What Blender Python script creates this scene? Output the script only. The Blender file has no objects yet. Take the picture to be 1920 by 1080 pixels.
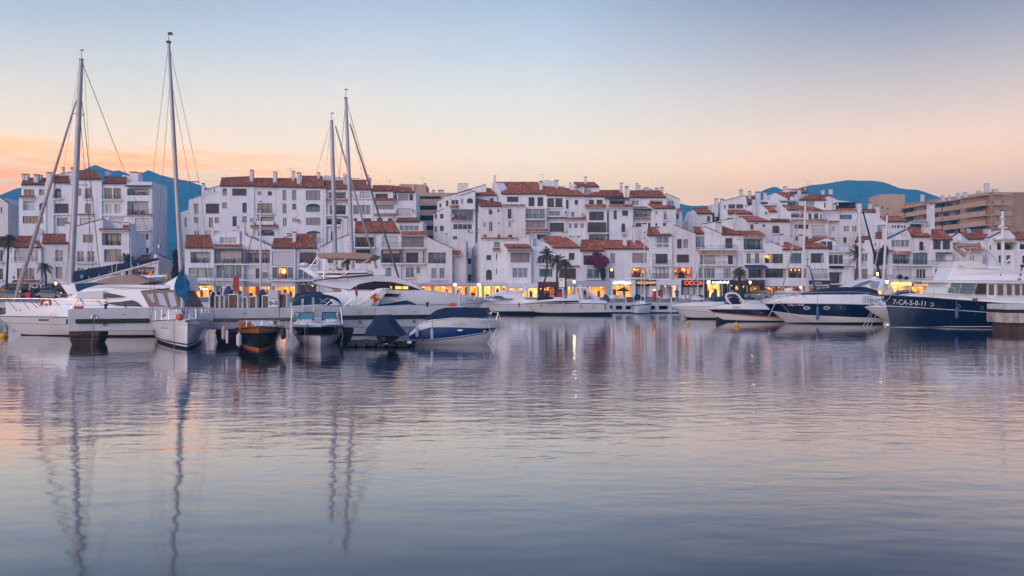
import bpy, bmesh, math, random
import numpy as np
from mathutils import Vector, Matrix
from mathutils.geometry import tessellate_polygon
random.seed(7)
SC = bpy.context.scene
COL = SC.collection
R = math.radians
FPX, HOR, EYE = 1493.33, 540.0, 3.0          # focal length in pixels of a 1920 wide frame, horizon row, eye height in metres
def at(px, py, Y):
 """metres of the point seen at photo pixel (px, py) when it stands Y metres away"""
 return Vector(((px - 960.0) * Y / FPX, Y, EYE - (py - HOR) * Y / FPX))
# ------------------------------------------------------------------ camera
cam_data = bpy.data.cameras.new('camera')
cam = bpy.data.objects.new('camera', cam_data)
COL.objects.link(cam)
cam.location = (0, 0, EYE)
cam.rotation_euler = (R(90), 0, 0)
cam_data.sensor_width = 36
cam_data.lens = 28
cam_data.clip_end = 20000
SC.camera = cam
# ------------------------------------------------------------------ sky
W = bpy.data.worlds.new('World')
SC.world = W
W.use_nodes = True
wn, wl = W.node_tree.nodes, W.node_tree.links
wn.clear()
def wnode(t, **kw):
 n = wn.new(t)
 for k, v in kw.items():
  setattr(n, k, v)
 return n
def wmath(op, a, b=None, clamp=False):
 n = wnode('ShaderNodeMath', operation=op, use_clamp=clamp)
 for i, v in enumerate((a, b)):
  if v is None:
   continue
  if isinstance(v, (int, float)):
   n.inputs[i].default_value = v
  else:
   wl.new(v, n.inputs[i])
 return n.outputs[0]
def wramp(fac, stops, interp='LINEAR'):
 n = wnode('ShaderNodeValToRGB')
 cr = n.color_ramp
 cr.interpolation = interp
 while len(cr.elements) < len(stops):
  cr.elements.new(0.5)
 for e, (p, c) in zip(cr.elements, stops):
  e.position = p
  e.color = (*c, 1)
 wl.new(fac, n.inputs[0])
 return n.outputs[0]
def wmix(fac, a, b, mode='MIX'):
 n = wnode('ShaderNodeMix', data_type='RGBA', blend_type=mode)
 for k, v in ((0, fac), (6, a), (7, b)):
  if isinstance(v, (int, float)):
   n.inputs[k].default_value = v
  elif isinstance(v, tuple):
   n.inputs[k].default_value = (*v, 1)
  else:
   wl.new(v, n.inputs[k])
 return n.outputs[2]
tc = wnode('ShaderNodeTexCoord')
sep = wnode('ShaderNodeSeparateXYZ')
wl.new(tc.outputs['Generated'], sep.inputs[0])
dx, dy, dz = sep.outputs
elev = wmath('ABSOLUTE', dz)
# clear dusk sky: peach above the horizon, cream, pale lilac, then blue towards the zenith
SKY_STOPS = [(0.0, (2.1, 1.22, 0.46)), (0.10, (2.08, 1.24, 0.48)), (0.135, (2.04, 1.30, 0.60)), (0.16, (1.84, 1.30, 0.76)),
   (0.20, (1.40, 1.15, 0.84)), (0.235, (1.12, 1.01, 0.86)), (0.28, (0.80, 0.82, 0.84)), (0.34, (0.51, 0.59, 0.73)),
   (0.45, (0.35, 0.44, 0.64)), (0.65, (0.23, 0.31, 0.53)), (1.0, (0.14, 0.21, 0.42))]
base = wramp(elev, SKY_STOPS)
# away from the sunset (to the right and behind) the glow is dimmer and more lilac
hlen = wmath('SQRT', wmath('ADD', wmath('MULTIPLY', dx, dx), wmath('ADD', wmath('MULTIPLY', dy, dy), 1e-5)))
hx = wmath('DIVIDE', dx, hlen)
hy = wmath('DIVIDE', dy, hlen)
glow = wmath('ADD', wmath('MULTIPLY', hx, -0.30), wmath('MULTIPLY', hy, 0.954))     # 1 towards the afterglow, -1 away from it
away = wramp(wmath('ADD', wmath('MULTIPLY', glow, 0.5), 0.5),
   [(0.0, (0.46, 0.62, 1.25)), (0.30, (0.50, 0.64, 1.15)), (0.62, (0.66, 0.72, 1.0)), (0.80, (0.98, 0.82, 0.78)), (0.90, (1.0, 0.88, 0.84)), (0.97, (1, 1, 1)), (1.0, (1.03, 1.0, 0.98))])
sky = wmix(1.0, base, away, 'MULTIPLY')
# higher up the blue deepens on both sides of the glow, most to the right
side = wramp(wmath('ADD', wmath('MULTIPLY', hx, 0.5), 0.5), [(0.0, (0.72, 0.75, 0.80)), (0.24, (0.74, 0.78, 0.82)), (0.40, (1, 1, 1)), (0.52, (1, 1, 1)), (0.72, (0.46, 0.48, 0.56)), (1.0, (0.42, 0.44, 0.54))])
upper = wramp(elev, [(0.16, (0, 0, 0)), (0.33, (1, 1, 1))])
sky = wmix(upper, sky, wmix(1.0, sky, side, 'MULTIPLY'))
# low orange and pink cloud streaks, strongest to the left
mp = wnode('ShaderNodeMapping')
mp.inputs['Scale'].default_value = (6.5, 6.5, 62.0)
mp.inputs['Rotation'].default_value = (0, R(4), 0)
wl.new(tc.outputs['Generated'], mp.inputs[0])
nz = wnode('ShaderNodeTexNoise')
nz.inputs['Scale'].default_value = 1.6
nz.inputs['Detail'].default_value = 8
nz.inputs['Roughness'].default_value = 0.55
wl.new(mp.outputs[0], nz.inputs['Vector'])
nfac = nz.outputs[0]
leftness = wramp(wmath('ADD', wmath('MULTIPLY', hx, 0.5), 0.5), [(0.0, (1, 1, 1)), (0.24, (1, 1, 1)), (0.33, (0.75,) * 3), (0.40, (0.25,) * 3), (0.47, (0.0,) * 3), (0.58, (0.0,) * 3), (0.64, (0.10,) * 3), (0.70, (0.0,) * 3)])
band = wramp(elev, [(0.0, (0.6,) * 3), (0.10, (0.9,) * 3), (0.145, (1,) * 3), (0.154, (0.75,) * 3), (0.163, (0.0,) * 3)])
cm = wmath('MULTIPLY', wmath('MULTIPLY', leftness, band), wramp(nfac, [(0.36, (0.0,) * 3), (0.50, (0.70,) * 3), (0.62, (1,) * 3)]), True)
ccol = wramp(nfac, [(0.28, (3.4, 1.75, 0.25)), (0.42, (3.3, 0.98, 0.10)), (0.54, (3.6, 1.05, 0.0)), (0.66, (2.4, 0.74, 0.20)), (0.80, (1.7, 0.75, 0.45))])
sky = wmix(cm, sky, ccol)
bg = wnode('ShaderNodeBackground')
bg.inputs['Strength'].default_value = 1.17
wl.new(sky, bg.inputs[0])
wo = wnode('ShaderNodeOutputWorld')
wl.new(bg.outputs[0], wo.inputs[0])
# soft rosy afterglow from the open sky to the left of the camera
sun_data = bpy.data.lights.new('sun', 'SUN')
sun_data.energy = 2.2
sun_data.angle = R(60)
sun_data.color = (1.0, 0.89, 0.84)
sun = bpy.data.objects.new('sun', sun_data)
COL.objects.link(sun)
sun.rotation_euler = (R(66), 0, R(-40))
SC.view_settings.view_transform = 'Standard'
SC.view_settings.look = 'None'
SC.view_settings.exposure = 0.0
SC.view_settings.gamma = 1.0
SC.view_settings.use_curve_mapping = False
SC.cycles.max_bounces = 6
SC.cycles.diffuse_bounces = 3
SC.cycles.glossy_bounces = 3
SC.cycles.transmission_bounces = 3
SC.cycles.transparent_max_bounces = 6
SC.cycles.volume_bounces = 3
SC.cycles.use_denoising = True
SC.cycles.sample_clamp_indirect = 4.0
# ------------------------------------------------------------------ materials
MATS = {}
def mat(name, col, rough=0.5, metal=0.0, spec=0.5, emit=None, estr=0.0, noise=0.0, nscale=3.0, bump=0.0, bscale=20.0, coat=0.0, stretch=(1, 1, 1), col2=None):
 """principled material; noise mixes col with col2 (or a darker col) over a noise texture"""
 if name in MATS:
  return MATS[name]
 m = bpy.data.materials.new(name)
 m.use_nodes = True
 nt = m.node_tree
 b = nt.nodes['Principled BSDF']
 b.inputs['Base Color'].default_value = (*col, 1)
 b.inputs['Roughness'].default_value = rough
 b.inputs['Metallic'].default_value = metal
 b.inputs['Specular IOR Level'].default_value = spec
 b.inputs['Coat Weight'].default_value = coat
 if emit:
  b.inputs['Emission Color'].default_value = (*emit, 1)
  b.inputs['Emission Strength'].default_value = estr
 if noise or bump:
  t = nt.nodes.new('ShaderNodeTexCoord')
  mp = nt.nodes.new('ShaderNodeMapping')
  mp.inputs['Scale'].default_value = stretch
  nt.links.new(t.outputs['Object'], mp.inputs[0])
 if noise:
  n = nt.nodes.new('ShaderNodeTexNoise')
  n.inputs['Scale'].default_value = nscale
  n.inputs['Detail'].default_value = 6
  n.inputs['Roughness'].default_value = 0.65
  nt.links.new(mp.outputs[0], n.inputs['Vector'])
  r = nt.nodes.new('ShaderNodeValToRGB')
  c2 = col2 or tuple(c * (1 - noise) for c in col)
  r.color_ramp.elements[0].position = 0.32
  r.color_ramp.elements[0].color = (*c2, 1)
  r.color_ramp.elements[1].position = 0.62
  r.color_ramp.elements[1].color = (*col, 1)
  nt.links.new(n.outputs[0], r.inputs[0])
  nt.links.new(r.outputs[0], b.inputs['Base Color'])
 if bump:
  n2 = nt.nodes.new('ShaderNodeTexNoise')
  n2.inputs['Scale'].default_value = bscale
  n2.inputs['Detail'].default_value = 4
  nt.links.new(mp.outputs[0], n2.inputs['Vector'])
  bp = nt.nodes.new('ShaderNodeBump')
  bp.inputs['Strength'].default_value = bump
  bp.inputs['Distance'].default_value = 0.05
  nt.links.new(n2.outputs[0], bp.inputs['Height'])
  nt.links.new(bp.outputs[0], b.inputs['Normal'])
 MATS[name] = m
 return m
def stucco(name, col, dirt):
 """white lime-washed render with faint patches and rain streaks"""
 m = mat(name, col, 0.9, spec=0.2)
 nt = m.node_tree
 b = nt.nodes['Principled BSDF']
 t = nt.nodes.new('ShaderNodeTexCoord')
 def noise(scale, stretch, detail=5):
  mp = nt.nodes.new('ShaderNodeMapping')
  mp.inputs['Scale'].default_value = stretch
  nt.links.new(t.outputs['Object'], mp.inputs[0])
  n = nt.nodes.new('ShaderNodeTexNoise')
  n.inputs['Scale'].default_value = scale
  n.inputs['Detail'].default_value = detail
  n.inputs['Roughness'].default_value = 0.7
  nt.links.new(mp.outputs[0], n.inputs['Vector'])
  return n.outputs[0]
 def ramp(f, p0, c0, p1, c1):
  r = nt.nodes.new('ShaderNodeValToRGB')
  r.color_ramp.elements[0].position = p0
  r.color_ramp.elements[0].color = (*c0, 1)
  r.color_ramp.elements[1].position = p1
  r.color_ramp.elements[1].color = (*c1, 1)
  nt.links.new(f, r.inputs[0])
  return r.outputs[0]
 a = ramp(noise(0.35, (1, 1, 1)), 0.3, dirt, 0.6, col)
 s = ramp(noise(1.1, (1.6, 1.6, 0.12)), 0.28, (0.72, 0.68, 0.66), 0.52, (1, 1, 1))
 mx = nt.nodes.new('ShaderNodeMix')
 mx.data_type = 'RGBA'
 mx.blend_type = 'MULTIPLY'
 mx.inputs[0].default_value = 0.8
 nt.links.new(a, mx.inputs[6])
 nt.links.new(s, mx.inputs[7])
 nt.links.new(mx.outputs[2], b.inputs['Base Color'])
 bp = nt.nodes.new('ShaderNodeBump')
 bp.inputs['Strength'].default_value = 0.35
 bp.inputs['Distance'].default_value = 0.06
 nt.links.new(noise(1.8, (1, 1, 1)), bp.inputs['Height'])
 nt.links.new(bp.outputs[0], b.inputs['Normal'])
 return m
# ------------------------------------------------------------------ mesh builder
ORG = {}
class MB:
 def __init__(s):
  s.v, s.f, s.m, s.mi = [], [], [], 0
 def face(s, pts):
  i = len(s.v)
  s.v += [tuple(p) for p in pts]
  s.f.append(tuple(range(i, i + len(pts))))
  s.m.append(s.mi)
  return s
 def quad(s, a, b, c, d):
  return s.face((a, b, c, d))
 def hexa(s, p):
  """8 corners: 0-3 bottom loop, 4-7 top loop"""
  i = len(s.v)
  s.v += [tuple(q) for q in p]
  for f in ((3, 2, 1, 0), (4, 5, 6, 7), (0, 1, 5, 4), (1, 2, 6, 5), (2, 3, 7, 6), (3, 0, 4, 7)):
   s.f.append(tuple(i + k for k in f))
   s.m.append(s.mi)
  return s
 def box(s, x0, x1, y0, y1, z0, z1):
  return s.hexa([(x0, y0, z0), (x1, y0, z0), (x1, y1, z0), (x0, y1, z0), (x0, y0, z1), (x1, y0, z1), (x1, y1, z1), (x0, y1, z1)])
 def bar(s, a, b, w, h=None, up=(0, 0, 1)):
  """box of section w x h along a-b"""
  a, b = Vector(a), Vector(b)
  d = (b - a)
  if d.length < 1e-6:
   return s
  d.normalize()
  u = Vector(up)
  if abs(d.dot(u)) > 0.98:
   u = Vector((0, 1, 0))
  r = d.cross(u).normalized() * (w / 2)
  t = r.cross(d).normalized() * ((h or w) / 2)
  return s.hexa([a - r - t, a + r - t, b + r - t, b - r - t, a - r + t, a + r + t, b + r + t, b - r + t])
 def tube(s, pts, r, n=6, caps=True, r1=None):
  pts = [Vector(p) for p in pts]
  rs = r if isinstance(r, (list, tuple)) else [r + ((r1 if r1 is not None else r) - r) * k / max(1, len(pts) - 1) for k in range(len(pts))]
  base = len(s.v)
  ref = None
  for k, p in enumerate(pts):
   d = (pts[min(k + 1, len(pts) - 1)] - pts[max(k - 1, 0)])
   d = d.normalized() if d.length > 1e-9 else Vector((0, 0, 1))
   if ref is None:
    ref = Vector((1, 0, 0)) if abs(d.x) < 0.8 else Vector((0, 1, 0))
   u = (ref - d * ref.dot(d)).normalized()
   ref = u
   w = d.cross(u)
   for j in range(n):
    a = 2 * math.pi * j / n
    s.v.append(tuple(p + (u * math.cos(a) + w * math.sin(a)) * rs[k]))
  for k in range(len(pts) - 1):
   for j in range(n):
    a, b = base + k * n + j, base + k * n + (j + 1) % n
    s.f.append((a, b, b + n, a + n))
    s.m.append(s.mi)
  if caps:
   s.f.append(tuple(base + j for j in range(n))[::-1])
   s.f.append(tuple(base + (len(pts) - 1) * n + j for j in range(n)))
   s.m += [s.mi] * 2
  return s
 def loft(s, secs, closed=False, cap0=False, cap1=False):
  """skin a list of equal-length point rows"""
  n = len(secs[0])
  i = len(s.v)
  for q in secs:
   s.v += [tuple(p) for p in q]
  for k in range(len(secs) - 1):
   for j in range(n if closed else n - 1):
    a, b = i + k * n + j, i + k * n + (j + 1) % n
    s.f.append((a, b, b + n, a + n))
    s.m.append(s.mi)
  if cap0:
   s.f.append(tuple(i + j for j in range(n))[::-1])
   s.m.append(s.mi)
  if cap1:
   s.f.append(tuple(i + (len(secs) - 1) * n + j for j in range(n)))
   s.m.append(s.mi)
  return s
 def lathe(s, c, prof, n=12):
  """prof: (radius, z) going up, about the vertical through c"""
  c = Vector(c)
  secs = [[c + Vector((r * math.cos(2 * math.pi * j / n), r * math.sin(2 * math.pi * j / n), z)) for j in range(n)] for r, z in prof]
  return s.loft(secs, True, True, True)
 def prism(s, poly, vec, back=True):
  """closed solid: polygon swept by vec"""
  poly = [Vector(p) for p in poly]
  vec = Vector(vec)
  i, n = len(s.v), len(poly)
  s.v += [tuple(p) for p in poly] + [tuple(p + vec) for p in poly]
  tris = tessellate_polygon([poly])
  for t in tris:
   s.f.append(tuple(i + k for k in t))
   s.m.append(s.mi)
   if back:
    s.f.append(tuple(i + n + k for k in reversed(t)))
    s.m.append(s.mi)
  for k in range(n):
   a, b = i + k, i + (k + 1) % n
   s.f.append((a, b, b + n, a + n))
   s.m.append(s.mi)
  return s
 def build(s, name, mats, parent=None, smooth=False, bevel=0.0, kind=None, label=None, local=False, recalc=True, bseg=2):
  if not s.f:
   return None
  me = bpy.data.meshes.new(name)
  off = Vector((0, 0, 0))
  if parent is not None and not local:
   off = ORG.get(parent, Vector((0, 0, 0)))
  vs = [(x - off.x, y - off.y, z - off.z) for x, y, z in s.v] if off.length else s.v
  me.from_pydata(vs, [], s.f)
  mats = mats if isinstance(mats, (list, tuple)) else [mats]
  for m in mats:
   me.materials.append(m)
  if len(mats) > 1:
   me.polygons.foreach_set('material_index', s.m)
  if recalc or smooth or bevel:
   bm = bmesh.new()
   bm.from_mesh(me)
   if smooth or bevel:
    bmesh.ops.remove_doubles(bm, verts=bm.verts, dist=1e-4)
   bmesh.ops.recalc_face_normals(bm, faces=bm.faces)
   if bevel:
    ed = [e for e in bm.edges if len(e.link_faces) == 2 and e.calc_face_angle(0) > 0.5]
    bmesh.ops.bevel(bm, geom=ed, offset=bevel, segments=bseg, affect='EDGES', profile=0.5, clamp_overlap=True)
   if smooth:
    for f in bm.faces:
     f.smooth = True
    for e in bm.edges:
     if len(e.link_faces) == 2 and e.calc_face_angle(0) > 0.7:
      e.smooth = False
   bm.to_mesh(me)
   bm.free()
  o = bpy.data.objects.new(name, me)
  COL.objects.link(o)
  if parent is not None:
   o.parent = parent
   ORG[o] = ORG.get(parent, Vector((0, 0, 0)))
  if kind:
   o['kind'] = kind
  if label:
   o['label'] = label
  return o
def tag(o, label, cat, group=None):
 o['label'] = label
 o['category'] = cat
 if group:
  o['group'] = group
 return o
def thing(name, label, cat, loc=(0, 0, 0), rotz=0.0, group=None):
 o = bpy.data.objects.new(name, None)
 COL.objects.link(o)
 o.location = loc
 o.rotation_euler = (0, 0, rotz)
 o.empty_display_size = 0.5
 ORG[o] = Vector(loc) if not rotz else Vector((0, 0, 0))
 return tag(o, label, cat, group)
def copy_thing(src, loc, rotz=None, label=None):
 """copy of a thing with copies of its parts and sub-parts, mesh data shared"""
 r = src.copy()
 COL.objects.link(r)
 r.location = loc
 if rotz is not None:
  r.rotation_euler = (0, 0, rotz)
 if label:
  r['label'] = label
 for ch in list(src.children):
  c = ch.copy()
  COL.objects.link(c)
  c.parent = r
  for g in list(ch.children):
   d = g.copy()
   COL.objects.link(d)
   d.parent = c
 return r
def text(name, body, size, m, parent, loc, rot=(math.pi / 2, 0, 0), depth=0.02, sx=1.0, spacing=1.0, shear=0.0):
 cu = bpy.data.curves.new(name, 'FONT')
 cu.body = body
 cu.size = size
 cu.extrude = depth
 cu.align_x = 'CENTER'
 cu.align_y = 'CENTER'
 cu.space_character = spacing
 cu.shear = shear
 cu.materials.append(m)
 o = bpy.data.objects.new(name, cu)
 COL.objects.link(o)
 o.parent = parent
 o.location = Vector(loc) - (ORG.get(parent, Vector((0, 0, 0))) if parent else Vector((0, 0, 0)))
 o.rotation_euler = rot
 o.scale = (sx, 1, 1)
 FONTS.append(o)
 return o
FONTS = []
# ------------------------------------------------------------------ water, quay, hills, haze
def water_material():
 m = bpy.data.materials.new('harbour_water')
 m.use_nodes = True
 nt = m.node_tree
 nt.nodes.remove(nt.nodes['Principled BSDF'])
 out = nt.nodes['Material Output']
 deep = nt.nodes.new('ShaderNodeBsdfDiffuse')
 deep.inputs['Color'].default_value = (0.010, 0.022, 0.050, 1)
 b = nt.nodes.new('ShaderNodeBsdfGlossy')
 b.inputs['Color'].default_value = (0.97, 0.97, 1.0, 1)
 b.inputs['Roughness'].default_value = 0.065
 lw = nt.nodes.new('ShaderNodeLayerWeight')
 lw.inputs['Blend'].default_value = 0.5
 fr = nt.nodes.new('ShaderNodeValToRGB')
 while len(fr.color_ramp.elements) < 7:
  fr.color_ramp.elements.new(0.5)
 for e, (p_, v) in zip(fr.color_ramp.elements, ((0.0, 0.03), (0.45, 0.08), (0.64, 0.17), (0.71, 0.33), (0.81, 0.62), (0.91, 0.80), (1.0, 0.95))):
  e.position, e.color = p_, (v, v, v, 1)
 nt.links.new(lw.outputs['Facing'], fr.inputs[0])
 ms = nt.nodes.new('ShaderNodeMixShader')
 nt.links.new(fr.outputs[0], ms.inputs[0])
 nt.links.new(deep.outputs[0], ms.inputs[1])
 nt.links.new(b.outputs[0], ms.inputs[2])
 nt.links.new(ms.outputs[0], out.inputs[0])
 t = nt.nodes.new('ShaderNodeTexCoord')
 def noise(scale, stretch, detail, rough=0.5, rot=0.0, dist=0.0):
  mp = nt.nodes.new('ShaderNodeMapping')
  mp.inputs['Scale'].default_value = stretch
  mp.inputs['Rotation'].default_value = (0, 0, rot)
  nt.links.new(t.outputs['Object'], mp.inputs[0])
  n = nt.nodes.new('ShaderNodeTexNoise')
  n.inputs['Scale'].default_value = scale
  n.inputs['Detail'].default_value = detail
  n.inputs['Roughness'].default_value = rough
  n.inputs['Distortion'].default_value = dist
  nt.links.new(mp.outputs[0], n.inputs['Vector'])
  return n.outputs[0]
 def mth(op, a, bb):
  n = nt.nodes.new('ShaderNodeMath')
  n.operation = op
  for i, v in enumerate((a, bb)):
   if isinstance(v, (int, float)):
    n.inputs[i].default_value = v
   else:
    nt.links.new(v, n.inputs[i])
  return n.outputs[0]
 swell = noise(0.55, (0.8, 1.6, 1), 2, 0.5, R(8))
 ripple = noise(1.9, (0.7, 1.5, 1), 3, 0.5, R(-6), 0.4)
 patch = noise(0.05, (0.5, 1.4, 1), 3)
 pr = nt.nodes.new('ShaderNodeMapRange')
 pr.inputs[1].default_value, pr.inputs[2].default_value = 0.40, 0.62
 pr.inputs[3].default_value, pr.inputs[4].default_value = 0.25, 1.3
 nt.links.new(patch, pr.inputs[0])
 # a light breeze ruffles the middle of the basin; it is calmer near the camera quay and in the lee of the boats
 sx = nt.nodes.new('ShaderNodeSeparateXYZ')
 nt.links.new(t.outputs['Object'], sx.inputs[0])
 lee = nt.nodes.new('ShaderNodeValToRGB')
 e = lee.color_ramp.elements
 e[0].position, e[0].color = 0.085, (0.10, 0.10, 0.10, 1)
 e[1].position, e[1].color = 0.155, (1, 1, 1, 1)
 for p_, v in ((0.29, 1.0), (0.42, 0.35), (1.0, 0.3)):
  q_ = e.new(p_)
  q_.color = (v, v, v, 1)
 nt.links.new(mth('DIVIDE', sx.outputs[1], 100.0), lee.inputs[0])
 h = mth('ADD', mth('MULTIPLY', swell, 0.015), mth('MULTIPLY', mth('MULTIPLY', ripple, 0.017), mth('MULTIPLY', pr.outputs[0], lee.outputs[0])))
 bp = nt.nodes.new('ShaderNodeBump')
 bp.inputs['Strength'].default_value = 1.0
 bp.inputs['Distance'].default_value = 1.0
 nt.links.new(h, bp.inputs['Height'])
 nt.links.new(bp.outputs[0], b.inputs['Normal'])
 return m
mb = MB()
mb.quad((-1500, -250, 0), (1500, -250, 0), (1500, 98.5, 0), (-1500, 98.5, 0))
o = mb.build('water', water_material(), recalc=False)
o['kind'] = 'structure'
QUAY_Y, QUAY_Z = 97.0, 1.22
M_PAVE = mat('paving', (0.26, 0.24, 0.23), 0.85, noise=0.35, nscale=0.6, bump=0.2, bscale=3)
M_CONC = mat('white_concrete', (0.62, 0.61, 0.60), 0.8, noise=0.22, nscale=1.2, bump=0.25, bscale=6)
M_RUST = mat('stained_concrete', (0.11, 0.050, 0.028), 0.85, noise=0.6, nscale=1.6, bump=0.5, bscale=8, col2=(0.035, 0.02, 0.016))
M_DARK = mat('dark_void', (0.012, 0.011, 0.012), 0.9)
mb = MB()
mb.box(-900, 900, QUAY_Y + 1.6, 900, -2.0, QUAY_Z - 0.35)
mb.box(-900, 900, QUAY_Y + 1.7, 900, QUAY_Z - 0.349, QUAY_Z)
o = mb.build('quay_ground', M_PAVE)
o['kind'] = 'structure'
mb = MB()
mb.box(-900, 900, QUAY_Y, QUAY_Y + 1.69, QUAY_Z - 0.62, QUAY_Z + 0.02)
o = mb.build('quay_kerb', M_CONC)
o['kind'] = 'structure'
def hill(name, prof, Y, depth, seed, m, base=0.0):
 """ridge that follows the skyline prof (pixels), rising from foothills with spurs and gullies"""
 rnd = np.random.RandomState(seed)
 xs = np.linspace(prof[0][0], prof[-1][0], 240)
 ys = np.interp(xs, [p[0] for p in prof], [p[1] for p in prof])
 ys = ys + np.convolve(rnd.randn(240), np.ones(5) / 5, 'same') * 0.5
 rows = 21
 V, Fc = [], []
 ph = rnd.rand(6) * 6.28
 for r in range(rows):
  t = r / (rows - 1)                       # 0 foot, then the crest at 0.7, then behind
  yy = Y - depth * (1 - t / 0.7) if t <= 0.7 else Y + depth * (t - 0.7) / 0.3 * 0.8
  k = (t / 0.7) ** 0.85 if t <= 0.7 else 1 - ((t - 0.7) / 0.3) * 0.9
  for i, x in enumerate(xs):
   wx = (x - 960) * Y / FPX
   top = EYE - (ys[i] - HOR) * Y / FPX
   spur = 1 + 0.16 * (1 - k) * k * 4 * (math.sin(wx * 0.021 + ph[0] + yy * 0.004) + 0.6 * math.sin(wx * 0.047 + ph[1]) + 0.4 * math.sin(wx * 0.11 + ph[2]))
   V.append((wx, yy, base + (top - base) * k * min(1.0, yy / Y) * (spur if t < 0.66 else 1) * (0.985 if 0.6 < t < 0.69 else 1)))
 n = len(xs)
 for r in range(rows - 1):
  for i in range(n - 1):
   a = r * n + i
   Fc.append((a, a + 1, a + n + 1, a + n))
 me = bpy.data.meshes.new(name)
 me.from_pydata(V, [], Fc)
 me.materials.append(m)
 for p in me.polygons:
  p.use_smooth = True
 o = bpy.data.objects.new(name, me)
 COL.objects.link(o)
 o['kind'] = 'structure'
 return o
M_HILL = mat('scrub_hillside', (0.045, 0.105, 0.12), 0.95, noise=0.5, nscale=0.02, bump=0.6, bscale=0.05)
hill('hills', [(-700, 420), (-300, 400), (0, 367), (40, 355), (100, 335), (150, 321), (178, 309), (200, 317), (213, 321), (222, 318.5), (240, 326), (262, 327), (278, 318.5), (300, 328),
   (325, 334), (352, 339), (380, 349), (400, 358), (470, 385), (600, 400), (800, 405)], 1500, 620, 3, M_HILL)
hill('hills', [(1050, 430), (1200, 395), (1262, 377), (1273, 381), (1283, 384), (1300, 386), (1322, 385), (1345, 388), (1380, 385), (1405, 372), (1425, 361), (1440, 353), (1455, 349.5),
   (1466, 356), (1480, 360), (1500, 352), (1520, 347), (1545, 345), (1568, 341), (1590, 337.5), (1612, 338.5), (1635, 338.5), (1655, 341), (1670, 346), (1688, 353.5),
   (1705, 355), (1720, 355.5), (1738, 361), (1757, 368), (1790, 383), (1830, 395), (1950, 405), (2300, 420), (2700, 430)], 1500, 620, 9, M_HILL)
HAZE_DENSITY, HAZE_COLOR = 0.00055, (0.11, 0.62, 0.96)
if HAZE_DENSITY:
 mb = MB()
 mb.box(-1700, 1700, -260, 2100, -3.0, 260)
 hm = bpy.data.materials.new('harbour_air')
 hm.use_nodes = True
 hm.node_tree.nodes.clear()
 vo = hm.node_tree.nodes.new('ShaderNodeOutputMaterial')
 pv = hm.node_tree.nodes.new('ShaderNodeVolumePrincipled')
 pv.inputs['Color'].default_value = (*HAZE_COLOR, 1)
 pv.inputs['Density'].default_value = HAZE_DENSITY
 pv.inputs['Anisotropy'].default_value = 0.0
 hm.node_tree.links.new(pv.outputs[0], vo.inputs['Volume'])
 o = mb.build('haze', hm)
 o['kind'] = 'stuff'
# ------------------------------------------------------------------ houses: a small kit of walls, windows, roofs and trim
M_WHITE = stucco('white_render', (0.82, 0.80, 0.80), (0.74, 0.71, 0.71))
M_WHITE2 = stucco('aged_white_render', (0.76, 0.73, 0.72), (0.64, 0.60, 0.59))
M_PINKW = stucco('warm_white_render', (0.79, 0.72, 0.69), (0.70, 0.63, 0.60))
M_TAN = stucco('tan_render', (0.62, 0.40, 0.27), (0.54, 0.34, 0.23))
M_TAN2 = stucco('dark_tan_render', (0.50, 0.29, 0.17), (0.38, 0.21, 0.12))
M_TRIMW = mat('white_trim', (0.78, 0.77, 0.76), 0.7, noise=0.12, nscale=2)
M_FBROWN = mat('brown_frame', (0.045, 0.022, 0.016), 0.55)
M_FDARK = mat('dark_frame', (0.014, 0.012, 0.014), 0.5)
M_FWHITE = mat('white_frame', (0.72, 0.72, 0.73), 0.5)
M_IRON = mat('wrought_iron', (0.025, 0.022, 0.025), 0.6)
M_RAILW = mat('pale_rail', (0.45, 0.44, 0.46), 0.5)
M_NAVYC = mat('navy_canvas', (0.008, 0.022, 0.060), 0.85, noise=0.35, nscale=3, bump=0.3, bscale=5)
M_BLUEAWN = mat('blue_awning', (0.012, 0.055, 0.19), 0.8, noise=0.2, nscale=2)
M_ORGAWN = mat('cream_awning', (0.66, 0.42, 0.26), 0.8, noise=0.15, nscale=2)
M_GREY = mat('grey_plastic', (0.34, 0.34, 0.36), 0.5)
M_DISH = mat('dish_grey', (0.46, 0.46, 0.49), 0.45)
M_DISHO = mat('rusty_dish', (0.42, 0.20, 0.07), 0.6)
M_SHUTB = mat('brown_shutter', (0.10, 0.045, 0.035), 0.6, noise=0.25, nscale=1.5)
M_SHUTL = mat('beige_shutter', (0.34, 0.27, 0.25), 0.6, noise=0.15, nscale=1.5)
M_SHUTW = mat('white_shutter', (0.62, 0.58, 0.58), 0.6, noise=0.10, nscale=1.5)
M_WOOD = mat('varnished_wood', (0.17, 0.062, 0.022), 0.45, noise=0.45, nscale=2.5, stretch=(1, 1, 9))
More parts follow.
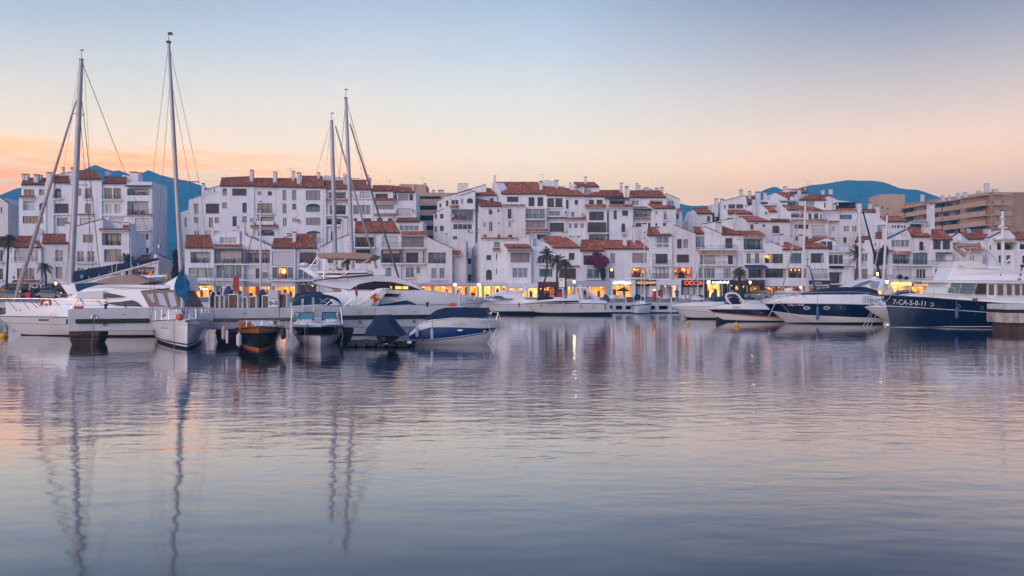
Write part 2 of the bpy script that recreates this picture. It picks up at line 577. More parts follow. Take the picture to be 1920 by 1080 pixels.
def glass(name, dark, light, rough=0.06, stripes=3.0, spec=0.6):
 """window glass with a glimpse of curtains and room behind it, different behind each window"""
 m = mat(name, dark, rough, spec=spec, coat=0.15)
 nt = m.node_tree
 b = nt.nodes['Principled BSDF']
 t = nt.nodes.new('ShaderNodeTexCoord')
 oi = nt.nodes.new('ShaderNodeObjectInfo')
 ad = nt.nodes.new('ShaderNodeVectorMath')
 ad.operation = 'ADD'
 sc = nt.nodes.new('ShaderNodeVectorMath')
 sc.operation = 'SCALE'
 sc.inputs[0].default_value = (31.0, 17.0, 23.0)
 nt.links.new(oi.outputs['Random'], sc.inputs['Scale'])
 nt.links.new(t.outputs['Object'], ad.inputs[0])
 nt.links.new(sc.outputs[0], ad.inputs[1])
 mp = nt.nodes.new('ShaderNodeMapping')
 mp.inputs['Scale'].default_value = (stripes, stripes, 0.35)
 nt.links.new(ad.outputs[0], mp.inputs[0])
 n = nt.nodes.new('ShaderNodeTexNoise')
 n.inputs['Scale'].default_value = 0.8
 n.inputs['Detail'].default_value = 3
 nt.links.new(mp.outputs[0], n.inputs['Vector'])
 r = nt.nodes.new('ShaderNodeValToRGB')
 r.color_ramp.elements[0].position = 0.42
 r.color_ramp.elements[0].color = (*dark, 1)
 r.color_ramp.elements[1].position = 0.70
 r.color_ramp.elements[1].color = (*light, 1)
 nt.links.new(n.outputs[0], r.inputs[0])
 nt.links.new(r.outputs[0], b.inputs['Base Color'])
 return m
M_GDARK = glass('dark_window_glass', (0.014, 0.008, 0.010), (0.085, 0.050, 0.052))
M_GBROWN = glass('dim_window_glass', (0.045, 0.022, 0.023), (0.13, 0.080, 0.082))
M_GCURT = glass('curtained_glass', (0.13, 0.14, 0.18), (0.40, 0.39, 0.43), stripes=7.0)
M_GTEAL = glass('teal_window_glass', (0.055, 0.105, 0.14), (0.17, 0.25, 0.29))
def lit(name, c0, c1, s, sc=(1.2, 1.2, 0.8), dark=0.3):
 """a lit shop or room: uneven warm light with darker goods in front of it"""
 m = mat(name, (0.3, 0.18, 0.08), 0.8)
 nt = m.node_tree
 b = nt.nodes['Principled BSDF']
 t = nt.nodes.new('ShaderNodeTexCoord')
 mp = nt.nodes.new('ShaderNodeMapping')
 mp.inputs['Scale'].default_value = sc
 nt.links.new(t.outputs['Object'], mp.inputs[0])
 n = nt.nodes.new('ShaderNodeTexNoise')
 n.inputs['Scale'].default_value = 1.0
 n.inputs['Detail'].default_value = 3
 n.inputs['Roughness'].default_value = 0.7
 nt.links.new(mp.outputs[0], n.inputs['Vector'])
 r = nt.nodes.new('ShaderNodeValToRGB')
 e = r.color_ramp.elements
 e[0].position = dark
 e[0].color = (c0[0] * 0.12, c0[1] * 0.10, c0[2] * 0.1, 1)
 e[1].position = dark + 0.12
 e[1].color = (*c0, 1)
 x = e.new(0.68)
 x.color = (*c1, 1)
 nt.links.new(n.outputs[0], r.inputs[0])
 nt.links.new(r.outputs[0], b.inputs['Emission Color'])
 b.inputs['Emission Strength'].default_value = s
 return m
M_LIT = [lit('lit_shop_orange', (1.0, 0.22, 0.015), (1.0, 0.50, 0.06), 1.7, dark=0.30),
  lit('lit_restaurant', (0.75, 0.16, 0.02), (1.0, 0.55, 0.22), 1.8, (2.2, 2.2, 2.4), 0.50),
  lit('lit_shop_yellow', (1.0, 0.42, 0.03), (1.0, 0.75, 0.22), 1.8, dark=0.28),
  lit('dim_shop', (0.16, 0.055, 0.03), (0.9, 0.40, 0.18), 0.6, (2.0, 2.0, 2.0), 0.52),
  lit('lit_shop_cream', (0.95, 0.60, 0.28), (1.0, 0.85, 0.55), 1.0, dark=0.30)]
M_LAMPW = mat('lamp_warm', (1, 0.8, 0.4), 0.5, emit=(1.0, 0.60, 0.18), estr=3.5)
M_LAMPO = mat('lamp_orange', (1, 0.5, 0.2), 0.5, emit=(1.0, 0.42, 0.10), estr=5)
M_NEONW = mat('sign_white_light', (1, 1, 1), 0.5, emit=(1.0, 0.93, 0.82), estr=2.2)
M_NEONO = mat('sign_orange_light', (1, 0.5, 0.2), 0.5, emit=(1.0, 0.42, 0.08), estr=1.5)
M_NEONR = mat('sign_red_light', (1, 0.2, 0.05), 0.5, emit=(1.0, 0.13, 0.02), estr=1.2)
M_NEONY = mat('sign_yellow_light', (1, 0.9, 0.2), 0.5, emit=(1.0, 0.75, 0.10), estr=1.6)
M_SIGNW = mat('sign_white_letters', (0.78, 0.76, 0.74), 0.6)
M_FASG = mat('fascia_grey_blue', (0.44, 0.46, 0.52), 0.6, noise=0.1, nscale=2)
M_FASW = mat('fascia_white', (0.72, 0.72, 0.74), 0.6)
M_FASD = mat('fascia_dark', (0.020, 0.014, 0.016), 0.5)
M_FASB = mat('fascia_brown', (0.050, 0.018, 0.016), 0.55)
M_FASR = mat('fascia_red', (0.10, 0.012, 0.010), 0.55)
def tile_material():
 m = mat('terracotta_tiles', (0.30, 0.105, 0.055), 0.85, spec=0.25)
 nt = m.node_tree
 b = nt.nodes['Principled BSDF']
 a = nt.nodes.new('ShaderNodeAttribute')
 a.attribute_name = 'tone'
 r = nt.nodes.new('ShaderNodeValToRGB')
 e = r.color_ramp.elements
 e[0].position, e[0].color = 0.0, (0.20, 0.065, 0.036, 1)
 e[1].position, e[1].color = 1.0, (0.80, 0.42, 0.26, 1)
 for p, c in ((0.22, (0.36, 0.105, 0.052)), (0.55, (0.54, 0.165, 0.075)), (0.8, (0.66, 0.23, 0.11))):
  x = e.new(p)
  x.color = (*c, 1)
 nt.links.new(a.outputs['Fac'], r.inputs[0])
 t = nt.nodes.new('ShaderNodeTexCoord')
 n = nt.nodes.new('ShaderNodeTexNoise')
 n.inputs['Scale'].default_value = 0.7
 n.inputs['Detail'].default_value = 6
 nt.links.new(t.outputs['Object'], n.inputs['Vector'])
 r2 = nt.nodes.new('ShaderNodeValToRGB')
 r2.color_ramp.elements[0].position, r2.color_ramp.elements[0].color = 0.3, (0.68, 0.66, 0.64, 1)
 r2.color_ramp.elements[1].position, r2.color_ramp.elements[1].color = 0.62, (1, 1, 1, 1)
 nt.links.new(n.outputs[0], r2.inputs[0])
 mx = nt.nodes.new('ShaderNodeMix')
 mx.data_type = 'RGBA'
 mx.blend_type = 'MULTIPLY'
 mx.inputs[0].default_value = 1.0
 nt.links.new(r.outputs[0], mx.inputs[6])
 nt.links.new(r2.outputs[0], mx.inputs[7])
 nt.links.new(mx.outputs[2], b.inputs['Base Color'])
 return m
M_TILE = tile_material()
NPR = np.random.RandomState(5)
def tiles(parent, eL, eR, rR, rL, pitch=0.27, course=0.42):
 """barrel tiles laid in columns from eave (eL-eR) to ridge (rL-rR): every tile its own arched, overlapping piece"""
 eL, eR, rR, rL = (np.array(p) for p in (eL, eR, rR, rL))
 wdt = max(np.linalg.norm(eR - eL), np.linalg.norm(rR - rL))
 hgt = (np.linalg.norm(rL - eL) + np.linalg.norm(rR - eR)) / 2
 nc, nr = max(2, int(wdt / pitch)), max(1, int(hgt / course))
 nrm = np.cross(eR - eL, (rL + rR) / 2 - (eL + eR) / 2)
 nrm = nrm / np.linalg.norm(nrm)
 if nrm[2] < 0:
  nrm = -nrm
 cols = np.arange(nc)
 rws = np.arange(nr)
 cc, rr = np.meshgrid(cols, rws)
 cc, rr = cc.ravel(), rr.ravel()
 N = len(cc)
 def P(s, t):
  s, t = s[:, None], t[:, None]
  return (eL * (1 - s) + eR * s) * (1 - t) + (rL * (1 - s) + rR * s) * t
 jit = NPR.uniform(-0.10, 0.10, N)
 vs = []
 for t0, h in ((-0.08, 0.055), (1.0, 0.0)):
  t = (rr + t0 + jit * (0.5 if t0 < 0 else 0)) / nr
  for a, z in ((0.0, 0.0), (0.22, 0.085), (0.5, 0.12), (0.78, 0.085), (1.0, 0.0)):
   vs.append(P((cc + 0.03 + 0.94 * a) / nc, t) + nrm * (z + h))
 V = np.stack(vs, 1).reshape(-1, 3)                    # 10 verts a tile
 q = np.array([[0, 1, 6, 5], [1, 2, 7, 6], [2, 3, 8, 7], [3, 4, 9, 8], [4, 3, 2, 1]])
 Fq = (np.arange(N)[:, None, None] * 10 + q[None]).reshape(-1, 4)
 V = V - np.array(ORG.get(parent, (0, 0, 0)))
 me = bpy.data.meshes.new('roof_tiles')
 me.vertices.add(len(V))
 me.vertices.foreach_set('co', V.ravel())
 me.loops.add(Fq.size)
 me.loops.foreach_set('vertex_index', Fq.ravel().astype(np.int32))
 me.polygons.add(len(Fq))
 me.polygons.foreach_set('loop_start', np.arange(0, Fq.size, 4, dtype=np.int32))
 tone = np.clip(NPR.normal(0.5, 0.24, N), 0, 1)
 at_ = me.attributes.new('tone', 'FLOAT', 'POINT')
 at_.data.foreach_set('value', np.repeat(tone, 10).astype(np.float32))
 me.materials.append(M_TILE)
 me.update(calc_edges=True)
 o = bpy.data.objects.new('roof_tiles', me)
 COL.objects.link(o)
 o.parent = parent
 ORG[o] = ORG.get(parent, Vector((0, 0, 0)))
 o['kind'] = 'stuff'
 return o
_Z = [0.0, 0.0, 6.0]
def zoom(ox, oy, s=6.0):
 """the plans below are given on a survey grid: origin ox, oy and s grid units to a photo pixel"""
 _Z[:] = [ox, oy, s]
def px(x, y):
 return (_Z[0] + x / _Z[2], _Z[1] + y / _Z[2])
class Fac:
 """a vertical wall plane from grid column x0 (Y0 metres away) to x1 (Y1 metres away)"""
 def __init__(s, x0, x1, Y0, Y1=None):
  Y1 = Y0 if Y1 is None else Y1
  a = at(px(x0, 0)[0], HOR, Y0)
  b = at(px(x1, 0)[0], HOR, Y1)
  s.A = Vector((a.x, a.y, 0))
  s.U = Vector((b.x - a.x, b.y - a.y, 0)).normalized()
  s.N = Vector((s.U.y, -s.U.x, 0))
  if s.N.dot(-s.A) < 0:
   s.N = -s.N
 def uz(s, x, y):
  p = px(x, y)
  d = Vector(((p[0] - 960) / FPX, 1, -(p[1] - HOR) / FPX))
  e = Vector((0, 0, EYE))
  t = (s.A - e).dot(s.N) / d.dot(s.N)
  q = e + d * t
  return ((q - s.A).dot(s.U), q.z)
 def p(s, u, z, out=0.0):
  return s.A + s.U * u + s.N * out + Vector((0, 0, z))
 def box(s, mb, u0, u1, z0, z1, d0, d1):
  """block on the wall: d = distance out from the plane"""
  return mb.hexa([s.p(u0, z0, d0), s.p(u1, z0, d0), s.p(u1, z0, d1), s.p(u0, z0, d1),
      s.p(u0, z1, d0), s.p(u1, z1, d0), s.p(u1, z1, d1), s.p(u0, z1, d1)])
def arch_loop(u0, u1, z0, z1, rise, n=7):
 um, w = (u0 + u1) / 2, (u1 - u0) / 2
 return [(u0, z0), (u1, z0)] + [(um + w * math.cos(math.pi * k / n), z1 - rise + rise * math.sin(math.pi * k / n)) for k in range(n + 1)]
GL = {'d': (M_FBROWN, M_GDARK), 'b': (M_FBROWN, M_GBROWN), 'c': (M_FWHITE, M_GCURT), 't': (M_FWHITE, M_GTEAL), 'k': (M_FDARK, M_GDARK), 'g': (M_FDARK, M_GTEAL),
 'm': (M_FWHITE, M_GDARK)}
SH = {'sb': M_SHUTB, 'sl': M_SHUTL, 'sw': M_SHUTW}
class House:
 def __init__(s, name, label, cat, x, Y, group=None):
  p = at(px(x, 0)[0], HOR, Y)
  s.Y = Y
  s.root = thing(name, label, cat, (p.x, Y, QUAY_Z), group=group)
  s.last = None
 # ---- a glazed or shuttered window filling the opening u0..u1, z0..z1 of wall f, d metres behind its face
 def window(s, f, u0, u1, z0, z1, kind, n, d, arch=False, name='window', sill=True):
  fm, gm = GL.get(kind, (M_FBROWN, None))
  w = 0.07
  mb = MB()
  rise = min(0.45 * (u1 - u0), 0.35 * (z1 - z0)) if arch else 0.0
  zt = z1 - rise
  f.box(mb, u0, u0 + w, z0, zt, -d - 0.06, -d + 0.03)
  f.box(mb, u1 - w, u1, z0, zt, -d - 0.06, -d + 0.03)
  f.box(mb, u0 + w, u1 - w, z0, z0 + w, -d - 0.06, -d + 0.028)
  f.box(mb, u0 + w, u1 - w, zt - w, zt, -d - 0.06, -d + 0.028)
  for k in range(1, n):
   uc = u0 + (u1 - u0) * k / n
   f.box(mb, uc - 0.045, uc + 0.045, z0 + w, zt - w, -d - 0.055, -d + 0.024)
  if kind in GL and z1 - z0 > 1.9 and n > 1 and kind in 'dkm':
   f.box(mb, u0 + w, u1 - w, z0 + (z1 - z0) * 0.42, z0 + (z1 - z0) * 0.42 + 0.05, -d - 0.05, -d + 0.018)
  if arch:
   pts = [f.p(u, z, -d - 0.06) for u, z in arch_loop(u0, u1, z0, z1, rise)[2:]]
   mb.prism(pts, f.N * 0.09)
  o = mb.build(name, fm if kind in GL else M_FBROWN, s.root)
  if kind in GL:
   wpx = (u1 - u0) * FPX / f.A.y
   if n > 1 and wpx / n >= 9:
    for k in range(n):
     a, b = u0 + (u1 - u0) * k / n, u0 + (u1 - u0) * (k + 1) / n
     mb = MB()
     f.box(mb, a + 0.03, b - 0.03, z0 + 0.03, zt - 0.03, -d - 0.05, -d - 0.02)
     mb.build('pane', gm, o)
   else:
    mb = MB()
    f.box(mb, u0 + 0.03, u1 - 0.03, z0 + 0.03, zt - 0.03, -d - 0.05, -d - 0.02)
    mb.build('pane', gm, o)
  else:
   mb = MB()
   ns = max(3, int((zt - z0) / 0.16))
   prof = []
   for k in range(ns):
    za, zb = z0 + 0.03 + (zt - z0 - 0.06) * k / ns, z0 + 0.03 + (zt - z0 - 0.06) * (k + 1) / ns
    prof += [(za, 0.0), (za + (zb - za) * 0.25, 0.022), (zb - (zb - za) * 0.2, 0.022)]
   prof.append((zt - 0.03, 0.0))
   mb.loft([[f.p(u0 + 0.04, z, -d + q) for z, q in prof], [f.p(u1 - 0.04, z, -d + q) for z, q in prof]])
   mb.build('shutter', SH[kind], o)
  if sill and z1 - z0 < 2.4 and name == 'window':
   mb = MB()
   f.box(mb, u0 - 0.08, u1 + 0.08, z0 - 0.09, z0 - 0.002, -0.1, 0.09)
   mb.build('sill', M_TRIMW, o)
  return o
 def lamp(s, f, u, z, d, m=None, r=0.16):
  mb = MB()
  c = f.p(u, z, d)
  mb.lathe(c, [(0.01, -r), (r * 0.8, -r * 0.6), (r, 0), (r * 0.8, r * 0.6), (0.02, r)], 8)
  mb.build('lamp', m or M_LAMPO, s.root)
 # ---- wall with real openings
 def wall(s, top, wins=(), Y=None, Y1=None, depth=7.0, m=None, bot=None, copm=None, xl=None, xr=None):
  """top: outline of the wall head from left to right on the grid; the foot goes to the quay, or to grid row bot"""
  Y = Y if Y is not None else s.Y
  f = Fac(top[0][0], top[-1][0], Y, Y1)
  s.last = f
  out = [f.uz(*t) for t in top]
  if bot is None:
   z0 = QUAY_Z - 0.3
   out = out + [(out[-1][0], z0), (out[0][0], z0)]
  else:
   out = out + [f.uz(top[-1][0], bot), f.uz(top[0][0], bot)]
  holes, todo = [], []
  for wd in wins:
   k, x0, y0, x1, y1 = wd[:5]
   n = wd[5] if len(wd) > 5 else 1
   xm, ym = (x0 + x1) / 2, (y0 + y1) / 2
   u0, u1 = f.uz(x0, ym)[0], f.uz(x1, ym)[0]
   z1, z0 = f.uz(xm, y0)[1], f.uz(xm, min(y1, 1500))[1]
   arch = k.endswith('a') and len(k) > 1
   kk = k[:-1] if arch else k
   if kk[0] == 'S':
    z0 = max(z0, QUAY_Z + 0.08)
   rise = min(0.45 * (u1 - u0), 0.35 * (z1 - z0)) if arch else 0
   loop = arch_loop(u0, u1, z0, z1, rise) if arch else [(u0, z0), (u1, z0), (u1, z1), (u0, z1)]
   rd = {'o': 1.5, 'p': 1.2, 'l': 1.6, 'S': 2.6}.get(kk[0], 0.22)
   if kk in SH:
    rd = 0.16
   holes.append((loop, rd))
   todo.append((kk, u0, u1, z0, z1, n, rd, arch))
  umin, umax = min(q[0] for q in out) + 0.04, max(q[0] for q in out) - 0.04
  zmin = min(q[1] for q in out) + 0.04
  holes = [([(min(max(u, umin), umax), max(z, zmin)) for u, z in h], rd) for h, rd in holes]
  todo = [(kk, max(u0, umin), min(u1, umax), max(z0, zmin), z1, n, rd, arch) for kk, u0, u1, z0, z1, n, rd, arch in todo]
  for i, (h, _) in enumerate(holes):
   for u, z in h:
    cr = 0
    for k in range(len(out)):
     (a, b), (c, e) = out[k], out[(k + 1) % len(out)]
     if (b > z) != (e > z) and u < a + (z - b) * (c - a) / (e - b):
      cr ^= 1
    if not cr:
     print('HOLE OUTSIDE', s.root.name, wins[i], top)
   for j in range(i):
    g = holes[j][0]
    if min(q[0] for q in h) < max(q[0] for q in g) and max(q[0] for q in h) > min(q[0] for q in g) and min(q[1] for q in h) < max(q[1] for q in g) and max(q[1] for q in h) > min(q[1] for q in g):
     print('HOLES OVERLAP', s.root.name, wins[i], wins[j])
  mb = MB()
  loops = [[Vector((u, z, 0)) for u, z in out]] + [[Vector((u, z, 0)) for u, z in h] for h, _ in holes]
  flat = [q for l in loops for q in l]
  i0 = len(mb.v)
  mb.v += [tuple(f.p(q.x, q.y)) for q in flat]
  for t in tessellate_polygon(loops):
   a, b, c = (flat[k] for k in t)
   if abs((b.x - a.x) * (c.y - a.y) - (b.y - a.y) * (c.x - a.x)) > 1e-7:
    mb.f.append(tuple(i0 + k for k in t))
    mb.m.append(0)
  for h, rd in holes:
   for k in range(len(h)):
    (a, b), (c, e) = h[k], h[(k + 1) % len(h)]
    mb.quad(f.p(a, b), f.p(c, e), f.p(c, e, -rd), f.p(a, b, -rd))
  for k in range(len(out)):
   (a, b), (c, e) = out[k], out[(k + 1) % len(out)]
   mb.quad(f.p(a, b), f.p(c, e), f.p(c, e, -depth), f.p(a, b, -depth))
  mb.face([f.p(a, b, -depth) for a, b in out])
  for kk, u0, u1, z0, z1, n, rd, arch in todo:
   if kk[0] in 'op':                      # back wall of a loggia
    mb.face([f.p(u0, z0, -rd), f.p(u1, z0, -rd), f.p(u1, z1, -rd), f.p(u0, z1, -rd)])
  mb.build('wall', m or M_WHITE, s.root)
  for kk, u0, u1, z0, z1, n, rd, arch in todo:
   if kk[0] == 'S':
    s.shop_room(f, u0, u1, z0, z1, int(kk[1]), n)
   elif kk[0] in 'op':
    w = u1 - u0
    g = kk[1] if len(kk) > 1 else 'b'
    zt = z0 + min(2.25, (z1 - z0) * 0.92)
    nn = max(2, int(w / 1.0))
    s.window(f, u0 + w * 0.06, u1 - w * 0.06, z0 + 0.05, zt, g, nn, rd - 0.10, name='glass_door', sill=False)
    if kk[0] == 'o':
     s.rail_m(f, u0, u1, z0, -0.05, min(1.0, (z1 - z0) * 0.5))
    if w > 3.0:                       # a table and chairs left out on the terrace
     mb = MB()
     uc = u0 + w * (0.35 + 0.3 * random.random())
     f.box(mb, uc - 0.4, uc + 0.4, z0 + 0.68, z0 + 0.73, -rd + 0.35, -rd + 1.0)
     f.box(mb, uc - 0.05, uc + 0.05, z0 + 0.01, z0 + 0.68, -rd + 0.6, -rd + 0.7)
     for sg in (-1, 1):
      f.box(mb, uc + sg * 0.75 - 0.22, uc + sg * 0.75 + 0.22, z0 + 0.40, z0 + 0.46, -rd + 0.4, -rd + 0.85)
      f.box(mb, uc + sg * 0.95 - 0.03, uc + sg * 0.95 + 0.03, z0 + 0.01, z0 + 0.9, -rd + 0.4, -rd + 0.85)
      f.box(mb, uc + sg * 0.55 - 0.03, uc + sg * 0.55 + 0.03, z0 + 0.01, z0 + 0.40, -rd + 0.42, -rd + 0.83)
     mb.build('terrace_furniture', M_FBROWN if n != 2 else M_RAILW, s.root)
   elif kk[0] == 'l':
    mb = MB()
    f.box(mb, u0 + 0.01, u1 - 0.01, z0 + 0.01, z1 - 0.01, -rd, -rd + 0.03)
    mb.build('lit_room', M_LIT[int(kk[1])], s.root)
    s.window(f, u0, u1, z0, z1, 'd', n, 0.2, sill=False, name='window_frame') if False else None
    mb = MB()
    for k in range(n + 1):
     uc = u0 + 0.04 + (u1 - u0 - 0.08) * k / n
     f.box(mb, uc - 0.04, uc + 0.04, z0, z1, -0.3, -0.22)
    f.box(mb, u0, u1, z1 - 0.08, z1, -0.31, -0.21)
    f.box(mb, u0, u1, z0, z0 + 0.06, -0.31, -0.21)
    mb.build('window_frame', M_FBROWN, s.root)
    for k in range(3):
     s.lamp(f, u0 + (u1 - u0) * (0.15 + 0.7 * random.random()), z1 - 0.25 - 0.3 * random.random(), -0.7, M_LAMPO, 0.12)
    mb = MB()
    for k in range(max(2, int((u1 - u0) / 0.9))):
     uc = u0 + 0.3 + (u1 - u0 - 0.6) * random.random()
     hh = 0.6 + 0.7 * random.random()
     f.box(mb, uc - 0.2, uc + 0.2, z0 + 0.02, z0 + min(hh, (z1 - z0) * 0.7), -1.3, -1.0)
    mb.build('furniture', M_FDARK, s.root)
    s.rail_m(f, u0, u1, z0, -0.05, min(1.0, (z1 - z0) * 0.45))
   else:
    s.window(f, u0, u1, z0, z1, kk, n, rd, arch)
  return f
 def shop_room(s, f, u0, u1, z0, z1, style, n):
  rd = 2.6
  mb = MB()
  f.box(mb, u0 + 0.01, u1 - 0.01, z0 + 0.01, z1 - 0.01, -rd, -rd + 0.05)
  o = mb.build('shop_interior', M_LIT[style], s.root)
  rnd = random.Random(int(u0 * 100) + style)
  mb = MB()
  x = u0 + 0.3
  while x < u1 - 0.5:
   w = rnd.uniform(0.25, 0.8)
   h = rnd.uniform(0.5, (z1 - z0) * 0.8)
   f.box(mb, x, min(x + w, u1 - 0.1), z0 + 0.02, z0 + h, -rd + 0.3, -rd + 0.7)
   if rnd.random() < 0.6:
    f.box(mb, x + 0.05, min(x + w * 0.8, u1 - 0.12), z0 + h + 0.01, z0 + h + 0.25, -rd + 0.35, -rd + 0.6)
   x += w + rnd.uniform(0.4, 1.5)
  mb.build('display', M_WOOD if style != 4 else M_SHUTL, s.root)
  mb = MB()
  for k in range(n + 1):
   uc = u0 + 0.05 + (u1 - u0 - 0.1) * k / n
   f.box(mb, uc - 0.05, uc + 0.05, z0, z1, -0.35, -0.25)
  f.box(mb, u0, u1, z1 - 0.1, z1 - 0.002, -0.36, -0.24)
  mb.build('shop_frame', M_FDARK if style in (1, 3) else M_FWHITE, s.root)
  for k in range(max(2, int((u1 - u0) / 1.6))):
   s.lamp(f, u0 + 0.4 + (u1 - u0 - 0.8) * rnd.random(), z1 - 0.25 - 0.5 * rnd.random() * (style in (1, 3)), -1.2, M_LAMPW if style in (2, 4) else M_LAMPO, 0.10)
 def shop(s, x0, x1, y0, y1, holes, m=None, Y=148.7):
  """ground floor frontage standing a little proud of the house, with lit openings"""
  s.shopf = s.wall([(x0, y0), (x1, y0)], [(k, a, y1, b, 2000, n) for k, a, b, n in holes], Y=Y - 2.1, depth=2.85, m=m or M_FASG)
 def fascia(s, x0, x1, y0, y1, m, sign=None, sm=None, size=None, sx=None, out=0.22, pos=0.5, f=None, sgw=1.0):
  f = f or s.last
  ym = (y0 + y1) / 2
  u0, u1 = f.uz(x0, ym)[0], f.uz(x1, ym)[0]
  z1, z0 = f.uz(x0, y0)[1], f.uz(x0, y1)[1]
  mb = MB()
  f.box(mb, u0, u1, z0, z1, 0.003, out)
  o = mb.build('fascia', m, s.root)
  if sign:
   c = f.p(u0 + (u1 - u0) * pos, (z0 + z1) / 2, out + 0.03)
   text('sign_lettering', sign, size or (z1 - z0) * 0.8, sm or M_SIGNW, o, c, (math.pi / 2, 0, math.atan2(f.U.y, f.U.x)), 0.03, sgw)
  return o
 # ---- trim
 def rail_m(s, f, u0, u1, z, out, h=1.0, m=None):
  m = m or M_IRON
  mb = MB()
  f.box(mb, u0, u1, z + h - 0.04, z + h, out - 0.025, out + 0.025)
  f.box(mb, u0, u1, z + 0.06, z + 0.09, out - 0.015, out + 0.015)
  n = max(2, int((u1 - u0) / 0.16))
  for k in range(n + 1):
   u = u0 + (u1 - u0) * k / n
   f.box(mb, u - 0.009, u + 0.009, z + 0.02, z + h - 0.02, out - 0.009, out + 0.009)
  mb.build('railing', m, s.root)
 def balcony(s, x0, x1, y, h=0.0, f=None, out=0.9, m=None, rm=None, thick=0.22, solid=False):
  """slab whose top is at grid row y; railing of h metres"""
  f = f or s.last
  u0, u1 = f.uz(x0, y)[0], f.uz(x1, y)[0]
  z = f.uz(x0, y)[1]
  mb = MB()
  f.box(mb, u0, u1, z - thick, z, 0.002, out)
  if solid:
   f.box(mb, u0, u1, z + 0.002, z + h, out - 0.12, out)
   f.box(mb, u0, u0 + 0.12, z + 0.002, z + h - 0.002, 0.002, out - 0.12)
   f.box(mb, u1 - 0.12, u1, z + 0.002, z + h - 0.002, 0.002, out - 0.12)
  mb.build('balcony', m or M_WHITE, s.root)
  if h and not solid:
   s.rail_m(f, u0, u1, z, out - 0.06, h, rm)
 def eave(s, x0, x1, y0, y1, f=None, out=0.75, rise=None):
  """small tiled lean-to over an opening, its foot at grid row y1"""
  f = f or s.last
  u0, u1 = f.uz(x0, y1)[0], f.uz(x1, y1)[0]
  zb, zt = f.uz(x0, y1)[1], f.uz(x0, y0)[1]
  zt = max(zt, zb + 0.25)
  mb = MB()
  mb.hexa([f.p(u0 + 0.02, zb - 0.10, 0.004), f.p(u1 - 0.02, zb - 0.10, 0.004), f.p(u1 - 0.02, zb - 0.10, out), f.p(u0 + 0.02, zb - 0.10, out),
    f.p(u0 + 0.02, zt - 0.06, 0.004), f.p(u1 - 0.02, zt - 0.06, 0.004), f.p(u1 - 0.02, zb - 0.02, out), f.p(u0 + 0.02, zb - 0.02, out)])
  o = mb.build('lean_to_roof', M_WHITE, s.root)
  tiles(o, f.p(u0, zb, out + 0.06), f.p(u1, zb, out + 0.06), f.p(u1, zt, 0.0), f.p(u0, zt, 0.0))
 def awning(s, x0, x1, y0, y1, m, f=None, out=1.5):
  f = f or s.last
  u0, u1 = f.uz(x0, y1)[0], f.uz(x1, y1)[0]
  zt, zb = f.uz(x0, y0)[1], f.uz(x0, y1)[1]
  zb = min(zb, zt - 0.3)
  zl = zb + (zt - zb) * 0.35
  mb = MB()
  mb.hexa([f.p(u0, zt - 0.04, 0.01), f.p(u1, zt - 0.04, 0.01), f.p(u1, zl - 0.03, out), f.p(u0, zl - 0.03, out),
    f.p(u0, zt, 0.01), f.p(u1, zt, 0.01), f.p(u1, zl, out), f.p(u0, zl, out)])
  n = max(4, int((u1 - u0) / 0.3))
  for k in range(n):                       # scalloped valance
   a, b = u0 + (u1 - u0) * k / n, u0 + (u1 - u0) * (k + 1) / n
   mb.face([f.p(a, zl, out), f.p(b, zl, out), f.p(b, zb + 0.05, out), f.p((a + b) / 2, zb - 0.03, out), f.p(a, zb + 0.05, out)])
  mb.build('awning', m, s.root, recalc=False)
 def roof(s, eL, eR, rR, rL, Y=None, run=4.0, over=0.35, fill=True, m=None, YR=None):
  """tiled slope from the eave eL-eR (near) up to the ridge rL-rR (run metres behind), corners on the grid"""
  Y = Y if Y is not None else s.Y
  YR = YR if YR is not None else Y
  a, b = at(*px(*eL), Y - over), at(*px(*eR), YR - over)
  c, d = at(*px(*rR), YR + run), at(*px(*rL), Y + run)
  mb = MB()
  dn = Vector((0, 0, -0.13))
  if fill:
   k = 0.06
   a2, b2 = a + (d - a) * k, b + (c - b) * k
   zb = min(a.z, b.z) - 0.8
   lo = [Vector((a2.x, a2.y + over, zb)), Vector((b2.x, b2.y + over, zb)), Vector((c.x, c.y + 0.2, zb)), Vector((d.x, d.y + 0.2, zb))]
   mb.hexa(lo + [Vector((a2.x, a2.y + over, a2.z)) + dn, Vector((b2.x, b2.y + over, b2.z)) + dn, c + dn * 0.9, d + dn * 0.9])
  else:
   mb.hexa([a + dn * 1.2, b + dn * 1.2, c + dn * 1.2, d + dn * 1.2, a + dn * 0.3, b + dn * 0.3, c + dn * 0.3, d + dn * 0.3])
  o = mb.build('roof', m or M_WHITE, s.root)
  mb = MB()
  mb.hexa([a + dn * 1.1, b + dn * 1.1, c + dn * 0.8, d + dn * 0.8, a - Vector((0, 0, 0.01)), b - Vector((0, 0, 0.01)), c - Vector((0, 0, 0.01)), d - Vector((0, 0, 0.01))])
  mb.tube([d + Vector((0, 0, 0.06)), c + Vector((0, 0, 0.06))], 0.13, 6)
  mb.build('roof_bed', MATS['brown_tile_bed'], o)
  tiles(o, a, b, c, d)
  return o
 def coping(s, pts, f=None, m=None, w=0.5, t=0.12):
  """strip of tile or render along the sloping head of a wall"""
  f = f or s.last
  q = [f.uz(*p) for p in pts]
  mb = MB()
  for (a, b), (c, e) in zip(q[:-1], q[1:]):
   mb.hexa([f.p(a, b + 0.004, -w), f.p(c, e + 0.004, -w), f.p(c, e + 0.004, 0.10), f.p(a, b + 0.004, 0.10),
     f.p(a, b + t, -w), f.p(c, e + t, -w), f.p(c, e + t, 0.10), f.p(a, b + t, 0.10)])
  mb.build('coping', m or MATS['brown_tile_bed'], s.root)
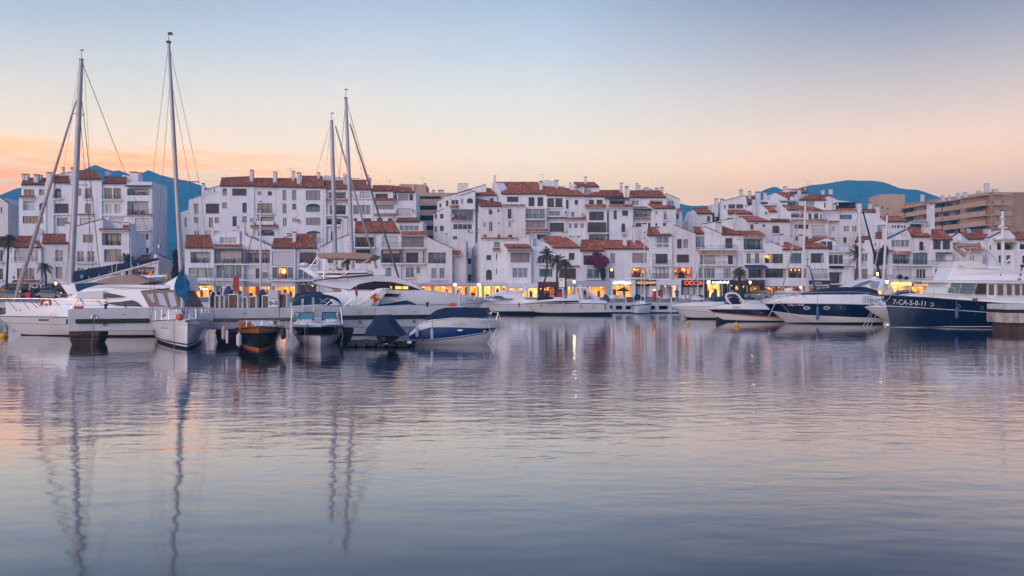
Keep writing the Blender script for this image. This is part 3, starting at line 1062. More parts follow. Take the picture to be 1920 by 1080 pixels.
 def chimney(s, x0, x1, y0, y1, Y=None, style=0):
  """rendered stack with a vented cap"""
  Y = Y if Y is not None else s.Y + 3
  a, b = at(*px(x0, y1), Y), at(*px(x1, y0), Y)
  w = b.x - a.x
  z0, z1 = a.z - 0.8, b.z
  cx, cy = (a.x + b.x) / 2, Y
  d = min(w, 0.9) / 2
  mb = MB()
  hw = w / 2
  hc = min(0.55, (z1 - z0) * 0.3)
  mb.box(cx - hw * 0.86, cx + hw * 0.86, cy - d, cy + d, z0, z1 - hc)
  mb.box(cx - hw, cx + hw, cy - d * 1.1, cy + d * 1.1, z1 - hc - 0.003, z1 - hc + 0.08)
  for ex in (-1, 1):
   for ey in (-1, 1):
    mb.box(cx + ex * hw * 0.72 - 0.07, cx + ex * hw * 0.72 + 0.07, cy + ey * d * 0.75 - 0.06, cy + ey * d * 0.75 + 0.06, z1 - hc + 0.079, z1 - 0.12)
  if style == 0:
   mb.box(cx - hw * 0.5, cx + hw * 0.5, cy - d * 0.5, cy + d * 0.5, z1 - hc + 0.078, z1 - 0.16)
  mb.mi = 1
  mb.box(cx - hw, cx + hw, cy - d * 1.1, cy + d * 1.1, z1 - 0.121, z1)
  mb.build('chimney', [M_WHITE2, MATS['brown_tile_bed'] if style != 2 else M_WHITE2], s.root)
 def dish(s, x, y, r, f=None, m=None, out=0.5):
  f = f or s.last
  u, z = f.uz(x, y)
  rr = r / _Z[2] * f.A.y / FPX
  c = f.p(u, z, out)
  ax = (f.N + Vector((0.35, 0, 0.45))).normalized()
  e1 = ax.cross(Vector((0, 0, 1))).normalized()
  e2 = e1.cross(ax)
  mb = MB()
  secs = []
  for q, dep in ((0.02, -0.22), (0.5, -0.15), (0.85, -0.04), (1.0, 0.0), (0.98, -0.03), (0.5, -0.19), (0.02, -0.26)):
   secs.append([c + ax * (dep * rr * 1.3) + (e1 * math.cos(t * math.pi / 7) + e2 * math.sin(t * math.pi / 7)) * (q * rr) for t in range(14)])
  mb.loft(secs, True, True, True)
  mb.tube([c - e2 * rr * 0.9, c + ax * rr * 0.8], 0.025, 5)
  mb.lathe(c + ax * rr * 0.8 - Vector((0, 0, 0.06)), [(0.05, 0), (0.07, 0.06), (0.05, 0.12)], 6)
  mb.tube([c - ax * rr * 0.3, c - ax * rr * 0.3 - f.N * out * 0.6 - Vector((0, 0, 0.4)), f.p(u, z - rr - 0.3, -0.05)], 0.035, 5)
  mb.build('satellite_dish', m or M_DISH, s.root, smooth=True)
 def aircon(s, x, y, w=0.9, f=None):
  f = f or s.last
  u, z = f.uz(x, y)
  mb = MB()
  f.box(mb, u - w / 2, u + w / 2, z, z + 0.62, 0.05, 0.38)
  mb.mi = 1
  c = f.p(u - w * 0.12, z + 0.31, 0.385)
  pts = [c + f.U * 0.23 * math.cos(k * math.pi / 6) + Vector((0, 0, 0.23 * math.sin(k * math.pi / 6))) for k in range(12)]
  mb.prism(pts, f.N * 0.015)
  mb.build('air_conditioner', [M_TRIMW, M_FDARK], s.root)
 def antenna(s, x, y0, y1, Y=None):
  Y = Y if Y is not None else s.Y + 3
  a, b = at(*px(x, y1), Y), at(*px(x, y0), Y)
  mb = MB()
  mb.tube([a - Vector((0, 0, 0.5)), b], 0.03, 5)
  for k in range(5):
   z = b.z - 0.1 - k * 0.04
   mb.tube([Vector((b.x - 0.8 + k * 0.35, Y - 0.4, b.z - 0.12)), Vector((b.x - 0.8 + k * 0.35, Y + 0.4, b.z - 0.12))], 0.012, 4)
  mb.tube([Vector((b.x - 0.9, Y, b.z - 0.12)), Vector((b.x + 0.7, Y, b.z - 0.12))], 0.018, 4)
  mb.build('antenna', M_IRON, s.root)
mat('brown_tile_bed', (0.14, 0.048, 0.030), 0.9, noise=0.4, nscale=3)
# ------------------------------------------------------------------ houses, from the left
G_FRONT, G_BACK, G_HILL = 'white terrace houses along the quay', 'white apartment blocks behind the terrace', 'white houses stepping up behind the terrace'
# far left gable
zoom(0, 280)
h = House('gabled_house', 'plain white gabled house at the left edge in front of the blue hill', 'house', 0, 178, G_BACK)
h.wall([(-260, 560), (0, 540), (90, 605)], [('d', 8, 650, 24, 715), ('d', -150, 640, -100, 720)], m=M_PINKW)
h.coping([(-260, 560), (0, 540), (90, 605)])
# tall apartment block behind the left mast
h = House('apartment_block', 'tall white apartment block behind the thick grey mast at left', 'apartment block', 500, 166, G_BACK)
h.wall([(212, 545), (232, 545), (520, 545)], [('ob', 258, 580, 392, 685), ('ba', 440, 605, 490, 690), ('b', 255, 752, 487, 832, 6)], Y=165.4)
h.eave(232, 400, 522, 546)
h.dish(450, 925, 42)
h.wall([(240, 393), (512, 393)], [('d', 272, 450, 385, 528, 2), ('b', 440, 450, 498, 516)], Y=166.2)
h.roof((236, 396), (528, 396), (528, 328), (262, 328), Y=166.2, run=4)
h.chimney(250, 280, 278, 345)
h.chimney(286, 324, 276, 335)
h.chimney(386, 440, 283, 388, Y=167.4)
h.chimney(446, 474, 288, 340)
h.wall([(505, 372), (602, 372)], [], Y=165.6)
h.chimney(530, 592, 258, 380, Y=167)
h.wall([(620, 293), (812, 254), (872, 250), (872, 320)], [], Y=172, depth=4)
h.coping([(620, 293), (812, 254)])
h.chimney(700, 724, 200, 275, Y=174)
h.dish(818, 216, 22, out=0.2)
h.wall([(600, 373), (800, 373)], [('ka', 615, 437, 690, 548, 2), ('sb', 618, 610, 772, 720), ('sl', 638, 770, 762, 862)], Y=166)
h.roof((598, 375), (782, 375), (776, 303), (606, 303), Y=166)
h.balcony(598, 706, 556, 0.8, out=0.5)
h.balcony(598, 778, 728, 0.0, out=0.5)
h.wall([(800, 336), (1145, 336)], [('d', 866, 440, 917, 518), ('d', 958, 440, 1027, 553), ('d', 958, 610, 1027, 720), ('sw', 898, 776, 1040, 850)], Y=165.7)
h.roof((866, 336), (1144, 336), (1092, 242), (880, 242), Y=165.7, run=5)
h.dish(1108, 246, 30, out=-3.5)
h.dish(1164, 254, 16, out=-2.5)
h.balcony(945, 1040, 556, 0.8, out=0.35)
h.eave(868, 1060, 728, 740, out=0.4)
h.wall([(1140, 383), (1440, 383)], [('k', 1175, 437, 1262, 556, 2), ('k', 1277, 437, 1360, 556, 2), ('c', 1187, 615, 1255, 720, 2), ('c', 1287, 615, 1355, 720, 2), ('sw', 1230, 770, 1390, 830)], Y=166.1)
h.roof((1140, 384), (1430, 384), (1422, 316), (1172, 316), Y=166.1)
h.balcony(1158, 1380, 568, 0.85, out=0.7)
h.balcony(1160, 1420, 738, 0.0, out=0.4)
h.wall([(1428, 365), (1716, 365)], [('oc', 1430, 442, 1686, 517), ('oc', 1426, 582, 1682, 728), ('sw', 1520, 776, 1688, 905), ('k', 1510, 945, 1550, 1000), ('ba', 1600, 945, 1676, 1016), ('d', 1608, 1108, 1690, 1176, 2)], Y=165.5)
h.awning(1428, 1712, 402, 430, M_FBROWN, out=1.0)
h.eave(1428, 1715, 730, 745, out=0.4)
h.balcony(1512, 1694, 908, 1.0, out=0.6, rm=M_RAILW)
h.dish(1735, 1195, 46)
h.wall([(1456, 280), (1552, 280), (1552, 360)], [], Y=170, depth=2.2)
h.chimney(1462, 1552, 254, 330, Y=170.8)
h.chimney(1570, 1602, 262, 340, Y=172)
h.wall([(1360, 318), (1380, 285), (1456, 300), (1456, 360)], [], Y=171.5, depth=3)
h.wall([(1716, 394), (1816, 412)], [('k', 1768, 785, 1782, 835), ('k', 1766, 650, 1776, 700)], Y=165.8, Y1=174, depth=0.8)
h.balcony(1770, 1800, 905, 0.9, out=0.9, rm=M_IRON)
# ------ front row at left
zoom(0, 440)
h = House('terrace_house', 'low white house behind the big palm at the left edge', 'house', 0, 150.5, G_FRONT)
h.wall([(-420, 128), (150, 128)], [('d', -300, 175, -180, 300, 2), ('d', -120, 175, -60, 300), ('d', 0, 170, 32, 302), ('k', -10, 382, 36, 500, 2), ('S1', -390, 600, 64, 716, 4)])
h.roof((-420, 130), (152, 130), (185, 30), (-420, 30))
h.balcony(-60, 50, 305, 0.9, out=0.8)
h.balcony(-60, 50, 508, 0.9, out=0.8)
h.awning(-120, 78, 545, 600, M_TRIMW, out=1.8)
h = House('bar_house', 'white house with six shuttered bays above the dark bar sign reading JOYS', 'house', 300, 149.6, G_FRONT)
h.wall([(150, 142), (460, 142)], [('c', 160, 172, 430, 302, 6), ('k', 192, 378, 385, 500, 4)])
h.shop(92, 460, 548, 612, [('S3', 104, 232, 2), ('S3', 240, 372, 2), ('S3', 380, 452, 1)], M_FASB, 149.0)
h.roof((150, 142), (462, 142), (432, 22), (196, 22))
h.balcony(146, 442, 316, 0.95, out=0.7)
h.fascia(92, 458, 550, 604, M_FASB)
h.eave(150, 455, 512, 540, out=0.5)
f = h.last
o = h.fascia(300, 600, 552, 602, M_FASB, 'JOYS', M_SIGNW, 1.30, pos=0.47, out=0.26, sgw=1.25)
h.aircon(178, 500)
h = House('terrace_house', 'white house with small paned windows beside the thick grey mast', 'house', 620, 150.1, G_FRONT)
h.wall([(460, 95), (770, 95)], [('m', 622, 172, 705, 300, 2), ('b', 630, 362, 700, 488)], m=M_WHITE2)
h.shop(461, 770, 548, 612, [('S3', 470, 576, 2), ('S1', 612, 690, 1), ('S3', 696, 762, 1)], M_FASB, 149.0)
h.roof((468, 97), (768, 97), (748, -2), (486, -2))
h.balcony(612, 716, 308, 0.8, out=0.3)
h.dish(432, 30, 44, out=0.6)
h.dish(404, 122, 22)
zoom(0, 280)
h = House('gabled_house', 'white stepped gable house with a black opening behind the left mast', 'house', 1000, 150.4, G_FRONT)
h.wall([(742, 842), (806, 842), (806, 880), (862, 866), (1158, 786), (1158, 910)], [('d', 935, 958, 1047, 1048), ('m', 866, 1146, 942, 1266, 2), ('m', 982, 1146, 1060, 1266, 2), ('b', 868, 1334, 945, 1372), ('b', 985, 1334, 1058, 1372)])
h.coping([(862, 866), (1158, 786)], w=1.0)
h.chimney(742, 806, 824, 900, Y=151.5)
h.balcony(850, 1080, 1272, 0.95, out=0.6)
h.wall([(1130, 918), (1452, 918)], [('pk', 1146, 942, 1364, 1080), ('b', 1172, 1125, 1366, 1264, 3), ('b', 1160, 1340, 1360, 1420, 3)], Y=149.8)
h.eave(1128, 1452, 890, 914, out=0.7)
h.wall([(1160, 790), (1382, 845), (1382, 890)], [], Y=153, depth=3)
h.wall([(1382, 828), (1452, 828)], [], Y=151.8, depth=3)
h.roof((1382, 900), (1455, 900), (1450, 828), (1382, 828), Y=150.4, run=2.5)
h.balcony(1138, 1370, 1088, 0.0, out=0.6, thick=0.4)
h.balcony(1146, 1366, 1272, 0.95, out=0.6)
zoom(0, 440)
h = House('restaurant_house', 'white corner house with the red timber restaurant front beside the sail boom', 'restaurant', 1600, 151.2, G_FRONT)
h.wall([(1370, 300), (1490, 300), (1780, 300)], [('S1', 1490, 372, 1730, 452, 3)])
h.roof((1480, 312), (1700, 312), (1690, 236), (1500, 236), Y=151.2, run=4)
h.fascia(1480, 1735, 362, 386, M_WOOD)
h.fascia(1500, 1728, 388, 416, M_FASR, '~ l  Gran Tapel', M_SIGNW, 0.62)
h.wall([(1775, 222), (1925, 285)], [], Y=151.6, Y1=156, depth=0.8)
h.coping([(1775, 222), (1925, 285)])
h.aircon(1788, 150)
# ------ middle-left apartment block
zoom(320, 300)
h = House('apartment_block', 'wide stepped white apartment block under a long tiled roof, behind the twin masts', 'apartment block', 700, 171, G_BACK)
h.wall([(72, 602), (200, 562), (205, 455), (392, 392), (560, 356)], [('b', 265, 490, 313, 602), ('sb', 395, 490, 545, 603), ('d', 156, 645, 182, 753), ('d', 265, 645, 313, 707), ('d', 430, 645, 475, 758), ('d', 497, 645, 545, 708),
 ('m', 265, 797, 315, 862, 2), ('sw', 390, 797, 455, 862), ('sw', 488, 797, 548, 862)], Y=171.3)
h.wall([(388, 338), (560, 290), (560, 400)], [('k', 484, 318, 500, 360)], Y=174.5, depth=5)
h.coping([(388, 338), (560, 290)])
h.coping([(205, 455), (392, 392), (560, 356)], Fac(72, 560, 171.3), M_TRIMW)
h.chimney(352, 384, 262, 400, Y=173)
h.wall([(555, 288), (940, 288)], [('sla', 583, 320, 633, 400), ('sb', 692, 322, 853, 402), ('b', 583, 477, 632, 543), ('sb', 807, 480, 855, 593), ('sb', 695, 633, 743, 745), ('b', 807, 633, 855, 698), ('sw', 700, 790, 750, 840)], Y=171)
h.roof((550, 290), (930, 290), (895, 190), (570, 205), Y=171, run=5)
h.chimney(893, 934, 113, 250, Y=173.5, style=1)
h.wall([(940, 290), (1212, 300)], [('m', 977, 332, 1022, 396), ('sb', 1092, 333, 1138, 400), ('b', 977, 487, 1140, 600, 3), ('oc', 985, 640, 1160, 716), ('oba', 985, 785, 1165, 852)], Y=171.2)
h.balcony(960, 1158, 606, 0.95, out=0.8)
h.balcony(962, 1165, 718, 0.6, out=0.5, solid=True)
h.eave(905, 1210, 728, 762, out=0.9)
h.dish(934, 680, 34)
h.wall([(1212, 302), (1475, 310)], [('sl', 1260, 340, 1302, 450), ('sl', 1368, 340, 1412, 450), ('m', 1258, 490, 1305, 602), ('d', 1368, 492, 1412, 557), ('b', 1264, 648, 1280, 745), ('b', 1288, 648, 1303, 745), ('b', 1372, 650, 1385, 697), ('b', 1396, 650, 1409, 697)], Y=171)
h.roof((928, 292), (1478, 308), (1442, 212), (930, 208), Y=171, run=5)
h.chimney(1155, 1197, 132, 250, Y=173.5, style=1)
h.chimney(1366, 1398, 124, 230, Y=175, style=1)
h.chimney(1422, 1468, 142, 300, Y=173, style=1)
h.antenna(1355, 95, 190, 175)
h.dish(1440, 684, 21, m=M_DISHO)
h.wall([(1475, 308), (1748, 320)], [('sl', 1523, 343, 1682, 452, 3), ('ga', 1523, 490, 1682, 583, 3), ('sl', 1523, 648, 1685, 730, 3), ('swa', 1528, 797, 1685, 870)], Y=170.6)
h.roof((1470, 306), (1738, 312), (1706, 186), (1476, 184), Y=170.6, run=5.5)
h.chimney(1650, 1680, 142, 230, Y=175, style=1)
h.wall([(1690, 196), (1745, 168), (1960, 206), (1960, 260)], [], Y=178, depth=4, m=M_PINKW)
zoom(560, 300)
h.wall([(305, 322), (562, 330)], [('d', 340, 362, 530, 436, 3), ('ok', 350, 505, 530, 612), ('ob', 310, 660, 480, 726), ('k', 362, 800, 390, 905)], Y=171.1)
h.roof((285, 322), (562, 324), (520, 238), (280, 238), Y=171.1, run=5)
h.eave(306, 556, 440, 466)
h.balcony(308, 532, 622, 0.0, out=0.7)
h.balcony(306, 482, 738, 0.0, out=0.7)
h.balcony(340, 530, 438, 0.8, out=0.3, rm=M_RAILW)
h.chimney(503, 528, 156, 300, Y=174, style=1)
h.chimney(532, 556, 176, 320, Y=173.4, style=1)
h.wall([(556, 332), (838, 335)], [('sw', 690, 360, 790, 420), ('c', 612, 505, 812, 612, 3), ('d', 618, 655, 660, 688), ('sb', 705, 655, 815, 690), ('b', 590, 385, 606, 410)], Y=170.7)
h.roof((560, 330), (836, 333), (768, 230), (602, 230), Y=170.7, run=5)
h.balcony(600, 830, 430, 0.7, out=0.4, rm=M_RAILW)
h.chimney(764, 792, 172, 290, Y=173.4, style=1)
h.chimney(794, 816, 202, 290, Y=174, style=1)
h.wall([(832, 345), (1062, 345)], [('d', 862, 378, 1003, 433, 3), ('sl', 875, 500, 1075, 586), ('d', 880, 655, 943, 692), ('d', 1005, 655, 1055, 690)], Y=170.9)
h.roof((830, 346), (1062, 346), (1026, 292), (832, 292), Y=170.9, run=4)
h.eave(856, 1096, 432, 470, out=1.0)
h.eave(850, 1100, 614, 630, out=0.4)
h.balcony(860, 1100, 590, 0.6, out=0.4, solid=True)
h.wall([(1058, 366), (1322, 366)], [('d', 1070, 385, 1108, 456), ('sl', 1120, 385, 1235, 456), ('d', 1245, 385, 1287, 456), ('sw', 1105, 542, 1253, 634)], Y=171.2)
h.roof((1062, 364), (1302, 364), (1262, 322), (1034, 292), Y=171.2, run=4.5)
h.balcony(1100, 1268, 636, 0.85, out=0.6, rm=M_RAILW)
h.dish(1284, 568, 21)
h.antenna(1025, 225, 300)
h.wall([(1090, 692), (1398, 692)], [('c', 1134, 702, 1352, 796, 4)], Y=167)
h.roof((1088, 692), (1366, 692), (1352, 656), (1110, 656), Y=167, run=2.5)
# tan hotel wing seen through the gap
h = House('tan_apartment_block', 'tan apartment block with deep balconies showing in the gap left of centre', 'apartment block', 1400, 186, G_BACK)
h.wall([(1120, 282), (1160, 270), (1432, 276)], [], Y=190, m=M_TAN)
h.wall([(1286, 268), (1296, 268)], [], Y=189.6, m=M_WHITE2, depth=1)
h.chimney(1412, 1434, 258, 300, Y=190.5)
h.antenna(1396, 195, 280, 191)
f = h.wall([(1325, 392), (1420, 366), (1760, 370)], [('ob', 1360, 408, 1600, 452), ('ob', 1345, 524, 1600, 572), ('ob', 1340, 634, 1600, 688), ('ob', 1340, 742, 1600, 792)], Y=186, m=M_TAN)
for y0, y1 in ((452, 512), (572, 622), (690, 738), (796, 850)):
 h.balcony(1326, 1640, y1 - 4, (y1 - y0) / 6 * 186 / FPX, out=1.3, m=M_TAN, solid=True)
 h.awning(1330, 1600, y1 - 2, y1 + 18, M_NAVYC, out=1.0)
for xx, ww in ((1500, 30), (1570, 36), (1610, 24)):
 h.chimney(xx, xx + ww, 338, 380, Y=189)
# ------ front row, centre-left
zoom(320, 430)
h = House('terrace_house', 'white house with a dark loggia and orange boutique, right of the white sloop mast', 'house', 300, 149.5, G_FRONT)
h.wall([(160, 205), (492, 205)], [('oc', 222, 253, 450, 378), ('g', 205, 433, 480, 541, 3), ('S0', 200, 630, 478, 762, 3)])
h.roof((158, 207), (488, 207), (446, 70), (172, 70), run=4.5)
h.fascia(165, 492, 604, 634, M_FASG, 'Bon Suarez', M_FASD, 0.62, sgw=0.9)
o = h.fascia(310, 400, 655, 684, M_FASD, 'La Tapeo', M_NEONW, 0.62, out=0.1)
h.balcony(160, 492, 566, 0.0, out=0.5)
h = House('terrace_house', 'white house with a framed glass loggia and teal glazed balcony below', 'house', 650, 150, G_FRONT)
h.wall([(490, 62), (760, 14), (775, 30), (775, 200)], [('c', 555, 88, 735, 162, 4)], Y=152.2, depth=5)
h.wall([(492, 206), (818, 206)], [('pc', 506, 232, 800, 380), ('t', 512, 402, 800, 552, 4), ('S4', 500, 634, 600, 765, 2), ('S0', 690, 640, 800, 765, 2)], Y=149.7)
h.eave(494, 812, 172, 204, out=0.6)
mb = MB()
f = h.last
u0, u1 = f.uz(497, 230)[0], f.uz(812, 230)[0]
zt, zb = f.uz(500, 222)[1], f.uz(500, 380)[1]
f.box(mb, u0, u1, zt - 0.2, zt, 0.02, 0.55)
f.box(mb, u0, u0 + 0.14, zb, zt - 0.201, 0.02, 0.3)
f.box(mb, u1 - 0.14, u1, zb, zt - 0.201, 0.02, 0.3)
mb.build('loggia_frame', M_FDARK, h.root)
h.balcony(494, 1120, 388, 0.9, out=0.5)
h.balcony(494, 1120, 566, 0.9, out=0.9)
h.fascia(498, 800, 606, 632, M_FASG)
h = House('gabled_house', 'white house with a right sloping tile edged gable and pink loggia behind the thin mast', 'house', 900, 150.6, G_FRONT)
h.wall([(800, 64), (850, 68), (1132, 190), (1132, 235)], [('oc', 826, 262, 1116, 378), ('b', 955, 438, 1000, 552), ('c', 1030, 480, 1100, 552), ('S0', 830, 640, 1110, 765, 3)])
h.coping([(850, 68), (1132, 190)], w=0.8)
h.eave(820, 1118, 232, 254, out=0.5)
h.fascia(815, 1125, 604, 636, M_FASG)
h.chimney(803, 840, -95, 60, Y=153)
h.dish(770, -22, 20, out=0.3)
h = House('terrace_house', 'white house with a lamp glowing orange in its middle balcony door', 'house', 1250, 149.4, G_FRONT)
h.wall([(1130, 212), (1402, 212)], [('sw', 1140, 250, 1385, 408), ('t', 1142, 426, 1204, 555), ('l3', 1208, 424, 1308, 556, 2), ('t', 1312, 426, 1380, 555), ('S0', 1136, 640, 1396, 765, 4)])
h.roof((1130, 210), (1408, 210), (1400, 108), (1160, 108), run=4)
h.lamp(h.last, h.last.uz(1254, 470)[0], h.last.uz(1254, 474)[1], -0.9, M_LAMPO, 0.42)
h.balcony(1120, 1680, 572, 0.95, out=0.9)
h.wall([(1205, 118), (1400, 60), (1400, 110)], [], Y=154, depth=0.8, m=M_PINKW)
h.coping([(1205, 118), (1400, 60)])
h.chimney(1374, 1414, 26, 170, Y=152)
h.chimney(1308, 1350, 46, 110, Y=154.5)
h.fascia(1100, 1420, 606, 636, M_FASD)
h = House('terrace_house', 'white house with brown balcony doors left of the two tall masts', 'house', 1550, 149.9, G_FRONT)
h.wall([(1402, 225), (1662, 225)], [('p' + 'b', 1440, 242, 1640, 392), ('t', 1435, 452, 1600, 560, 3), ('S3', 1425, 600, 1640, 765, 3)])
h.roof((1404, 210), (1648, 210), (1640, 58), (1412, 58), run=5)
h.dish(1686, 130, 40, out=0.8)
h.balcony(1428, 1650, 398, 0.0, out=0.4)
h.fascia(1440, 1640, 588, 632, M_FASD, 'Cafe Bahia', M_SIGNW, 0.85)
zoom(560, 410)
h = House('gabled_house', 'plain white wall with a long left sloping tile edge behind the beige flybridge awning', 'house', 400, 150.2, G_FRONT)
h.wall([(215, 335), (240, 322), (432, 232), (604, 165), (604, 200)], [('b', 325, 455, 395, 498), ('b', 345, 560, 400, 580), ('b', 440, 560, 495, 580), ('c', 480, 480, 560, 560, 2)])
h.coping([(240, 322), (432, 232), (604, 165)], w=0.9)
h.chimney(505, 555, -20, 150, Y=152.5)
h.chimney(480, 500, 20, 150, Y=153)
h = House('terrace_house', 'white house with an orange curtained door on its upper balcony, under the central tile roof', 'house', 740, 149.3, G_FRONT)
h.wall([(604, 160), (852, 160)], [('ok', 632, 185, 848, 318), ('b', 640, 382, 815, 500, 2)])
h.roof((628, 156), (850, 156), (800, 36), (636, 36), run=4.5)
mb = MB()
f = h.last
u, z = f.uz(762, 315)
n = 7
prof = [f.p(u - 0.45 + 0.9 * k / (2 * n), z, -0.9 + 0.06 * (k % 2)) for k in range(2 * n + 1)]
top = [q + Vector((0, 0, 1.9)) for q in prof]
mb.loft([prof, top])
mb.build('curtain', mat('orange_curtain', (0.36, 0.085, 0.02), 0.8), h.root)
h.balcony(566, 866, 324, 0.95, out=1.0)
h.awning(650, 818, 350, 385, M_FDARK, out=1.0)
h = House('terrace_house', 'white house with a rolled cream awning and long white upper balcony', 'house', 1000, 149.6, G_FRONT)
h.wall([(852, 158), (1152, 158)], [('sw', 940, 200, 1116, 322), ('ob', 925, 352, 1150, 495), ('sb', 975, 555, 1040, 648)])
h.roof((854, 156), (1146, 156), (1076, 36), (802, 36), run=4.5)
h.awning(955, 1140, 362, 392, M_ORGAWN, out=0.7)
h.balcony(925, 1430, 326, 0.95, out=0.9)
h.balcony(925, 1430, 502, 0.9, out=0.7)
h = House('terrace_house', 'white house with twin beige blinds under a short tile hood and wooden posts', 'house', 1300, 149.9, G_FRONT)
h.wall([(1152, 195), (1442, 195)], [('sl', 1170, 205, 1405, 322, 2), ('sb', 1207, 380, 1345, 496), ('c', 1205, 547, 1297, 662, 2), ('c', 1325, 547, 1372, 618)], m=M_PINKW)
h.eave(1158, 1442, 142, 192, out=1.1)
f = h.last
mb = MB()
for xx in (1165, 1408):
 u = f.uz(xx, 400)[0]
 f.box(mb, u - 0.09, u + 0.09, f.uz(xx, 500)[1], f.uz(xx, 345)[1], 0.35, 0.53)
mb.build('timber_post', M_WOOD, h.root)
h.balcony(1200, 1302, 664, 0.8, out=0.35)
h.wall([(1360, 795 - 660), (1400, 128), (1400, 190)], [], Y=152, depth=2)
h = House('gabled_house', 'pinkish white house with a right sloping roof edge and a dark furnished loggia', 'house', 1600, 149.2, G_FRONT)
h.wall([(1440, 195), (1470, 218), (1726, 332)], [('oc', 1456, 380, 1657, 503), ('c', 1493, 555, 1555, 672), ('c', 1585, 555, 1642, 672)], m=M_PINKW)
h.shop(1230, 1735, 722, 756, [('S0', 1240, 1335, 1), ('S0', 1345, 1490, 2), ('S0', 1510, 1725, 3)])
h.last = Fac(1440, 1726, 149.2)
h.coping([(1470, 218), (1726, 332)], w=0.7)
h.balcony(1466, 1672, 682, 0.9, out=0.6, rm=M_RAILW)
h.fascia(1232, 1733, 724, 752, M_FASG, 'THIERRY', M_SIGNW, 0.62, pos=0.18, f=h.shopf)
h.wall([(1690, 243), (1882, 243)], [('k', 1716, 452, 1738, 515), ('k', 1716, 618, 1738, 680)], Y=150.6, m=M_PINKW)
h.chimney(1650, 1678, 165, 240, Y=152.5)
h.eave(1716, 1826, 358, 418, out=1.0)
h.shop(1738, 2070, 722, 756, [('S0', 1750, 1905, 2), ('S0', 1915, 2012, 1), ('S2', 2022, 2062, 1)])
f = h.last
f.box(MB(), 0, 1, 0, 1, 0, 1)
for xx in (1760, 2030):
 h.lamp(f, f.uz(xx, 744)[0], f.uz(xx, 744)[1], 0.3, M_NEONW, 0.3)
# ------------------------------------------------------------------ centre apartment block
zoom(800, 310)
h = House('apartment_block', 'large central white apartment block with stepped bays under wide tile roofs', 'apartment block', 800, 168, G_BACK)
h.wall([(78, 548), (205, 478), (205, 520)], [('ba', 150, 543, 191, 600), ('b', 150, 680, 192, 738), ('b', 92, 545, 116, 600), ('b', 93, 686, 114, 746)], Y=171, depth=6)
h.coping([(78, 548), (205, 478)])
h.wall([(118, 412), (190, 378), (190, 480)], [('k', 142, 432, 166, 470)], Y=173, depth=4)
h.wall([(192, 362), (232, 346), (506, 272), (548, 276), (548, 420)], [('b', 217, 395, 245, 460), ('m', 277, 388, 360, 443, 2), ('o' + 'c', 280, 500, 528, 602), ('m', 297, 660, 510, 722, 4), ('b', 298, 797, 342, 832)], Y=169)
h.coping([(232, 346), (506, 272)], w=1.0)
h.wall([(240, 345), (668, 216), (672, 262), (672, 330)], [], Y=173.5, depth=4)
h.coping([(240, 345), (668, 216)])
h.wall([(370, 345), (545, 288)], [('b' + 'a', 455, 370, 520, 427, 3), ('c', 385, 375, 415, 432, 2)], Y=167.6, depth=1.3, bot=494)
h.coping([(370, 345), (545, 288)])
h.last = Fac(192, 548, 169)
h.eave(262, 386, 452, 482, out=0.6)
h.eave(272, 518, 604, 622, out=0.7)
h.aircon(480, 752, 1.0)
h.dish(288, 572, 22)
h.wall([(526, 505), (556, 386), (606, 458)], [('k', 527, 655, 536, 745)], Y=172.5, Y1=167.4, depth=3)
h.eave(530, 596, 738, 752, out=0.4)
for x0, x1 in ((350, 376), (378, 404), (412, 436), (440, 466)):
 h.chimney(x0, x1, 206, 320, Y=175, style=1)
h.wall([(606, 458), (858, 458)], [('b', 697, 490, 740, 552), ('d', 795, 490, 818, 525), ('m', 630, 637, 665, 696, 2), ('b', 703, 635, 718, 740), ('b', 724, 635, 739, 740), ('c', 800, 637, 828, 668, 2), ('b', 627, 780, 672, 822), ('b', 798, 780, 828, 810)], Y=167.4, m=M_PINKW)
h.roof((598, 458), (850, 458), (838, 424), (554, 384), Y=167.4, run=3.5)
h.wall([(552, 336), (792, 336), (792, 420)], [('d', 712, 370, 753, 412)], Y=172)
h.roof((548, 334), (788, 334), (720, 262), (520, 275), Y=172, run=4)
h.wall([(734, 192), (776, 196), (846, 320), (846, 445)], [], Y=175.5, Y1=170.4, depth=2)
h.chimney(754, 782, 118, 215, Y=176, style=1)
h.wall([(846, 322), (1354, 322)], [('d', 903, 352, 1033, 413, 2), ('d', 1147, 358, 1213, 460, 2), ('d', 1247, 358, 1312, 460, 2)], Y=170.4)
h.roof((842, 320), (1350, 320), (1254, 194), (776, 194), Y=170.4, run=6.5)
h.chimney(1264, 1306, 178, 290, Y=172.5)
h.chimney(1438, 1484, 168, 275, Y=174)
h.wall([(858, 458), (1112, 458)], [('d', 912, 490, 953, 600), ('c', 920, 637, 957, 696, 2), ('b', 918, 780, 962, 824)], Y=167.5, m=M_PINKW)
h.eave(858, 1110, 440, 458, out=0.4)
h.balcony(902, 974, 604, 0.9, out=0.5)
h.wall([(1112, 472), (1350, 472)], [('c', 1112, 490, 1334, 600, 3), ('sl', 1125, 620, 1330, 704, 3), ('ob', 1240, 778, 1345, 830)], Y=168, m=M_PINKW)
h.balcony(1106, 1342, 604, 1.0, out=0.5)
h.eave(1108, 1372, 716, 746, out=0.9)
h.wall([(1350, 335), (1568, 335)], [('d', 1357, 370, 1432, 472), ('d', 1449, 370, 1528, 472), ('c', 1375, 512, 1505, 568, 2), ('d', 1385, 645, 1547, 748, 3)], Y=169)
h.roof((1346, 336), (1784, 342), (1700, 274), (1306, 240), Y=169, run=5)
h.balcony(1365, 1560, 572, 0.75, out=0.6, rm=M_RAILW)
h.balcony(1356, 1530, 474, 0.2, out=0.3)
h.eave(1364, 1592, 588, 606, out=0.5)
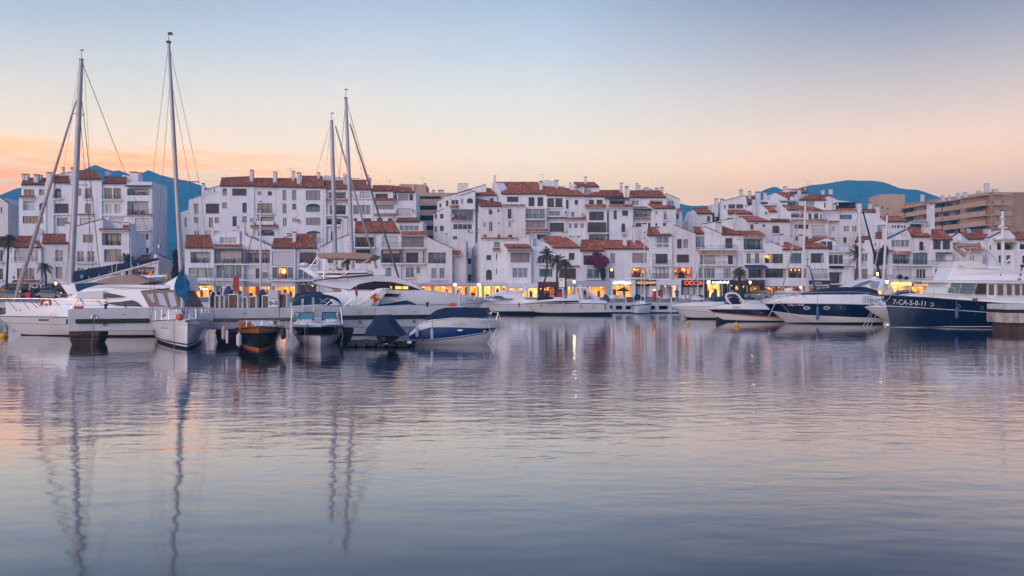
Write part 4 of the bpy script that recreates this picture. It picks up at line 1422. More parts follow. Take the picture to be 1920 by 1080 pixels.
h.wall([(1310, 178), (1340, 158), (1480, 190), (1480, 240)], [], Y=177, depth=3)
h.antenna(1305, 95, 180, 178)
h.wall([(1480, 232), (1545, 232), (1570, 252), (1570, 280)], [], Y=178, depth=3, m=M_PINKW)
zoom(1040, 310)
h.wall([(126, 345), (352, 345)], [('d', 130, 380, 157, 487), ('d', 225, 383, 265, 443), ('c', 187, 522, 225, 582), ('c', 160, 652, 195, 708), ('c', 217, 652, 265, 708), ('c', 287, 652, 332, 708)], Y=169.3)
h.dish(318, 556, 26)
h.aircon(130, 545)
h.eave(150, 350, 588, 612, out=0.6)
h.wall([(168, 250), (212, 196), (258, 240), (502, 240), (502, 330)], [('c', 335, 265, 416, 310, 3)], Y=173)
h.roof((246, 238), (502, 238), (452, 196), (214, 196), Y=173, run=3.5)
h.chimney(332, 364, 128, 215, Y=175.5, style=1)
h.chimney(292, 332, 228, 330, Y=172, style=1)
h.chimney(162, 188, 198, 270, Y=175, style=1)
h.dish(238, 250, 20, out=0.2)
h.wall([(352, 348), (622, 350)], [('d', 385, 387, 442, 447, 2), ('d', 472, 387, 540, 447, 2)], Y=169.6)
h.roof((330, 346), (780, 352), (762, 286), (474, 286), Y=169.6, run=5)
h.wall([(362, 486), (588, 486)], [('k', 387, 520, 553, 618, 3), ('d', 370, 640, 582, 756, 3), ('oc', 385, 780, 582, 856)], Y=167.6)
h.eave(334, 578, 440, 480, out=0.9)
h.balcony(366, 604, 758, 1.0, out=0.6)
h.wall([(606, 372), (872, 372)], [('o' + 'b', 620, 384, 790, 438)], Y=169.2)
h.wall([(612, 490), (882, 490)], [('g', 662, 508, 700, 608, 2), ('sb', 760, 508, 825, 568), ('ka', 752, 652, 793, 752, 2)], Y=167.9)
h.eave(604, 874, 442, 474, out=1.0)
h.balcony(742, 808, 756, 0.95, out=0.4)
h.chimney(733, 766, 198, 330, Y=173, style=1)
h.chimney(788, 832, 238, 362, Y=171.5)
mb = MB()
f = Fac(560, 850, 168.2)
f.box(mb, f.uz(566, 370)[0], f.uz(848, 370)[0], f.uz(600, 374)[1], f.uz(600, 364)[1], -1.0, 0.6)
mb.build('pergola', M_FBROWN, h.root)
h.wall([(868, 365), (1262, 365)], [('c', 870, 395, 950, 446, 2), ('oc', 1070, 393, 1216, 446)], Y=169.8)
h.roof((838, 360), (1256, 360), (1192, 290), (842, 290), Y=169.8, run=5)
for x0, x1, y0 in ((910, 938, 204), (942, 966, 226), (1128, 1150, 250), (1152, 1174, 256), (1190, 1224, 248)):
 h.chimney(x0, x1, y0, 310, Y=176, style=1)
h.wall([(956, 296), (1030, 252), (1126, 292), (1126, 320)], [], Y=177, depth=4)
h.coping([(956, 296), (1030, 252), (1126, 292)])
h.wall([(884, 470), (1136, 470)], [('ob', 888, 520, 1086, 582), ('b', 912, 648, 976, 692, 2), ('b', 1050, 648, 1097, 692)], Y=168.6)
h.awning(886, 1086, 484, 512, M_FDARK, out=1.2)
h.eave(868, 1134, 590, 610, out=0.6)
h.eave(886, 1050, 466, 484, out=0.5)
h.wall([(1086, 484), (1364, 484)], [('d', 1133, 510, 1157, 544), ('c', 1225, 512, 1260, 612), ('b', 1133, 650, 1157, 684), ('b', 1218, 650, 1258, 684)], Y=167.8)
h.roof((1112, 482), (1360, 482), (1350, 462), (1018, 414), Y=167.8, run=3)
h.balcony(1214, 1280, 616, 0.95, out=0.5)
h.wall([(1250, 318), (1408, 384)], [('c', 1285, 398, 1340, 446, 2)], Y=172.5, depth=6)
h.coping([(1250, 318), (1408, 384)])
h.wall([(1358, 508), (1434, 512)], [('d', 1360, 543, 1397, 600)], Y=170.6)
h.eave(1372, 1432, 486, 514, out=0.6)
# ------ front row, centre
zoom(800, 430)
h = House('passage_house', 'shadowed set-back house filling the narrow passage between two white houses', 'house', 470, 163, G_FRONT)
h.wall([(430, 205), (530, 205)], [('k', 443, 222, 468, 282), ('k', 443, 330, 500, 390, 2), ('b', 456, 510, 505, 545), ('b', 462, 552, 500, 580)], m=M_WHITE2)
h.balcony(440, 512, 315, 0.8, out=0.6)
h = House('gabled_house', 'white corner house with a brown arched shutter right of the narrow passage', 'house', 700, 150.8, G_FRONT)
h.wall([(508, 212), (606, 106)], [('k', 540, 300, 556, 356), ('k', 545, 456, 558, 512)], Y=158, Y1=150.8, depth=4)
h.wall([(606, 106), (1030, 106), (1124, 98), (1124, 200)], [('sl', 760, 142, 822, 202), ('m', 670, 287, 730, 350), ('sba', 668, 453, 734, 568), ('k', 780, 270, 791, 342), ('k', 781, 440, 792, 500)], Y=150.8)
h.eave(608, 1034, 94, 110, out=0.4)
h.eave(742, 826, 212, 240, out=0.5)
h.shop(632, 905, 598, 634, [('S2', 640, 720, 1), ('S0', 730, 755, 1), ('S2', 760, 830, 1), ('S0', 838, 898, 1)], M_WHITE2)
h = House('gabled_house', 'white house with two large beige blinds and a vented double chimney', 'house', 1000, 149.2, G_FRONT)
h.wall([(828, 134), (908, 248)], [], Y=152.5, Y1=149.2, depth=3)
h.wall([(906, 212), (1178, 212)], [('sl', 945, 262, 1158, 372, 2), ('c', 968, 433, 1138, 544, 3)])
h.shop(907, 1252, 604, 656, [('S0', 916, 1010, 2), ('S0', 1020, 1125, 2), ('S2', 1140, 1246, 2)], M_FASW)
h.last = Fac(906, 1178, 148.6)
h.roof((904, 208), (1174, 208), (1116, 134), (832, 134), run=3.5)
h.eave(908, 1196, 232, 252, out=0.9)
h.fascia(830, 1220, 606, 640, M_FASW, 'e  DIESEL  SPORT', M_NEONW, 0.72, pos=0.62)
h.wall([(1114, 112), (1122, 66), (1166, 62), (1170, 90), (1212, 84), (1252, 112), (1432, 192)], [], Y=151.8, depth=5)
h.coping([(1252, 112), (1432, 192)], w=0.7)
h.chimney(1122, 1168, 48, 160, Y=151)
h.chimney(1170, 1200, 70, 200, Y=150.6, style=1)
h.wall([(1178, 190), (1434, 190)], [('m', 1253, 296, 1406, 382, 4), ('t', 1267, 443, 1420, 538, 2)], Y=150)
h.balcony(1244, 1440, 388, 0.95, out=0.6)
h = House('terrace_house', 'white house behind the palm group with a big gently sloping tile roof', 'house', 1560, 149.7, G_FRONT)
h.wall([(1434, 206), (1732, 206)], [('k', 1600, 266, 1664, 342, 2), ('sb', 1490, 440, 1680, 558)])
h.shop(1254, 1570, 590, 640, [('S3', 1262, 1310, 1), ('S1', 1318, 1440, 2), ('S1', 1448, 1500, 1), ('S0', 1508, 1562, 1)], M_FASR, 148.9)
h.roof((1420, 206), (1738, 206), (1570, 86), (1290, 86), run=5)
for x0, x1 in ((1520, 1548), (1556, 1584), (1606, 1640), (1646, 1668), (1690, 1730)):
 h.chimney(x0, x1, 28 if x0 < 1600 else 74, 190, Y=154.5)
h.eave(1484, 1726, 408, 432, out=0.7)
zoom(1040, 430)
h = House('terrace_house', 'white house overgrown by the purple bougainvillea above a grey shop band', 'house', 420, 149.3, G_FRONT)
h.wall([(290, 240), (562, 240)], [('pk', 324, 252, 546, 400), ('t', 366, 447, 506, 550, 2)])
h.roof((282, 242), (556, 242), (480, 124), (298, 124), run=4.5)
h.balcony(340, 560, 558, 0.9, out=0.7)
h.shop(136, 628, 580, 640, [('S0', 145, 190, 1), ('S4', 197, 225, 1), ('S0', 232, 262, 1), ('S0', 318, 372, 1), ('S0', 382, 580, 3)])
h = House('terrace_house', 'long white house with one plain chimney on its roof and an orange lit boutique', 'house', 800, 149.6, G_FRONT)
h.wall([(562, 215), (1092, 215)], [('c', 625, 268, 683, 388), ('sl', 873, 266, 1034, 374), ('k', 613, 440, 672, 550), ('l1', 866, 430, 1026, 540, 3)])
h.shop(632, 910, 574, 626, [('S0', 654, 872, 3)], M_FASW)
h.last = Fac(562, 1092, 149.6)
h.roof((552, 218), (1092, 218), (966, 136), (470, 124), run=4.5)
h.chimney(764, 812, 70, 205, Y=151.5)
h.fascia(640, 902, 580, 620, M_FASW, 'dsMilligan', M_NEONW, 0.85, pos=0.45, f=h.shopf, out=0.1)
h.balcony(845, 1034, 545, 0.9, out=0.6)
h.lamp(h.last, h.last.uz(642, 455)[0], h.last.uz(642, 455)[1], -0.12, M_LAMPO, 0.25)
h.wall([(912, 572), (1164, 572)], [('S1', 922, 632, 1150, 765, 4)], Y=148.9, depth=1.6, m=M_FASD)
h.fascia(914, 1164, 574, 630, M_FASD, 'MAGASINOPICIO', M_NEONO, 0.62, pos=0.55, sgw=0.9)
zoom(1040, 310)
h = House('terrace_house', 'white house with a large six pane blue window under a wedge shaped tile roof', 'house', 1180, 149.1, G_FRONT)
h.wall([(920, 712), (1066, 790)], [('c', 925, 740, 940, 780)], Y=156, Y1=149.1, depth=4)
h.wall([(1066, 786), (1322, 786)], [('c', 1075, 798, 1292, 926, 3), ('k', 1103, 996, 1272, 1106, 4), ('l1', 1098, 1150, 1282, 1270, 4)])
h.shop(1166, 1424, 1290, 1345, [('S4', 1185, 1400, 3)], M_FASW)
f = h.last = Fac(1066, 1322, 149.1)
mb = MB()
f.box(mb, f.uz(1075, 880)[0], f.uz(1292, 880)[0], f.uz(1100, 886)[1], f.uz(1100, 876)[1], -0.2, -0.12)
mb.build('transom', M_FWHITE, h.root)
h.roof((1036, 786), (1322, 786), (1190, 700), (1050, 700), run=4.5)
h.chimney(980, 1036, 650, 740, Y=153.5)
h.chimney(872, 908, 680, 860, Y=153)
h.balcony(1090, 1310, 1122, 0.9, out=0.6)
h.balcony(1085, 1310, 1276, 0.9, out=0.7)
h = House('gabled_house', 'white house with a flat topped gable and brown roller blind, above a lit restaurant', 'house', 1440, 149.5, G_FRONT)
h.wall([(1186, 692), (1330, 670), (1345, 672), (1586, 768)], [('k', 1378, 830, 1430, 936), ('c', 1447, 830, 1507, 936), ('sb', 1375, 1003, 1512, 1095), ('l1', 1345, 1150, 1550, 1270, 3)], Y=149.5, m=M_PINKW)
h.coping([(1345, 672), (1586, 768)], w=0.6)
h.wall([(1186, 692), (1320, 670), (1320, 690)], [], Y=152, depth=3)
h.balcony(1366, 1536, 940, 0.95, out=0.7)
h.awning(1365, 1525, 985, 1008, M_ORGAWN, out=0.4)
h.balcony(1340, 1600, 1276, 0.9, out=0.7)
h.awning(1160, 1420, 1290, 1350, mat('pale_blue_canvas', (0.24, 0.42, 0.62), 0.8), out=1.6)
zoom(1260, 320)
h = House('terrace_house', 'white house with a glazed sun room over orange awnings', 'house', 400, 149.8, G_FRONT)
h.wall([(262, 706), (470, 706)], [('c', 265, 740, 400, 862, 2), ('b', 405, 752, 432, 862)], Y=151)
h.roof((248, 706), (462, 706), (374, 640), (240, 640), Y=151, run=4)
h.wall([(366, 630), (546, 708), (546, 760)], [], Y=150.6, depth=4)
h.coping([(366, 630), (546, 708)], w=0.5)
h.chimney(496, 558, 578, 730, Y=151)
h.wall([(262, 882), (720, 882)], [('ob', 315, 950, 486, 1050), ('sb', 630, 955, 686, 1050), ('c', 300, 1095, 486, 1210, 4), ('c', 585, 1095, 662, 1210, 3)], Y=149.6)
h.shop(392, 702, 1234, 1274, [('S2', 398, 574, 3), ('S3', 590, 614, 1), ('S4', 622, 660, 1), ('S3', 666, 698, 1)], M_FASD, 148.9)
h.last = Fac(262, 720, 149.6)
h.balcony(268, 722, 884, 0.7, out=1.0)
h.awning(302, 536, 912, 950, M_ORGAWN, out=0.9)
h.awning(566, 720, 912, 950, M_ORGAWN, out=0.9)
h.balcony(300, 700, 1058, 0.6, out=0.8)
h.balcony(262, 800, 1215, 0.95, out=0.9)
h.wall([(110, 1230), (390, 1230)], [('S3', 120, 1300, 380, 1400, 4)], Y=149, depth=1.4, m=M_FASR)
h.fascia(118, 388, 1236, 1295, M_FASR, 'OOCAIA', M_NEONR, 1.15, pos=0.56)
h.fascia(400, 596, 1240, 1268, M_FASD, '@ anaplachal', M_NEONW, 0.78, pos=0.58, f=h.shopf, out=0.08)
h = House('terrace_house', 'white house with a chimney tower and one tall brown roof terrace blind', 'house', 650, 149.3, G_FRONT)
h.wall([(546, 716), (806, 716)], [('sb', 600, 758, 680, 872)], Y=150.3)
h.roof((556, 716), (806, 718), (720, 686), (560, 628), Y=150.3, run=4)
h.balcony(534, 722, 878, 0.9, out=0.5, rm=M_RAILW)
h = House('terrace_house', 'white house with a green glazed loggia above two paned doors and a blue awning', 'house', 920, 149.5, G_FRONT)
h.wall([(792, 718), (1042, 718)], [('og', 805, 762, 1026, 888), ('m', 840, 928, 890, 1043, 2), ('m', 935, 928, 985, 1043, 2), ('ok', 860, 1104, 1036, 1205)])
h.shop(704, 1044, 1238, 1290, [('S1', 712, 790, 2), ('S4', 798, 850, 1), ('S1', 880, 1036, 3)], M_FASB, 148.9)
h.last = Fac(792, 1042, 149.5)
h.roof((730, 720), (1044, 720), (980, 684), (726, 684), Y=149.8, run=2.5)
h.eave(792, 1042, 728, 748, out=0.5)
h.balcony(800, 1034, 892, 0.1, out=0.5)
h.balcony(826, 1010, 1048, 0.9, out=0.5)
h.awning(804, 1046, 1062, 1100, M_BLUEAWN, out=1.7)
h.balcony(790, 1044, 1212, 0.95, out=1.2)
h.fascia(700, 1044, 1240, 1275, M_FASB)
h = House('restaurant_house', 'white house with an orange lit upper window and blue awnings over the brasserie', 'restaurant', 1200, 149.1, G_FRONT)
h.wall([(1042, 820), (1120, 810), (1205, 842), (1290, 880), (1512, 880)], [('l0', 1045, 936, 1125, 1040), ('b', 1130, 936, 1250, 1040, 2), ('g', 1330, 928, 1456, 1042, 2), ('ok', 1048, 1100, 1290, 1205), ('l3', 1308, 1100, 1510, 1205, 4), ('S1', 1050, 1300, 1500, 1400, 7)])
h.roof((1248, 886), (1494, 886), (1300, 812), (1116, 812), run=4.5)
h.wall([(1146, 770), (1232, 722), (1232, 800)], [], Y=153, depth=3)
h.chimney(1204, 1250, 716, 860, Y=151.5)
h.eave(1040, 1196, 898, 912, out=0.6)
h.balcony(1042, 1258, 1046, 0.95, out=0.9, rm=M_RAILW)
h.awning(1046, 1292, 1056, 1100, M_BLUEAWN, out=1.8)
h.awning(1298, 1512, 1062, 1092, M_BLUEAWN, out=1.6)
h.balcony(1042, 1515, 1212, 0.95, out=1.4)
h.fascia(1046, 1500, 1222, 1262, M_FASB, 'BRASSERIE', M_NEONO, 0.78, pos=0.56, sgw=1.5)
h.fascia(1052, 1500, 1278, 1296, M_FASD)
h = House('terrace_house', 'white house with a single square loggia below a hipped tile roof, behind the bare mast', 'house', 1640, 149.6, G_FRONT)
h.wall([(1512, 866), (1764, 866)], [('ob', 1562, 928, 1712, 1038), ('sw', 1570, 1105, 1746, 1210), ('S1', 1540, 1295, 1750, 1400, 3)])
h.roof((1478, 870), (1764, 870), (1644, 790), (1486, 790), run=4)
h.balcony(1512, 1764, 1215, 0.9, out=0.6)
h.fascia(1520, 1770, 1240, 1278, M_FASD, 'Sephira', M_SIGNW, 0.6, pos=0.42)
h.wall([(1610, 800), (1740, 755), (1850, 800), (1850, 840)], [('k', 1672, 796, 1740, 860, 2), ('k', 1746, 796, 1806, 890, 2)], Y=152, depth=4)
h.roof((1480, 800), (1620, 800), (1740, 752), (1590, 752), Y=153, run=3)
h.coping([(1610, 800), (1740, 755), (1850, 800)])
zoom(1500, 320)
h = House('terrace_house', 'white house with a terrace railing and three tall dark doors left of the feathery palm', 'house', 430, 149.9, G_FRONT)
h.wall([(320, 905), (606, 905)], [('m', 325, 945, 490, 1052, 3), ('pk', 330, 1140, 476, 1270), ('S2', 330, 1300, 590, 1400, 3)])
h.balcony(318, 602, 906, 0.9, out=0.7)
h.balcony(318, 602, 1058, 0.95, out=0.9)
h.awning(322, 480, 1072, 1100, M_FBROWN, out=0.6)
h.fascia(322, 610, 1282, 1318, M_FASD, '', out=0.2)
h.wall([(390, 815), (480, 850), (545, 850), (545, 890)], [], Y=153, depth=3)
h = House('terrace_house', 'white house with pale shutters directly behind the feathery palm', 'house', 700, 150.3, G_FRONT)
h.wall([(606, 868), (800, 840), (822, 830)], [('g', 590 + 22, 938, 628, 1018), ('c', 697, 938, 766, 1020, 2), ('sl', 600 + 10, 1105, 760, 1210), ('S2', 620, 1300, 810, 1400, 2)])
h.roof((610, 800), (790, 800), (780, 740), (640, 750), Y=154, run=3)
h.balcony(606, 822, 1226, 0.9, out=0.6)
h = House('terrace_house', 'white house with a green planted loggia behind the crossed masts', 'house', 900, 149.7, G_FRONT)
h.wall([(810, 860), (835, 770), (990, 770), (1030, 880)], [('ok', 825, 912, 990, 1052), ('t', 842, 810, 866, 850), ('sl', 830, 1105, 1010, 1210), ('S2', 820, 1290, 1000, 1400, 3)])
h.eave(812, 1040, 886, 910, out=0.6)
h.roof((846, 770), (990, 758), (985, 690), (850, 700), Y=153, run=3.5)
h.chimney(930, 975, 610, 760, Y=152)
h.balcony(812, 1030, 1226, 0.9, out=0.6)
h.fascia(700, 1030, 1250, 1286, M_FASW)
h = House('gabled_house', 'white house with a left sloping roof edge above a row of four blue panes', 'house', 1150, 149.4, G_FRONT)
h.wall([(985, 772), (1208, 662), (1252, 748), (1252, 800)], [('c', 1030, 778, 1238, 860, 4), ('c', 1142, 705, 1160, 736), ('c', 1178, 705, 1196, 736), ('oc', 1042, 935, 1240, 1046), ('sw', 1040, 1105, 1250, 1210), ('S2', 1040, 1290, 1240, 1400, 3)])
h.coping([(985, 772), (1208, 662)], w=1.2)
h.eave(1030, 1246, 908, 936, out=0.5)
h.balcony(1040, 1284, 1060, 0.9, out=0.8)
h.fascia(1030, 1250, 1262, 1290, M_NEONY)
h = House('terrace_house', 'pinkish white house with a small arched window under a fluted chimney', 'house', 1350, 149.7, G_FRONT)
h.wall([(1252, 742), (1488, 742)], [('ka', 1342, 795, 1392, 897, 2), ('g', 1270, 925, 1436, 1052, 3), ('m', 1310, 1105, 1420, 1212, 3), ('S0', 1260, 1300, 1470, 1400, 3)], m=M_PINKW)
h.roof((1250, 742), (1476, 742), (1380, 642), (1204, 642), run=4.5)
h.chimney(1372, 1468, 608, 730, Y=151.5, style=2)
h.chimney(1430, 1508, 360, 640, Y=160, style=1)
h.balcony(1335, 1400, 900, 0.8, out=0.3)
h.balcony(1266, 1720, 1062, 0.9, out=0.8)
h.balcony(1260, 1720, 1234, 0.7, out=0.8)
h.fascia(1250, 1480, 1268, 1300, M_FASD, 'HoneyBollinger', M_NEONO, 0.62, pos=0.6)
h = House('terrace_house', 'white house with two dark upper windows at the right end of the tile roofs', 'house', 1600, 149.2, G_FRONT)
h.wall([(1488, 775), (1718, 775)], [('k', 1498, 785, 1586, 886, 2), ('k', 1604, 785, 1690, 886, 2), ('c', 1525, 940, 1646, 1022), ('m', 1520, 1105, 1660, 1212, 3), ('S0', 1500, 1310, 1690, 1400, 3)])
h.roof((1482, 776), (1722, 776), (1612, 668), (1466, 668), run=4.5)
f = h.last
h.awning(1520, 1698, 918, 932, M_FDARK, out=0.7)
h.fascia(1490, 1716, 1262, 1304, M_FASW)
# ------ right end, behind the trawler
zoom(1600, 330)
h = House('gabled_house', 'low pinkish white house behind the flybridge of the navy trawler', 'house', 1300, 150.4, G_FRONT)
h.wall([(1118, 800), (1240, 800), (1450, 842)], [('k', 1316, 905, 1330, 952), ('k', 1346, 905, 1360, 952), ('k', 1118, 890, 1130, 945), ('k', 1170, 925, 1186, 942)], m=M_PINKW)
h.eave(1238, 1452, 814, 848, out=1.0)
h.eave(1118, 1200, 750, 800, out=0.5)
h.wall([(1108, 690), (1182, 640), (1296, 690), (1296, 780)], [('k', 1165, 728, 1235, 742)], Y=156, depth=5)
h.coping([(1108, 690), (1182, 640), (1296, 690)])
h = House('gabled_house', 'white house with a peaked gable and orange awning behind the trawler mast', 'house', 1650, 151, G_FRONT)
h.wall([(1290, 712), (1520, 712)], [('k', 1400, 752, 1430, 786)], Y=152.6)
h.roof((1292, 712), (1522, 704), (1700, 606), (1200, 640), Y=152.6, run=4)
h.wall([(1518, 702), (1700, 612), (1742, 600), (1832, 690), (1840, 740)], [('ob', 1618, 752, 1802, 830), ('k', 1534, 782, 1552, 828), ('m', 1634, 890, 1670, 988), ('m', 1720, 890, 1776, 988)])
h.awning(1570, 1800, 705, 750, M_ORGAWN, out=1.3)
h.coping([(1518, 702), (1700, 612), (1742, 600)], w=0.6)
h.coping([(1742, 600), (1832, 690)], w=0.6)
h.chimney(1470, 1536, 586, 685, Y=155)
h.dish(1400, 605, 34, out=-3)
h = House('terrace_house', 'white house with a dark window at the right edge of the picture', 'house', 1900, 150.2, G_FRONT)
h.wall([(1838, 715), (2100, 715), (2500, 715)], [('ob', 1872, 725, 1990, 826), ('d', 2080, 740, 2160, 830, 2), ('d', 1900, 895, 1960, 985), ('d', 2250, 740, 2350, 830, 2)])
h.roof((1836, 716), (2500, 716), (2500, 620), (1748, 640), run=5)
h.wall([(2060, 900), (2500, 900)], [], Y=148, depth=3)
# ------ second and third tier on the right
zoom(1260, 320)
h = House('hill_house', 'low white house with one window at the left foot of the upper right cluster', 'house', 300, 178, G_HILL)
h.wall([(182, 566), (238, 440), (286, 482), (548, 482)], [('d', 393, 512, 432, 572)], depth=6)
h.roof((278, 482), (546, 482), (476, 430), (236, 430), run=4)
h.dish(480, 545, 16)
h = House('hill_house', 'white house with paired brown curtained windows and a peaked roof among many chimneys', 'house', 700, 176, G_HILL)
h.wall([(455, 376), (560, 344), (560, 400)], [], Y=178, depth=4)
h.wall([(552, 370), (590, 338), (822, 280), (830, 284), (846, 382)], [('c', 585, 383, 613, 432), ('b', 635, 378, 713, 426, 3), ('b', 723, 378, 804, 426, 3), ('k', 824, 385, 840, 415), ('k', 710, 502, 830, 536, 3)])
h.coping([(590, 338), (822, 280)], w=1.0)
h.roof((626, 482), (906, 486), (858, 438), (624, 438), Y=174, run=2.2)
h.roof((824, 372), (936, 372), (930, 290), (826, 290), Y=178, run=5)
h.chimney(758, 796, 214, 300, Y=178)
h.chimney(860, 888, 230, 320, Y=181, style=1)
h.chimney(478, 516, 314, 480, Y=177)
h.chimney(544, 582, 316, 440, Y=177.5)
h.chimney(938, 992, 238, 350, Y=180)
h.chimney(1028, 1062, 238, 320, Y=183, style=1)
h.dish(628, 505, 18)
h = House('hill_house', 'white house with a lit wall lamp beside its sloping roof in the upper right cluster', 'house', 1000, 175, G_HILL)
h.wall([(842, 402), (985, 368), (1098, 462), (1268, 462)], [])
h.roof((1092, 462), (1262, 462), (1172, 402), (984, 402), run=3.5)
h.chimney(903, 938, 318, 500, Y=174.6)
h.aircon(1058, 490, 0.9)
h.lamp(h.last, h.last.uz(1266, 470)[0], h.last.uz(1266, 470)[1], 0.3, M_LAMPW, 0.14)
h.wall([(960, 330), (1120, 330)], [], Y=182, depth=4)
h.chimney(830, 850, 300, 380, Y=182)
h = House('hill_house', 'white house with a folded valley roof at the top of the right cluster', 'house', 1230, 181, G_HILL)
h.wall([(1118, 312), (1166, 250), (1312, 326), (1352, 290), (1404, 334)], [])
h.roof((1306, 326), (1320, 326), (1394, 252), (1176, 250), Y=181, run=5)
h.wall([(940, 345), (1118, 345)], [('d', 1000, 352, 1080, 378, 2)], Y=180)
h.awning(1195, 1400, 335, 368, M_GREY, out=1.4)
h.wall([(1195, 350), (1400, 350)], [('k', 1300, 356, 1396, 394, 2)], Y=178.6)
h.chimney(1380, 1410, 258, 330, Y=180.5)
h = House('hill_house', 'highest white house on the right with a tiled penthouse against the mountain', 'house', 1600, 180, G_HILL)
h.wall([(1420, 332), (1862, 332)], [('c', 1510, 340, 1606, 402, 4), ('d', 1710, 360, 1746, 418)])
h.roof((1424, 330), (1862, 330), (1800, 276), (1530, 276), run=4)
h.wall([(1256, 250), (1262, 228), (1300, 212), (1540, 250)], [], Y=186)
h.roof((1330, 246), (1542, 246), (1530, 212), (1292, 212), Y=185.5, run=3)
h.chimney(1252, 1286, 180, 255, Y=187, style=1)
h.chimney(1414, 1448, 208, 310, Y=183)
h.chimney(1488, 1506, 190, 230, Y=188)
h.chimney(1680, 1712, 208, 290, Y=184.5, style=1)
h.chimney(1766, 1802, 194, 290, Y=184.5, style=1)
h.antenna(1530, 110, 200, 188)
h = House('hill_house', 'white house with a row of four narrow brown windows below the highest house', 'house', 1400, 172, G_HILL)
h.wall([(1230, 392), (1302, 440), (1692, 440)], [('b', 1340, 475, 1482, 528, 4), ('d', 1535, 480, 1572, 541), ('d', 1597, 480, 1648, 541, 2), ('k', 1690 - 24, 490, 1684, 545)])
h.roof((1296, 440), (1692, 444), (1600, 414), (1240, 390), run=3.5)
h.wall([(1690, 452), (1902, 452)], [], Y=173)
h.eave(1440, 1900, 444, 460, Fac(1302, 1692, 172), out=0.3)
h = House('hill_house', 'long white mid-tier house with a brown shuttered french door, below the upper cluster', 'house', 1000, 161, G_HILL)
h.wall([(742, 534), (780, 526), (850, 568), (1330, 572)], [('d', 882, 603, 918, 662), ('d', 1020, 603, 1046, 634), ('b', 1130, 600, 1208, 704, 2)], m=M_PINKW)
h.roof((846, 568), (1104, 570), (960, 520), (752, 520), run=4)
h.roof((1096, 570), (1330, 572), (1320, 552), (1110, 548), run=2)
h.chimney(690, 712, 480, 560, Y=163, style=1)
h.balcony(1120, 1216, 708, 0.9, out=0.3)
h.wall([(340, 602), (480, 570), (692, 536), (692, 640)], [], Y=164, depth=5)
h.coping([(340, 602), (692, 536)], w=0.8)
h.chimney(930, 968, 590, 680, Y=158)
h = House('hill_house', 'mid-tier white house with a white blind and railed balcony behind the bare mast', 'house', 1600, 161.6, G_HILL)
h.wall([(1330, 566), (1560, 572)], [('d', 1380, 605, 1536, 653, 4), ('b', 1390, 740, 1420, 790), ('b', 1480, 740, 1535, 790)], m=M_PINKW)
h.wall([(1558, 574), (1762, 580)], [('sw', 1570, 612, 1716, 710), ('b', 1580, 745, 1700, 765)], Y=161, m=M_PINKW)
h.eave(1330, 1560, 552, 568, out=0.4)
h.eave(1540, 1742, 546, 576, out=0.6)
h.balcony(1568, 1720, 712, 0.9, out=0.5, rm=M_RAILW)
h.wall([(1758, 585), (1896, 585)], [('c', 1800, 622, 1838, 680, 2), ('c', 1790, 752, 1842, 780)], Y=162, m=M_PINKW)
h.eave(1756, 1890, 566, 584, out=0.4)
h.chimney(1330, 1352, 735, 800, Y=156)
h.chimney(1420, 1482, 720, 800, Y=155)
zoom(1500, 320)
h = House('hill_house', 'mid-tier white house with curtained double windows and a lit roof terrace', 'house', 560, 161.3, G_HILL)
h.wall([(440, 574), (704, 574)], [('c', 490, 622, 560, 687, 2), ('c', 587, 622, 646, 687, 2), ('d', 490, 750, 526, 812)], m=M_PINKW)
h.wall([(420, 448), (640, 448), (900, 470)], [('g', 445, 495, 584, 546, 2)], Y=172.4)
h.eave(424, 632, 428, 456, out=0.6)
h.wall([(330, 290), (420, 330), (580, 350)], [], Y=178, depth=4)
mb = MB()
f = Fac(420, 640, 174)
f.box(mb, f.uz(424, 358)[0], f.uz(610, 358)[0], f.uz(500, 364)[1], f.uz(500, 356)[1], -3.0, 0.5)
for xx in (430, 600):
 u = f.uz(xx, 400)[0]
 f.box(mb, u - 0.12, u + 0.12, f.uz(xx, 428)[1], f.uz(xx, 364)[1], 0.1, 0.34)
mb.build('pergola', M_FDARK, h.root)
h.wall([(424, 368), (620, 368)], [], Y=177, depth=1, m=M_FBROWN)
h.lamp(f, f.uz(452, 374)[0], f.uz(452, 374)[1], -1.0, M_LAMPW, 0.22)
h.roof((684, 466), (856, 466), (846, 440), (688, 440), Y=172.6, run=2.5)
h.chimney(768, 802, 358, 440, Y=176, style=1)
h.chimney(846, 888, 394, 480, Y=174)
h.chimney(636, 690, 360, 470, Y=173.4)
h = House('hill_house', 'white house with a row of small dark windows below the tan hotel', 'house', 1050, 160.6, G_HILL)
h.wall([(700, 552), (985, 574)], [('c', 870, 610, 930, 690)], Y=161.8)
h.wall([(980, 566), (1226, 572)], [('k', 1034, 613, 1054, 645), ('k', 1064, 613, 1084, 645), ('k', 1094, 613, 1126, 645), ('k', 1138, 613, 1158, 645), ('k', 1168, 613, 1190, 645)])
h.roof((978, 572), (1222, 572), (1140, 520), (900, 520), run=4)
h.dish(905, 640, 36)
h.chimney(1112, 1140, 512, 560, Y=164, style=1)
h.awning(1222, 1400, 568, 600, M_GREY, out=1.5)
h.wall([(1226, 580), (1500, 590)], [('k', 1240, 600, 1400, 640, 4)], Y=162)
